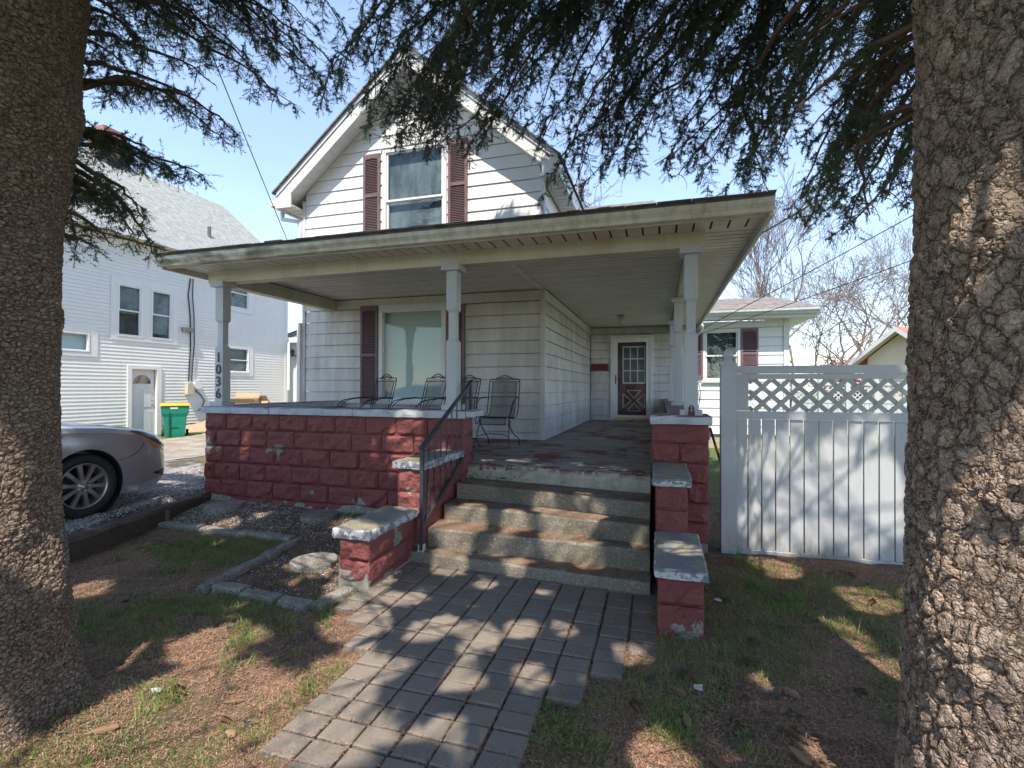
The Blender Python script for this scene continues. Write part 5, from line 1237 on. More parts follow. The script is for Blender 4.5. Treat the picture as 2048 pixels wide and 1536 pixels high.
def bq(x0, x1, z0, z1, y, nm, mt): MB().add([Bn(x0,y,z0),Bn(x1,y,z0),Bn(x1,y+.006+(z1-z0)*.04,z1),Bn(x0,y+.006+(z1-z0)*.04,z1),Bn(x0,y-.03,z0),Bn(x1,y-.03,z0),Bn(x1,y-.03,z1),Bn(x0,y-.03,z1)], [(0,1,2,3),(4,7,6,5),(0,4,5,1),(3,2,6,7),(0,3,7,4),(1,5,6,2)]).build(nm, mt, bn)
M_BIND = simple('dark_green_recess', (.002, .055, .038), .6)
bq(-.15, -.11, .04, .78, .283, 'groove', M_BIND); bq(-.11, .09, .70, .78, .309, 'groove', M_BIND); bq(-.11, .09, .27, .31, .266, 'groove', M_BIND); bq(-.12, .07, .855, .90, .334, 'label', M_WHITE)
for s_ in (-1, 1): MB().tube([Bn(s_*.27,-.26,.11), Bn(s_*.34,-.26,.11)], [.11,.11], 18).build('wheel', M_RUB, bn)
def crate(name, label, c, w_, d_, h_, rz, tilt, mat, grp=None, fl=None):
    M = Matrix.Translation(c) @ Matrix.Rotation(rz, 4, 'Z') @ Matrix.Rotation(tilt, 4, 'X')
    t = thing(name, label, 'box', c, group=grp)
    m = MB(); th = .012
    for q in ((-w_/2,w_/2,-d_/2,d_/2,0,th), (-w_/2,w_/2,-d_/2,-d_/2+th,th,h_), (-w_/2,w_/2,d_/2-th,d_/2,th,h_), (-w_/2,-w_/2+th,-d_/2+th,d_/2-th,th,h_), (w_/2-th,w_/2,-d_/2+th,d_/2-th,th,h_)): m.box(*q)
    o = m.build('box_walls', mat, None, xf=M); o.parent = t; o.matrix_parent_inverse = parent_inv(t)
    m = MB(); m.hexa([(-w_/2,-d_/2,h_),(w_/2,-d_/2,h_),(w_/2,-d_/2+.012,h_),(-w_/2,-d_/2+.012,h_),(-w_/2,-d_/2-.18,h_+.08),(w_/2,-d_/2-.18,h_+.08),(w_/2,-d_/2-.17,h_+.09),(-w_/2,-d_/2-.17,h_+.09)])
    m.hexa([(-w_/2,d_/2-.012,h_),(w_/2,d_/2-.012,h_),(w_/2,d_/2,h_),(-w_/2,d_/2,h_),(-w_/2,d_/2+.10,h_+.16),(w_/2,d_/2+.10,h_+.16),(w_/2,d_/2+.112,h_+.15),(-w_/2,d_/2+.112,h_+.15)])
    o = m.build('flaps', mat, None, xf=M); o.parent = t; o.matrix_parent_inverse = parent_inv(t); return t, M
c1 = on(0, -13.4, 492, 800); t1, M1 = crate('cardboard_box', 'open cardboard box with a yellow-green label behind the porch ledge', (c1.x, c1.y, .55), .75, .5, .62, .5, .15, M_CARD)
m = MB().box(-.25, .22, -.262, -.256, .12, .52); o = m.build('paper_label', M_WHITE, None, xf=M1); o.parent = t1; o.matrix_parent_inverse = parent_inv(t1)
m = MB().box(-.16, .16, -.270, -.264, .18, .46); o = m.build('yellow_label', simple('lime_print', (.52, .58, .03), .6), None, xf=M1); o.parent = t1; o.matrix_parent_inverse = parent_inv(t1)
m = MB().box(-.06, -.02, -.278, -.272, .24, .40).box(-.06, .08, -.278, -.272, .24, .275).box(.05, .08, -.278, -.272, .275, .33); o = m.build('arrow_mark', M_BLK, None, xf=M1); o.parent = t1; o.matrix_parent_inverse = parent_inv(t1)
c2 = on(0, -13.3, 518, 803); crate('cardboard_box', 'plain flattened cardboard box right of the one with the yellow label', (c2.x, c2.y, .62), .7, .5, .42, .2, -.5, M_CARD)
wp_ = thing('wood_pile', 'pile of boxes, boards and a low grey bench heaped by the neighbour wall', 'wood pile', (c1.x, c1.y, .05)); MB().box(c1.x-.6, c1.x+.5, c1.y-.8, c1.y+1.4, .04, .53).build('bench', simple('grey_boards', (.2,.19,.18), .9), wp_)
for k, (dy, ln_, a) in enumerate(((.7,1.1,.2),(1.0,.9,-.1),(1.3,1.2,.3))): MB().beam((c1.x, c1.y+dy, .60+.05*k), (c1.x+.2*a, c1.y+dy+ln_, .66+.03*k), .12, .03).build('board', M_PLY, wp_)
pc = on(2, .05, 392, 868)
pl_ = thing('plywood_scraps', 'loose plywood sheets leaning on the ground right of the green bin', 'plywood', (pc.x, pc.y, .05))
for k, (dx, dy, w_, h_, rz, tl_) in enumerate(((0,.3,1.1,.62,.3,-.95),(.1,.1,1.0,.5,.15,-1.1),(-.3,.7,1.3,.25,.5,-.7),(-.2,.9,1.4,.55,.4,-.5))):
    o = MB().box(-w_/2, w_/2, -.008, .008, 0, h_).build('plywood_sheet', M_PLY, None, xf=Matrix.Translation((pc.x+dx-.3, pc.y+dy, .06+.03*k)) @ Matrix.Rotation(rz+.9, 4, 'Z') @ Matrix.Rotation(tl_, 4, 'X')); o.parent = pl_; o.matrix_parent_inverse = parent_inv(pl_)
fwp = on(2, .08, 272, 862); fwt = thing('firewood', 'few split logs stacked by the white door behind the car', 'firewood', (fwp.x, fwp.y, .07))
for k in range(9):
    a = random.uniform(-.5, .5); x, y = fwp.x-.3+random.uniform(-.2, .2), fwp.y-1.2+.32*(k % 5); z = .12+.16*(k//5)
    MB().tube([(x,y,z),(x+.38*math.cos(a),y+.38*math.sin(a),z+random.uniform(-.03,.06))], [.075,.07], 6).build('log', M_PLY if k % 2 else M_TIMB, fwt)

# ================================================================ RIGHT BACKGROUND
GYY = 24.; ap = on(1, GYY, 1790, 657)
cr_ = thing('cream_garage', 'cream sided gable with tan soffit and red shingles beyond the fence', 'building', (ap.x, GYY, 0), -.78)
sl_ = .80; zl_ = 2.6; hw_ = (ap.z-zl_)/sl_                # built in its own frame: gable front at y=0, ridge along +y
def LBb(m, nm, mt, kind=None): m.local = True; return m.build(nm, mt, cr_, kind=kind)
LBb(MB().prism([(-hw_+.5,.6,0),(hw_-.5,.6,0),(hw_-.5,.6,zl_+.3),(0,.6,ap.z-.1),(-hw_+.5,.6,zl_+.3)], (0,7,0)), 'wall', M_CREAM)
js = MB(); zz = [.2+.18*k for k in range(60)]
siding(fy(.59), -hw_+.5, hw_-.5, [z for z in zz if z < ap.z-.25], M_CREAM, cr_, lim=lambda z: (max(-hw_+.5, -(ap.z-.12-z)/sl_), min(hw_-.5, (ap.z-.12-z)/sl_)), join=js); LBb(js, 'siding', M_CREAM, 'stuff')
for s_ in (-1, 1):
    xe = s_*hw_
    LBb(MB().prism([(0,0,ap.z),(xe,0,zl_),(xe,7.8,zl_),(0,7.8,ap.z)], (0,0,.10)), 'roof', M_SHR)
    LBb(MB().prism([(0,-.02,ap.z-.12),(xe,-.02,zl_-.12),(xe,-.02,zl_+.08),(0,-.02,ap.z+.08)], (0,.03,0)), 'rake_board', M_TRIM)
    LBb(MB().prism([(0,.02,ap.z-.04),(xe,.02,zl_-.04),(xe,.6,zl_-.04),(0,.6,ap.z-.04)], (0,0,.02)), 'soffit', M_CREAM)
bf = thing('back_fence', 'long white lattice-topped vinyl fence far behind, seen through the near lattice', 'fence', (8, 18, 0)); BFY = 18.
p0, p1 = on(1, BFY, 1583, 772).x, on(1, BFY, 2080, 772).x
MB().box(p0, p1, BFY-.03, BFY+.03, 1.66, 1.76).build('top_rail', M_VIN, bf); MB().box(p0, p1, BFY-.03, BFY+.03, 1.10, 1.20).build('middle_rail', M_VIN, bf)
m = MB(); x = p0; lt = MB(); k = 0
while x < p1:
    m.box(x+.006, x+.139, BFY-.015, BFY+.01, .04, 1.10); x += .145
m.build('pickets', M_VIN, bf, kind='stuff'); x = p0-.4
while x < p1:
    lt.beam((x, BFY, 1.2), (x+.46, BFY, 1.66), .035, .008, (0,1,0)); lt.beam((x+.46, BFY+.01, 1.2), (x, BFY+.01, 1.66), .035, .008, (0,1,0)); x += .15
lt.build('lattice', M_VIN, bf, kind='stuff'); x = p0
while x < p1: MB().box(x, x+.12, BFY-.07, BFY+.05, 0, 1.86).build('fence_post', M_VIN, bf); x += .76
# power lines
def wire(label, pts, r, cat='power line', mat=M_BLK): return tag(MB().tube(pts, r, 5).build('power_line', mat), label, cat, 'overhead wires')
def sag(a, b, s_, n=14): a = Vector(a); b = Vector(b); return [a+(b-a)*(i/n)+Vector((0,0,-s_*4*(i/n)*(1-i/n))) for i in range(n+1)]
w0 = atd(392, 10, 5.0); e0 = Vector((-6.44, 7.45, 4.10)); wire('black service wire coming down from top left onto the porch roof corner', sag(w0+(w0-e0)*1.5, e0, .10, 24), .0065)
wa = on(1, 12.4, 1408, 652)
def wire2(label, a, b, ya, r=.011):
    A = atd(a[0], a[1], ya); B = atd(b[0], b[1], 8.5); wire(label, sag(A, A+(B-A)*1.3, .03), r)
wire('thick dark wire rising right from the porch eave to the tree', sag(atd(1508, 475, 5.6), atd(1724, 348, 6.6), .01), .011)
wire2('upper thin wire crossing the bare trees on the right', (1400, 660), (1808, 438), 12.2, .009); wire2('lower thin wire crossing the bare trees on the right', (1402, 668), (1808, 524), 12.2, .008)

# ================================================================ SPRUCES
def tubes_np(paths, name, mat, parent, n=5):
    V = []; Fc = []; o = 0
    for pts, rad in paths:
        P = np.asarray(pts, float); m = len(P); T = np.gradient(P, axis=0); T /= np.linalg.norm(T, axis=1)[:, None] + 1e-9
        ref = np.cross(T[0], (0, 0, 1.)); 
        if np.linalg.norm(ref) < .1: ref = np.cross(T[0], (1., 0, 0))
        R = ref[None] - T*(T@ref)[:, None]; R /= np.linalg.norm(R, axis=1)[:, None] + 1e-9; B = np.cross(T, R); a = np.arange(n)*2*PI/n
        ring = P[:, None] + (R[:, None]*np.cos(a)[None, :, None] + B[:, None]*np.sin(a)[None, :, None])*np.asarray(rad)[:, None, None]
        V.append(ring.reshape(-1, 3)); i = np.arange(m-1)[:, None]*n; k = np.arange(n)[None]; k2 = (k+1) % n
        Fc.append((np.stack([i+k, i+k2, i+n+k2, i+n+k], -1).reshape(-1, 4))+o); o += m*n
    return raw(name, np.concatenate(V), np.concatenate(Fc), mat, parent, smooth=True)
def needles_np(base, axis, length, rng, per=30, nl=.020, nw=.0030):
    """bottle-brush sprigs: arrays base (N,3), axis (N,3), length (N,)"""
    N = len(base); ax = axis/np.linalg.norm(axis, axis=1)[:, None]
    t = (np.arange(per)[None] + rng.random((N, per)))/per
    p = base[:, None] + ax[:, None]*(t*length[:, None])[..., None]
    rv = rng.normal(size=(N, per, 3)); rv -= (rv*ax[:, None]).sum(-1, keepdims=True)*ax[:, None]; rv /= np.linalg.norm(rv, axis=-1, keepdims=True)+1e-9
    d = rv*.90 + ax[:, None]*(.38 + .6*(t[..., None] > .9)); d /= np.linalg.norm(d, axis=-1, keepdims=True)
    L_ = nl*(.75+.5*rng.random((N, per, 1))); s = np.cross(d, ax[:, None]); s /= np.linalg.norm(s, axis=-1, keepdims=True)+1e-9
    return np.stack([p - s*nw/2, p + s*nw/2, p + d*L_], 2).reshape(-1, 3)
def trunk_mesh(cx, cy, zs, rad, lean, seg, flare, seed, knots, amp):
    a = np.arange(seg)*2*PI/seg; A, Z = np.meshgrid(a, zs); u = A/(2*PI)
    r = np.interp(Z, rad[0], rad[1]) * (1 + .035*np.sin(2*A+seed) + .025*np.sin(3*A+2.1*seed))
    r = r + flare*np.exp(-np.clip(Z+.05, 0, None)/.16)*(.55+.45*np.cos(5*A+seed)) + amp*(vnoise(np.cos(A)*2+Z*2.3+9, np.sin(A)*2+Z*1.1+9, seed)-.5)
    for (ka, kz, kr, kh) in knots:
        da = (A-ka+PI) % (2*PI)-PI; dist = np.hypot(da*.33, Z-kz)/kr; r = r + kh*np.exp(-dist**2*1.1) - kh*1.1*np.exp(-dist**2*7)
    X = cx + lean[0]*Z + r*np.cos(A); Y = cy + lean[1]*Z + r*np.sin(A); V = np.stack([X, Y, Z], -1).reshape(-1, 3)
    nz = len(zs); idx = np.arange(nz*seg).reshape(nz, seg); nx_ = np.roll(idx, -1, 1)
    return V, np.stack([idx[:-1], nx_[:-1], nx_[1:], idx[1:]], -1).reshape(-1, 4)
LT = (-3.14, 1.50); RT = (1.175, 1.985)
def visang(cx, cy): return math.atan2(-cy, -cx)                # direction towards the camera
zsv = np.concatenate([np.arange(-.12, 4.2, .0105), np.linspace(4.3, 12.5, 30)])
aL = visang(*LT); aR = visang(*RT)
KL = [(aL+.25, 2.05, .07, .03), (aL+.75, 2.12, .09, .035), (aL-.0, 1.72, .05, .02), (aL+.55, 2.55, .06, .022), (aL+.1, 1.15, .055, .02), (aL+.9, .55, .06, .02), (aL+1.15, 2.95, .09, .05), (aL+.95, 1.9, .08, .05), (aL+.5, .9, .05, .015)]
KR = [(aR-.35, 2.02, .07, .035), (aR-.15, 1.27, .08, .045), (aR-.05, 2.35, .08, .035), (aR-.30, .78, .08, .045), (aR+.05, .35, .08, .04), (aR-.55, 2.7, .05, .02), (aR-.45, 1.55, .05, .02)]
sl = thing('spruce_tree', 'large spruce trunk with flaky bark at the left edge, knots near head height', 'tree', (*LT, 0), group=None)
sr = thing('spruce_tree', 'large spruce with coarse cracked bark filling the right edge, dense boughs overhead', 'tree', (*RT, 0), group=None)
V, Fq = trunk_mesh(*LT, zsv, ((-.2, .2, 1.0, 1.6, 2.2, 2.7, 3.2, 3.6, 4.2, 12.5), (.42, .385, .335, .322, .360, .375, .420, .455, .36, .05)), (-.012, .0), 210, .10, 2, KL, .05); raw('trunk', V, Fq, M_BARKL, sl, smooth=True)
V, Fq = trunk_mesh(*RT, zsv, ((-.2, .2, 1.0, 2.0, 3.0, 12.5), (.40, .375, .35, .345, .33, .05)), (.004, .0), 230, .07, 5, KR, .035); raw('trunk', V, Fq, M_BARKR, sr, smooth=True)

LIT = [((-2.2, 1.75, 0), .42), ((-2.9, .9, 0), .5), ((-1.65, 2.2, 0), .24), ((-1.45, 1.9, 0), .12), ((-1.95, 2.9, 0), .20), ((-2.25, 3.3, .2), .22), ((-2.35, 4.3, .6), .16), ((-1.75, 3.95, .1), .14), ((-1.15, 3.98, .1), .08),
       ((-1.0, 2.45, 0), .05), ((-.93, 2.1, 0), .07), ((-1.1, 2.8, 0), .06), ((-1.8, 3.3, 0), .10), ((-2.6, 2.4, 0), .2), ((-3.4, 2.2, 0), .12),
       ((.97, 5.1, .60), .12), ((.80, 5.1, .88), .09), ((1.32, 5.1, .38), .14), ((1.05, 5.1, .25), .10), ((1.62, 5.1, .62), .09), ((1.75, 5.1, .35), .12), ((1.18, 5.1, .9), .08), ((1.5, 5.1, .95), .08), ((.62, 5.05, .9), .09), ((.62, 5.05, 1.25), .07), ((1.9, 5.1, .75), .09), ((.78, 5.1, .32), .07), ((1.4, 5.1, .62), .07), ((1.2, 5.1, 1.25), .06),
       ((.15, 3.7, .42), .13), ((.9, 4.75, 0), .22), ((1.5, 4.3, 0), .17), ((1.1, 3.6, 0), .13), ((.6, 4.4, 0), .12), ((1.9, 4.4, 0), .14), ((.0, 2.2, 0), .10), ((.35, 1.9, 0), .10),
       ((-.9, 5.35, .73), .15), ((-.45, 5.25, .73), .17), ((-1.6, 5.5, .73), .12), ((-1.9, 5.4, .73), .10), ((-1.25, 5.2, .73), .08), ((-2.75, 5.0, 1.0), .17), ((-3.9, 5.0, 1.0), .09), ((-2.2, 4.1, .6), .12), ((-1.7, 4.3, .3), .14), ((-1.05, 4.6, .5), .09), ((-.55, 4.1, .2), .10), ((-1.3, 4.4, .35), .08), ((-.7, 4.7, .5), .08),
       ((-2.3, 3.36, .25), .22), ((-3.0, 3.7, 0), .14), ((-3.9, 3.9, 0), .16), ((-4.6, 4.3, 0), .18), ((-3.3, 4.7, 0), .12), ((-3.0, 1.2, 2.4), .16), ((-2.85, 1.35, 1.2), .12), ((.98, 1.66, .6), .18), ((1.05, 1.62, 1.5), .12), ((.95, 1.7, 2.3), .12), ((-1.35, 3.0, 0), .09), ((-.6, 3.2, 0), .08)]
_r = np.random.default_rng(99)
for (x0, x1, y0, y1, z, n_, a_, b_) in ((-2.0, -.1, 1.6, 3.9, 0, 11, .05, .10), (-2.0, -.1, 4.0, 4.7, .3, 9, .06, .12), (-2.0, .0, 5.2, 5.9, .73, 7, .07, .13), (.3, 2.2, 2.2, 4.9, 0, 14, .06, .14), (-4.8, -2.5, 2.6, 4.9, 0, 12, .07, .15), (-5.6, -2.1, 5.0, 5.02, .8, 6, .05, .10)):
    for _ in range(n_): LIT.append(((_r.uniform(x0, x1), _r.uniform(y0, y1), z), _r.uniform(a_, b_)))
for _ in range(16): LIT.append(((_r.uniform(.7, 2.2), 5.1, _r.uniform(.1, 1.2)), _r.uniform(.05, .10)))
sdir = -np.array(SUN_DIR)
def shades_lit(P, grow=0):
    bad = np.zeros(len(P), bool)
    for (c, r_) in LIT:
        v = P - np.array(c, float); t = v@sdir; dist = np.linalg.norm(v - t[:, None]*sdir, axis=1); bad |= (dist < r_+grow) & (t > 1.5)
    return bad
rg = np.random.default_rng(5)
def bough(T0, end, side_amt=1.0, droop=.35, hang=1.0, wood=None, spr=None, dens=1.0, r0=.02, start_up=.35, bare=.25, sprl=.10, tint=None):
    T0 = np.array(T0, float); end = np.array(end, float); L_ = np.linalg.norm(end-T0); n = 16; t = np.linspace(0, 1, n)[:, None]
    dv = (end-T0)/L_; lv = np.array([-dv[1], dv[0], 0]); mid = (T0+end)/2 + np.array([0, 0, L_*start_up*(.35+.5*rg.random())]) + lv*L_*rg.normal()*.16; P = (1-t)**2*T0 + 2*t*(1-t)*mid + t*t*end
    wob = np.cumsum(rg.normal(size=(n, 3))*.035*L_/3, 0); wob -= t*wob[-1]; P = P + wob
    wood.append((P, np.interp(t[:, 0], [0, 1], [r0, .004]))); hor = end-T0; hor[2] = 0; hor /= np.linalg.norm(hor)+1e-9; lat = np.array([-hor[1], hor[0], 0])
    ns = int(L_*(1-bare)/.085*dens)
    for i in range(ns):
        tt = bare + (1-bare)*(i+rg.random()*.8)/ns; x = tt*(n-1); a = int(min(x, n-2)); p = P[a] + (P[a+1]-P[a])*(x-a); tan = P[a+1]-P[a]; tan /= np.linalg.norm(tan)
        sgn = 1 if i % 2 else -1; ln_ = (.16+.40*rg.random())*hang*(1.1-.6*tt); d = tan*(.05+.35*rg.random()) + lat*sgn*(.35+.7*rg.random())*side_amt + np.array([0, 0, .05]); d /= np.linalg.norm(d)
        m = 6; q = [p]; dd = d.copy()
        for j in range(m-1):
            dd = dd + np.array([0, 0, -1.])*droop*(.45+.7*rg.random()) + rg.normal(size=3)*.12; dd /= np.linalg.norm(dd); q.append(q[-1] + dd*ln_/(m-1))
        q = np.array(q); wood.append((q, np.linspace(.0036, .0014, m))); dead = rg.random() < .06
        if dead: continue
        nsp = max(5, int(ln_/.0130)); flat = np.cross(d, (0, 0, 1.)); flat /= np.linalg.norm(flat)+1e-9
        for j in range(nsp):
            tt2 = .06 + .94*(j+rg.random()*.6)/nsp; x = min(tt2, .999)*(m-1); a = int(x); pp = q[a] + (q[a+1]-q[a])*(x-a); tn = q[a+1]-q[a]; tn /= np.linalg.norm(tn)
            sd_ = np.cross(tn, flat if rg.random() < .3 else rg.normal(size=3)); 
            sd_ = flat*(1 if j % 2 else -1) + rg.normal(size=3)*.35; sd_ -= tn*(sd_@tn); sd_ /= np.linalg.norm(sd_)+1e-9
            spr.append((pp, tn*.38 + sd_*.80 + rg.normal(size=3)*.25 + np.array([0, 0, -.08]), sprl*(.55+.85*rg.random())*(1.15-.45*tt2)))
        spr.append((q[-2], q[-1]-q[-2], .07))
def flush(tree, wood, spr, per=27, nl=.0200, nw=.0058):
    tubes_np(wood, 'branches', M_TWIG, tree, 4)
    b = np.array([s[0] for s in spr]); a = np.array([s[1] for s in spr]); l_ = np.array([s[2] for s in spr])
    ok = ~shades_lit(b + a*l_[:, None]*.5, -.01); b, a, l_ = b[ok], a[ok], l_[ok]
    V = needles_np(b, a, l_, rg, per, nl, nw); Fc = np.arange(len(V)).reshape(-1, 3)
    raw('needles', V, Fc, M_NEED, tree, kind='stuff'); return len(Fc)
def tpt(T, z, toward):                                        # a point on the trunk surface facing a target
    d = np.array([toward[0]-T[0], toward[1]-T[1]]); d /= np.linalg.norm(d); return (T[0]+d[0]*.26, T[1]+d[1]*.26, z)
wl, spl, wr, spr_ = [], [], [], []
def LB_(px, py, fw, z0, **k): e = atd(px, py, fw); bough(tpt(LT, z0, e), e, wood=wl, spr=spl, **k)
def RB_(px, py, fw, z0, **k): e = atd(px, py, fw); bough(tpt(RT, z0, e), e, wood=wr, spr=spr_, **k)
# left tree: the hanging boughs beside the trunk, then those reaching over the house
for (px, py, fw, z0, hg, dn) in ((305,505,3.3,2.75,.55,1.7),(270,470,3.1,2.7,.5,1.6),(225,490,2.85,2.55,.5,1.5),(215,410,2.9,2.7,.5,1.4),(250,430,3.0,2.7,.5,1.4),(290,440,3.2,2.8,.5,1.3),(200,500,2.8,2.4,.4,1.2),(408,352,3.5,2.95,.42,1.4),(370,360,3.4,2.9,.45,1.3),(330,340,3.3,2.9,.45,1.3),
                                (482,272,3.8,3.1,.40,1.3),(440,270,3.7,3.15,.42,1.2),(300,300,3.2,2.85,.5,1.3),(245,300,3.0,2.8,.5,1.3),(210,270,2.9,2.9,.45,1.3),(400,215,3.6,3.3,.45,1.0),(430,170,3.7,3.4,.45,1.0)):
    LB_(px, py, fw, z0, bare=.18, hang=hg, dens=dn, droop=.55)
for (px, py, fw, z0, dn) in ((235,120,3.0,3.4,1.2),(300,100,3.2,3.6,1.2),(430,90,3.6,3.9,1.1),(500,120,3.9,3.9,1.1),(545,190,4.2,3.8,.9),(640,150,4.4,4.1,1.1),(590,210,4.3,3.9,.8),(260,60,3.2,3.7,.8),(330,30,3.3,3.9,.9),(410,40,3.4,4.0,1),(470,10,3.6,4.1,1),(240,-30,3.0,3.9,1),(520,60,3.9,4.0,.9),(560,110,4.2,4.0,.8),(610,160,4.4,4.0,.8),(660,190,4.4,4.1,.8),(585,40,4.0,4.2,1),(640,60,4.2,4.3,1),(700,90,4.3,4.3,1),(700,170,4.5,4.2,1),(380,-60,3.4,4.3,1),(540,-40,3.8,4.6,1),(620,-30,4.1,4.7,1)):
    LB_(px, py, fw, z0, bare=.22, hang=.66, dens=dn*1.15, droop=.75)
# right tree: over the gable, over the porch roof, and the dense curtain beside its own trunk
for (px, py, fw, z0, dn) in ((745,225,4.7,4.5,1.4),(780,240,4.65,4.6,1.4),(812,262,4.6,4.5,1.5),(850,240,4.5,4.6,1.5),(890,270,4.5,4.4,1.5),(830,120,4.6,4.9,1.4),(780,150,4.6,4.8,1.3),(880,60,4.5,5.2,1.3),(960,300,4.5,4.0,1.2),(1075,300,4.5,4.0,1.3),(1175,360,4.5,3.8,1.3),(1215,310,4.3,3.9,1.3),(1260,345,4.3,3.7,1.3),(1310,330,4.2,3.7,1.3),(1345,300,4.1,3.8,1.3),(1400,320,4.2,3.7,1.2),(1440,390,4.5,3.5,1.1),(1500,360,4.2,3.5,1),(1010,260,4.4,4.1,1.2),(680,170,4.7,4.6,1),(1220,170,4.1,4.3,1.2),(1330,120,3.8,4.4,1.2),(1130,100,4.2,4.8,1.2),(720,255,4.7,4.2,1.2),(790,285,4.6,4.0,1.3),(835,290,4.5,4.0,1.5),(870,300,4.4,3.9,1.5),(930,300,4.3,3.9,1.4),(985,245,4.3,4.0,1.2),(640,215,4.8,4.4,1),(690,120,4.6,4.6,1),(830,170,4.6,4.4,1.3),(900,190,4.4,4.3,1.3),(930,140,4.3,4.5,1.1),(1090,390,4.6,3.8,1.2),(1140,400,4.7,3.8,1),(1000,120,4.4,4.5,1.1),(1180,180,4.2,4.3,1.2),(1100,160,4.3,4.4,1.2),(705,215,4.6,4.3,.9),(760,190,4.5,4.4,1),(800,230,4.4,4.3,1.1),(850,255,4.3,4.2,1.2),(905,262,4.2,4.1,1.3),(960,215,4.2,4.2,1),(1010,180,4.3,4.3,1),(880,120,4.2,4.6,1.1),(760,90,4.4,4.8,.9),(820,60,4.3,4.9,1),(950,80,4.2,4.8,1),
                             (1060,250,4.3,4.1,1.2),(1110,330,4.4,3.9,1.1),(1160,300,4.4,4.0,1.2),(1130,210,4.2,4.3,1.2),(1200,250,4.1,4.1,1.2),(1060,120,4.2,4.6,1),(1150,90,4.0,4.7,1.1),(1240,220,3.9,4.1,1.3),(1290,270,3.8,3.9,1.3),(1300,180,3.8,4.2,1.2),(1240,100,3.8,4.6,1.1),
                             (1350,355,4.5,3.7,1.2),(1400,370,4.6,3.6,1.1),(1370,240,3.9,4.0,1.2),(1430,280,3.8,3.8,.9),(1380,120,3.6,4.4,1),(1480,330,4.0,3.6,.8),(1545,400,4.4,3.4,.9),(1450,180,3.5,4.1,.8),(1000,20,4.1,5.0,1),(1100,10,3.9,5.0,1),(1200,10,3.7,4.9,1),(1300,20,3.5,4.7,1),(900,0,4.2,5.1,1),(800,-20,4.4,5.2,.9),(720,20,4.5,5.1,.8)):
    RB_(px, py, fw, z0, bare=.38, hang=.78, dens=dn*.92, droop=.85)
for (px, py, fw, z0, dn) in ((1580,440,3.9,3.0,1.2),(1610,455,3.7,3.0,1.2),(1650,480,3.5,2.85,1.2),(1540,330,3.8,3.5,1),(1560,280,3.6,3.6,1),(1600,400,3.6,3.1,1.1),(1640,430,3.3,2.95,1.2),(1700,450,3.1,2.85,1.3),(1740,430,2.9,2.75,1.3),(1770,400,2.7,2.7,1.2),(1660,330,3.0,3.1,1.3),(1700,350,2.9,3.0,1.4),(1740,300,2.8,3.0,1.4),(1620,260,3.1,3.4,1.1),(1680,220,2.9,3.4,1.2),(1740,180,2.7,3.4,1.3),
                             (1560,200,3.2,3.6,.8),(1500,90,3.3,4.1,.9),(1580,80,3.1,4.0,1),(1660,100,2.9,3.8,1.1),(1730,60,2.7,3.8,1.2),(1420,40,3.4,4.4,1),(1560,-20,3.1,4.3,1),(1680,-20,2.9,4.1,1)):
    RB_(px, py, fw, z0, bare=.22, hang=.58, dens=dn*1.1, droop=.7)
for (px, py, fw, z0) in ((1590,215,2.15,2.9),(1640,60,2.0,3.1),(1570,120,2.3,3.2),(1700,160,2.0,2.9),(1720,290,2.0,2.6),(1765,230,1.9,2.6)):
    RB_(px, py, fw, z0, bare=.15, hang=.42, dens=1.0, droop=.22, start_up=.1)
# the crowns above the picture: coarser sprays, they give the broken shade
def crown(T, tree, z0, z1, r_low, seed, n_wh, tp_):
    rr = np.random.default_rng(seed); wood = []; tri = []
    for z in np.linspace(z0, z1, n_wh):
        R = r_low*min(1, (z1+.5-z)/tp_)+.15
        for k in range(7):
            a = rr.random()*2*PI; L_ = R*(.8+.35*rr.random()); d = np.array([math.cos(a), math.sin(a), 0]); n = 8; t = np.linspace(0, 1, n)[:, None]
            P = np.array([T[0], T[1], z]) + d*L_*t + np.array([0, 0, 1.])*(.25*np.sin(t*PI*.7) - .45*t*t)*L_*.45; keep = np.ones(n, bool)
            zmin = 1.567 + .80*np.maximum(.3, (P[:, 0]*-math.sin(YAW) + P[:, 1]*math.cos(YAW))); keep &= (P[:, 2] > zmin+.45) | ((P[:, 0]*-math.sin(YAW) + P[:, 1]*math.cos(YAW)) < -.2)
            if not keep[2]: continue
            m = int(np.argmin(keep)) if not keep.all() else n
            if m < 3: continue
            wood.append((P[:m], np.linspace(.014, .004, n)[:m])); lat = np.array([-d[1], d[0], 0])
            ns = int(L_*165*(m/n)); tt = rr.random(ns)*(m-1)/(n-1); x = tt*(n-1); ii = np.minimum(x.astype(int), n-2); base = P[ii] + (P[ii+1]-P[ii])*(x-ii)[:, None]
            sg = np.sign(rr.random(ns)-.5); wd = lat[None]*sg[:, None]*(.25+.75*rr.random(ns))[:, None] + d[None]*.5 + np.array([0, 0, -.5])*rr.random(ns)[:, None]; ln_ = (.16+.34*rr.random(ns))*(1.15-.7*tt)
            tip = base + wd*ln_[:, None]; ok = ~(shades_lit(tip, .035) | shades_lit(base, .035) | shades_lit((tip+base)/2, .035)); base, tip, wd = base[ok], tip[ok], wd[ok]
            s = np.cross(wd, rr.normal(size=wd.shape)); s /= np.linalg.norm(s, axis=1)[:, None]; w__ = .026+.03*rr.random((len(base), 1))
            tri.append(np.stack([base - s*w__, base + s*w__, tip], 1).reshape(-1, 3))
    tubes_np(wood, 'upper_branches', M_TWIG, tree, 4); V = np.concatenate(tri); raw('upper_needles', V, np.arange(len(V)).reshape(-1, 3), M_NEED, tree, kind='stuff'); return len(V)//3
nl_ = flush(sl, wl, spl); nr_ = flush(sr, wr, spr_)
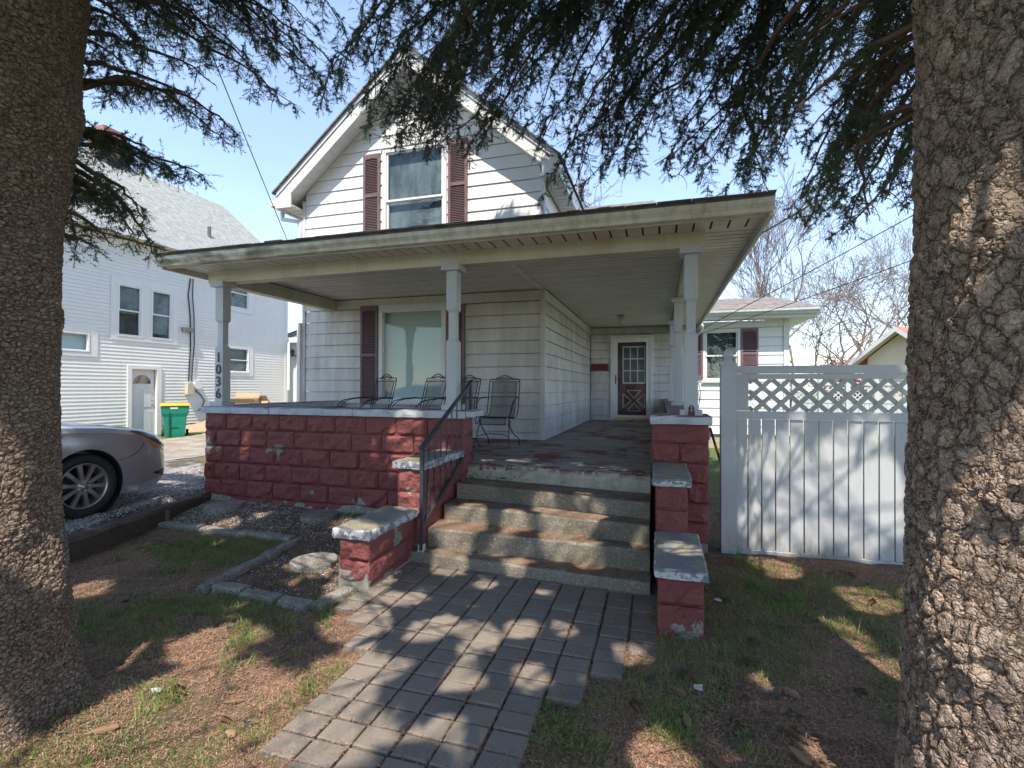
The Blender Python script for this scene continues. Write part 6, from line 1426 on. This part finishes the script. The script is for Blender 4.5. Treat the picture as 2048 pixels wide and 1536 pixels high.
cA = crown(LT, sl, 3.2, 12.2, 4.1, 3, 36, 6.5); cB = crown(RT, sr, 3.2, 14.2, 5.3, 4, 48, 7.0)

# a pale house across the street, behind the camera (it shows in the window glass)
ah = thing('opposite_house', 'pale house with dark roof across the street, mirrored in the windows', 'house', (-4, -27, 0))
MB().box(-9, 1, -32, -26, 0, 4.6).build('wall', M_CREAM, ah); MB().prism([(-9.5,-25.6,4.5),(1.5,-25.6,4.5),(1.5,-29,7.4),(-9.5,-29,7.4)], (0,0,.1)).build('roof', M_SHD, ah); MB().prism([(-9.5,-32.4,4.5),(1.5,-32.4,4.5),(1.5,-29,7.4),(-9.5,-29,7.4)], (0,0,.1)).build('roof', M_SHD, ah)
for x in (-7.5, -5, -1.2): MB().box(x, x+1.1, -25.99, -25.95, 1.2, 2.8).build('window', M_CARGL, ah)
MB().box(-3.4, -2.4, -25.99, -25.94, .2, 2.3).build('door', M_DOOR, ah)

# ================================================================ BARE TREES
def bare_tree(label, base, h, seed, mat, levels=7, spread=.5, r0=.16, up=.25, rmin=.009, kids=2, grp='bare trees behind the house', forks=None, seeds=None):
    rr = np.random.default_rng(seed); T = thing('bare_tree', label, 'tree', base, group=grp); tr = []; cw = []; tips = []
    def grow(p, d, L_, r, lv):
        n = 4; pts = [p]; dd = d
        for i in range(n-1): dd = dd + rr.normal(size=3)*.11 + np.array([0, 0, up*.12]); dd = dd/np.linalg.norm(dd); pts.append(pts[-1] + dd*L_/(n-1))
        r2 = max(rmin, r*.70); (tr if lv == 0 else cw).append((np.array(pts), np.linspace(r, r2, n)))
        if lv >= levels: tips.append(pts[-1]); return
        k = kids + (rr.random() < .55) + (1 if lv in (0, 1) else 0)
        for j in range(k):
            q = pts[-1] if j < 2 else pts[rr.integers(1, n-1)]; a = rr.normal(size=3); a -= dd*(a@dd); a /= np.linalg.norm(a); s_ = spread*(.6+.8*rr.random())
            nd_ = dd + a*s_; nd_ = nd_/np.linalg.norm(nd_); grow(q, nd_, L_*(.66+.22*rr.random()), r2*(.80 if j == 0 else .62), lv+1)
    b = np.array(base, float); grow(b, np.array([rr.normal()*.06, rr.normal()*.06, 1.]), h*.24, r0, 0)
    tubes_np(tr, 'trunk', mat, T, 8); o = tubes_np(cw, 'crown', mat, T, 3)
    if seeds: 
        tp = np.array(tips); V = np.repeat(tp, 3, 0) + rr.normal(size=(len(tp)*3, 3))*.07; V = np.stack([V, V+rr.normal(size=V.shape)*.05, V+rr.normal(size=V.shape)*.05], 1).reshape(-1, 3); raw('seed_clusters', V, np.arange(len(V)).reshape(-1, 3), seeds, T)
    return T
def gp(px, fw): q = atd(px, 775, fw); return (q.x, q.y, 0)
M_TAN = simple('tan_seeds', (.36, .22, .14), .9)
bare_tree('bare tree with tan seed clusters rising behind the gable roof', gp(1185, 24), 15.5, 21, simple('tan_wood', (.33, .22, .17), .9), levels=7, spread=.55, r0=.17, rmin=.012, seeds=M_TAN)
bare_tree('tall upright bare tree behind the right wing roof', gp(1600, 21), 12.5, 8, M_BARE, levels=7, spread=.42, r0=.16, up=.5)
bare_tree('bare tree with crooked limbs behind the lattice fence', gp(1655, 24), 11, 33, M_BARE, levels=7, spread=.62, r0=.20, up=.15)
bare_tree('bare grey tree leaning behind the cream garage', gp(1745, 30), 13, 51, M_BARE2, levels=7, spread=.6, r0=.24, up=.2)
bare_tree('distant bare tree beside the right spruce trunk', gp(1850, 32), 15, 62, M_BARE2, levels=7, spread=.5, r0=.22, up=.3)
bare_tree('low spreading bare tree just right of the wing wall', gp(1500, 30), 10, 77, M_BARE2, levels=7, spread=.6, r0=.17, up=.2)
rb = bare_tree('low shrub with red-pink budding twigs above the fence top', gp(1690, 27), 3.7, 91, simple('red_twigs', (.30, .12, .12), .9), levels=6, spread=.75, r0=.06, up=.1, rmin=.008, grp=None, kids=3, seeds=simple('pink_buds', (.50, .16, .17), .9)); rb['category'] = 'shrub'; rb.name = 'redbud_shrub'
for (x, y, h, sd_, lb) in ((-9, -19, 12, 5, 'bare tree across the street behind the camera, left one'), (-15, -20, 13, 15, 'bare tree across the street behind the camera, far left one'), (10, -20, 13, 19, 'bare tree across the street behind the camera, far right one'), (-2.5, -24, 14, 6, 'bare tree across the street behind the camera, middle one'), (5, -21, 12, 9, 'bare tree across the street behind the camera, right one')):
    bare_tree(lb, (x, y, 0), h, sd_, M_BARE2, levels=5, spread=.55, r0=.22, rmin=.02, grp='bare trees across the street')

# ================================================================ GROUND COVER
def off_hard(x, y):                                            # true where soil is open
    lo = np.select([y > 3.05, y > 2.84, y > 2.56, y > 2.42, y > 1.80], [-2.14, -2.10, -1.90, -1.72, -1.62], -1.47); hi = np.select([y > 3.06, y > 2.80, y > 2.50, y > 1.95], [-.02, -.19, -.37, -.56], -.45)
    walk_ = (x > lo) & (x < hi) & (y < 4.2); pier_ = ((x > -2.45) & (x < .30) & (y > 3.28)); house_ = (y > 5.0) & (x < .5) & (x > -5.8); drive_ = x < timber_x(y)+.08
    tr_ = (np.hypot(x-LT[0], y-LT[1]) < .38) | (np.hypot(x-RT[0], y-RT[1]) < .38)
    return ~(walk_ | pier_ | house_ | drive_ | tr_)
def scatter(n, x0, x1, y0, y1, dens, near=True):
    x = rg.uniform(x0, x1, n); y = rg.uniform(y0, y1, n); k = rg.random(n) < dens(x, y); return x[k], y[k]
def blades(x, y, hmin, hmax, wd, name, mat, lean=.5):
    n = len(x); z = gh(x, y); a = rg.uniform(0, 2*PI, n); h = rg.uniform(hmin, hmax, n); l_ = rg.normal(size=(n, 2))*lean*h[:, None]
    dx, dy = np.cos(a)*wd/2, np.sin(a)*wd/2; p0 = np.stack([x-dx, y-dy, z-.004], 1); p1 = np.stack([x+dx, y+dy, z-.004], 1)
    m0 = np.stack([x-dx*.7+l_[:, 0]*.4, y-dy*.7+l_[:, 1]*.4, z+h*.6], 1); m1 = np.stack([x+dx*.7+l_[:, 0]*.4, y+dy*.7+l_[:, 1]*.4, z+h*.6], 1); tp = np.stack([x+l_[:, 0], y+l_[:, 1], z+h*.95], 1)
    V = np.stack([p0, p1, m1, m0, tp], 1).reshape(-1, 3); b = np.arange(n)[:, None]*5
    Fc = np.concatenate([b+[0,1,2], b+[0,2,3], b+[3,2,4]]); return tag(raw(name, V, Fc, mat, kind='stuff'), 'sparse green grass growing through the needle litter', 'grass')
def gden(x, y):
    n = vnoise(x*1.4, y*1.4, 31)*.55 + vnoise(x*4.3, y*4.3, 32)*.35 + vnoise(x*11, y*11, 33)*.2
    g = sstep(.50, .72, n) * np.where(x > -.2, .62, 1)
    g = g + .75*np.exp(-((x+2.2)**2/.7+(y-1.35)**2/.16)) + .6*np.exp(-((x+3.9)**2/.5+(y-3.75)**2/.10)) + .35*np.exp(-((x+3.2)**2/.5+(y-2.7)**2/.05))
    g = np.where(in_bed(x, y), .03, g); g = np.where((x > -1.75) & (x < -.4) & (y < 1.35), .15*g, g)
    return np.clip(g, 0, 1) * off_hard(x, y)
x, y = scatter(190000, -5.4, 2.6, .9, 5.0, gden); blades(x, y, .018, .055, .0042, 'grass', M_BLADE)
def tden(x, y):
    t = vnoise(x*7.3, y*7.3, 71)*.6 + vnoise(x*2.1, y*2.1, 72)*.5
    return np.clip(sstep(.72, .86, t)*1.0, 0, 1)*off_hard(x, y)*np.where(in_bed(x, y), .15, 1)
x, y = scatter(120000, -5.2, 2.6, .9, 5.0, tden); o = blades(x, y, .04, .085, .0045, 'grass', M_BLADE, .8); o['label'] = 'taller bright green grass tufts scattered over the yard'
x, y = scatter(60000, -16, 12, 5.4, 16, lambda x, y: ((x > .5) & (y > 5.2) & (y < 12.5))*1.0); 
if len(x): o = blades(x, y, .03, .07, .006, 'grass', M_BLADE); o['label'] = 'green lawn grass behind the fence and beside the house'
def litter(n, x0, x1, y0, y1, dens, ln_, wd, name, mat, dz=.004, label=None, tilt=.25, zf=None):
    x, y = scatter(n, x0, x1, y0, y1, dens); n = len(x); a = rg.uniform(0, 2*PI, n); L_ = ln_*rg.uniform(.6, 1.3, n); t = rg.normal(size=n)*tilt; z = (gh(x, y) if zf is None else zf(x, y)) + dz + rg.random(n)*.006
    d = np.stack([np.cos(a), np.sin(a), t], 1)*L_[:, None]/2; s = np.stack([-np.sin(a), np.cos(a), 0*a], 1)*wd/2; p = np.stack([x, y, z + np.abs(d[:, 2])], 1)
    V = np.stack([p-d-s, p-d+s, p+d], 1).reshape(-1, 3); return tag(raw(name, V, np.arange(len(V)).reshape(-1, 3), mat, kind='stuff'), label, 'needle litter')
litter(380000, -5.4, 2.6, .95, 5.0, lambda x, y: off_hard(x, y)*(.35+.65*vnoise(x*2.2, y*2.2, 44))*np.where(in_bed(x, y), .35, 1), .028, .0034, 'needle_litter', M_LIT, label='brown fallen spruce needles covering the yard soil')
def walkden(x, y): 
    e = np.exp(-np.abs(x-(-.02-(3.1-y)*.32))/.16)*.8 + np.exp(-np.abs(x+2.05-(3.0-y)*.22)/.10)*.6 + .03 + .8*np.exp(-np.abs(y-4.03+(x+2.1)*.06)/.05)
    jx = np.abs(((x+.93)/PW) % 1 - .5); jy = np.abs(((y-1.39)/PH+.5) % 1 - .5); j = (jx > .455) | (jy > .445); return np.clip(e*.5 + j*.55, 0, 1)*((x > -2.15) & (x < -.0) & (y < 3.95))
litter(60000, -2.2, 0, 1.0, 4.1, walkden, .022, .0030, 'needle_litter', M_LIT, zf=lambda x, y: -.010+0*x, label='brown needles lodged in the joints of the paver walk', tilt=.1)
def stepz(x, y):
    z = np.full(len(x), -9.); t = (x+2.1)/2.03
    for i in range(4): z = np.where(y > NL[i][1]+(NR[i][1]-NL[i][1])*t+.02, ZS[i+1]+.002, z)
    return z
litter(26000, -2.1, -.1, 3.95, 5.05, lambda x, y: (stepz(x, y) > 0)*(.15+.85*(vnoise(x*5, y*5, 12) > .55))*(y < 5.13-.27*(x+2.1)/2.03), .021, .0028, 'needle_litter', M_LIT, zf=stepz, label='brown needles drifted on the step treads', tilt=.08, dz=.001)
def pebbles(n, x0, x1, y0, y1, dens, smin, smax, name, label, mat):
    x, y = scatter(n, x0, x1, y0, y1, dens); n = len(x); ic = np.array([(1,.15,0),(.25,1,.1),(-1,.1,0),(-.2,-1,.1),(.1,0,1),(0,.1,-1)])*1.05
    F_ = np.array([(0,1,4),(1,2,4),(2,3,4),(3,0,4),(1,0,5),(2,1,5),(3,2,5),(0,3,5)])
    s = rg.uniform(smin, smax, (n, 1, 1)); sc = s*np.stack([rg.uniform(.7, 1.2, n), rg.uniform(.6, 1, n), rg.uniform(.4, .7, n)], 1)[:, None]; P = ic[None]*sc; a = rg.uniform(0, 2*PI, n)
    X = P[..., 0]*np.cos(a)[:, None] - P[..., 1]*np.sin(a)[:, None] + x[:, None]; Y = P[..., 0]*np.sin(a)[:, None] + P[..., 1]*np.cos(a)[:, None] + y[:, None]; Z = P[..., 2] + (gh(x, y)+.008)[:, None]
    V = np.stack([X, Y, Z], -1).reshape(-1, 3); return tag(raw(name, V, (F_[None]+np.arange(n)[:, None, None]*6).reshape(-1, 3), mat, kind='stuff', smooth=True), label, 'gravel')
pebbles(13000, -7.6, -5.0, 2.2, 7.0, lambda x, y: (x < timber_x(y)-.13)*1.0, .008, .020, 'gravel', 'grey and white gravel of the drive under the parked car', M_PEB)
pebbles(8500, -5.7, -2.4, 3.0, 5.0, lambda x, y: in_bed(x, y)*np.clip(.25+1.2*(vnoise(x*3, y*3, 9)-.35)+.5*(y > 4.3), .06, 1), .006, .014, 'gravel', 'pale pebbles scattered over the planting bed', M_PEB)

# ================================================================ CONES, STICKS, FALLEN SPRIGS
M_CONE = Mt('cone_scales', True); M_CONE = M_CONE.fin(M_CONE.mix(M_CONE.rnd(), (.12, .07, .042), (.34, .21, .125)), .8)
def cone_mesh():
    m = LB(); n = 15; nn = 9; prof = [.35, .72, .93, 1, 1, .98, .95, .92, .87, .8, .72, .62, .5, .36, .2]; vs = []; fs = []
    for i in range(n):                                         # rows of overlapping scales
        z0 = i/n*.105; r = .0165*prof[i]
        for k in range(nn):
            a = 2*PI*(k+.5*(i % 2))/nn; w_ = PI/nn*.92; ca = [math.cos(a+q) for q in (-w_, 0, w_)]; sa = [math.sin(a+q) for q in (-w_, 0, w_)]; b = len(vs)
            vs += [(r*.72*ca[0], r*.72*sa[0], z0), (r*.72*ca[2], r*.72*sa[2], z0), (r*1.02*ca[2], r*1.02*sa[2], z0+.008), (r*1.16*ca[1], r*1.16*sa[1], z0+.013), (r*1.02*ca[0], r*1.02*sa[0], z0+.008)]
            fs.append((b, b+1, b+2, b+3, b+4))
    m.add(vs, fs); m.lathe([(.006,0),(.011,.02),(.011,.07),(.003,.104)], (0,0,0), 8); return m
CONES = [(1373,1383,'tan'), (1262,1388+0,''), (1560,1420,''), (1570,1448,'dark'), (1380,1447,'dark'), (1625,1525,''), (1500,1383,''), (1714,1155,'pale'), (1709,1202,'round'), (1475,1310,'dark'), (1352,1333,''), (1740,1372,''), (283,1090,''), (291,1101,''), (448,1140,''), (345,1372,'dark'), (370,1370,''), (440,1420,''), (470,1455,'pale'), (238,1452,'dark'), (488,1385,''), (545,1265,''), (582,1300,'dark'), (1460,1532,''), (1750,1198,''), (1600,1385,'')]
side_ = lambda px: 'left of the paver walk' if px < 1000 else 'right of the paver walk'
marks = ['tan spruce cone beside the white leaf scrap', 'spruce cone hidden in brown needles near the paver edge', 'upper cone of the twig heap right of the walk', 'dark cone under the twigs of the heap', 'dark curled cone low in the grass left of the twig heap', 'big cone at the bottom edge of the photo near the right trunk', 'small cone just above the twig heap', 'pale cone in the sunlit grass under the fence',
         'round-ended cone between fence and right trunk', 'dark cone in the grass in front of the lowest right pier', 'cone just right of the last pavers', 'cone lying against the right trunk', 'upper of two cones in the grass left of the bed', 'lower of two cones in the grass left of the bed', 'cone at the outer corner of the edging stones', 'dark cone right of the left trunk in sunlight',
         'long cone touching the dark one by the left trunk', 'cone in the sunlit litter left of the walk', 'pale plump cone near the bottom of the sunlit litter', 'dark cone in the grass at the foot of the left trunk', 'cone in the green sprig left of the lowest pavers', 'cone on the bare litter left of the pavers', 'dark cone beside a green tip left of the pavers', 'cone at the bottom edge right of the walk', 'brown cone in the grass below the fence', 'thin cone near the right trunk foot']
proto = None
for i, (px, py, t) in enumerate(CONES):
    p = on(2, .015, px, py)
    if proto is None: proto = cone_mesh().build('spruce_cone', M_CONE); o = proto
    else: o = proto.copy(); COL.objects.link(o)
    sc_ = random.uniform(.8, 1.15); o.scale = (sc_, sc_, sc_*(.6 if t in ('pale', 'round') else 1)); o.location = (p.x, p.y, float(gh(p.x, p.y))+.016); o.rotation_euler = (PI/2+random.uniform(-.12, .12), 0, random.uniform(0, 2*PI))
    tag(o, marks[i], 'spruce cone', 'fallen spruce cones')
def stick(px, py, qx, qy, r, label, kink=.03):
    a, b = on(2, .02, px, py), on(2, .02, qx, qy); n = 7; pts = []
    for k in range(n): p = a + (b-a)*(k/(n-1)); s_ = Vector((-(b-a).y, (b-a).x, 0)).normalized()*random.uniform(-kink, kink)*(b-a).length; p = p + s_; p.z = float(gh(p.x, p.y))+.012+random.uniform(0, .014); pts.append(p)
    tag(MB().tube(pts, [r*(1-.5*k/(n-1)) for k in range(n)], 6).build('stick', M_TWIG, smooth=True), label, 'stick', 'fallen sticks on the ground')
for q in ((1462,1462,1475,1395,.007,'upright-lying stick at the left end of the twig heap'), (1470,1435,1588,1437,.006,'long straight stick across the top of the twig heap'), (1480,1440,1560,1470,.006,'curved stick in the middle of the twig heap'), (1465,1432,1540,1455,.005,'thin stick lying under the long one of the heap'), (1520,1475,1590,1500,.007,'thick short stick at the right of the twig heap'),
          (1620,1470,1685,1478,.004,'thin straight stick right of the twig heap'), (1320,1492,1376,1480,.004,'small pale stick left of the twig heap'), (1612,1120,1642,1150,.004,'bent stick below the fence'), (1585,1320,1628,1318,.003,'short twig halfway between fence and twig heap'), (325,1250,400,1250,.004,'curved pale twig in the shade beyond the left trunk'), (110,1465,235,1432,.004,'long pale grass-like twig at the foot of the left trunk'), (480,1330,530,1305,.004,'slanting twig in the sunlit litter left of the walk'), (1640,1510,1690,1535,.008,'thick twig at the bottom edge near the right trunk')): stick(*q)
SPG = [(1498,1268,'large blue-green spruce sprig between the lowest right pier and the twig heap'), (1640,1230,'small sprig beside the cone halfway to the right trunk'), (1575,1255,'small sprig in the grass above the twig heap'), (1300,1360,'pale bent sprig just right of the last pavers'), (1355,1350,'dark sprig beside the brown cone near the last pavers'),
       (1465,1365,'sprig above the tan cone on the right'), (1570,1400,'blue-green sprig on top of the twig heap'), (1450,1430,'sprig under the left end of the twig heap'), (1625,1432,'blue-green sprig at the right end of the twig heap'), (1605,1470,'round sprig below the twig heap'), (1300,1515,'large sprig at the bottom edge right of the walk'),
       (1725,1310,'sprig near the right trunk level with the cone there'), (1590,1140,'sprig just under the fence bottom rail'), (1730,1170,'sprig in the sunlit patch under the fence'), (612,1292,'bright green tip in brown litter left of the walk'), (235,1202,'small sprig right of the left trunk in the shade'), (450,1375,'blue sprig in the sunlit litter left of the walk'),
       (530,1432,'blue oval sprig low in the sunlit litter'), (600,1425,'green sprig touching the lower left pavers'), (445,1255,'lone sprig in the shaded bare litter left'), (1480,1500,'sprig in the dark grass below the twig heap'), (1440,1190,'sprig beside the torn paper scrap')]
M_SPR = simple('fallen_green_sprig', (.07, .125, .10), .6, sc=3, var=.4)
b_, a_, l_, n_ = [], [], [], 0
rgs = np.random.default_rng(77)
for i, (px, py, t) in enumerate(SPG):
    p = on(2, .015, px, py); base, ax_, ln_ = [], [], []; z = float(gh(p.x, p.y)); A = rgs.uniform(0, 2*PI)
    main = np.array([math.cos(A), math.sin(A), .12]); L0 = .055 + .05*rgs.random() + (.03 if 'large' in t else 0); o0 = np.array([p.x, p.y, z+.014]); base.append(o0); ax_.append(main); ln_.append(L0)
    for k in range(rgs.integers(1, 5)): u = .2+.6*rgs.random(); sg = 1 if k % 2 else -1; base.append(o0+main*L0*u); ax_.append(np.array([math.cos(A+sg*.8), math.sin(A+sg*.8), .1])); ln_.append(L0*(.4+.3*rgs.random()))
    V = needles_np(np.array(base), np.array(ax_), np.array(ln_), rgs, 40, .016, .0028); V[:, 2] = np.maximum(V[:, 2], z+.002)
    tag(raw('spruce_sprig', V, np.arange(len(V)).reshape(-1, 3), M_SPR), t, 'spruce sprig', 'fallen green spruce sprigs')
for (px, py, sz, lb) in ((1397,1362,.028,'white leaf scrap beside the tan cone'), (1434,1192,.035,'pale torn paper scrap by the lowest right pier'), (313,1375,.03,'grey dry leaf near the left trunk in the sun')):
    p = on(2, .03, px, py); z = float(gh(p.x, p.y))+.02; m = MB(); n = 9; vs = [(p.x, p.y, z+.012)] + [(p.x+sz*random.uniform(.6, 1.1)*math.cos(2*PI*k/n), p.y+sz*random.uniform(.6, 1.1)*math.sin(2*PI*k/n), z+random.uniform(-.008, .012)) for k in range(n)]
    tag(m.add(vs, [(0, k+1, (k+1) % n+1) for k in range(n)]).build('leaf_scrap', simple('pale_scrap', (.5, .5, .47), .8)), lb, 'leaf')
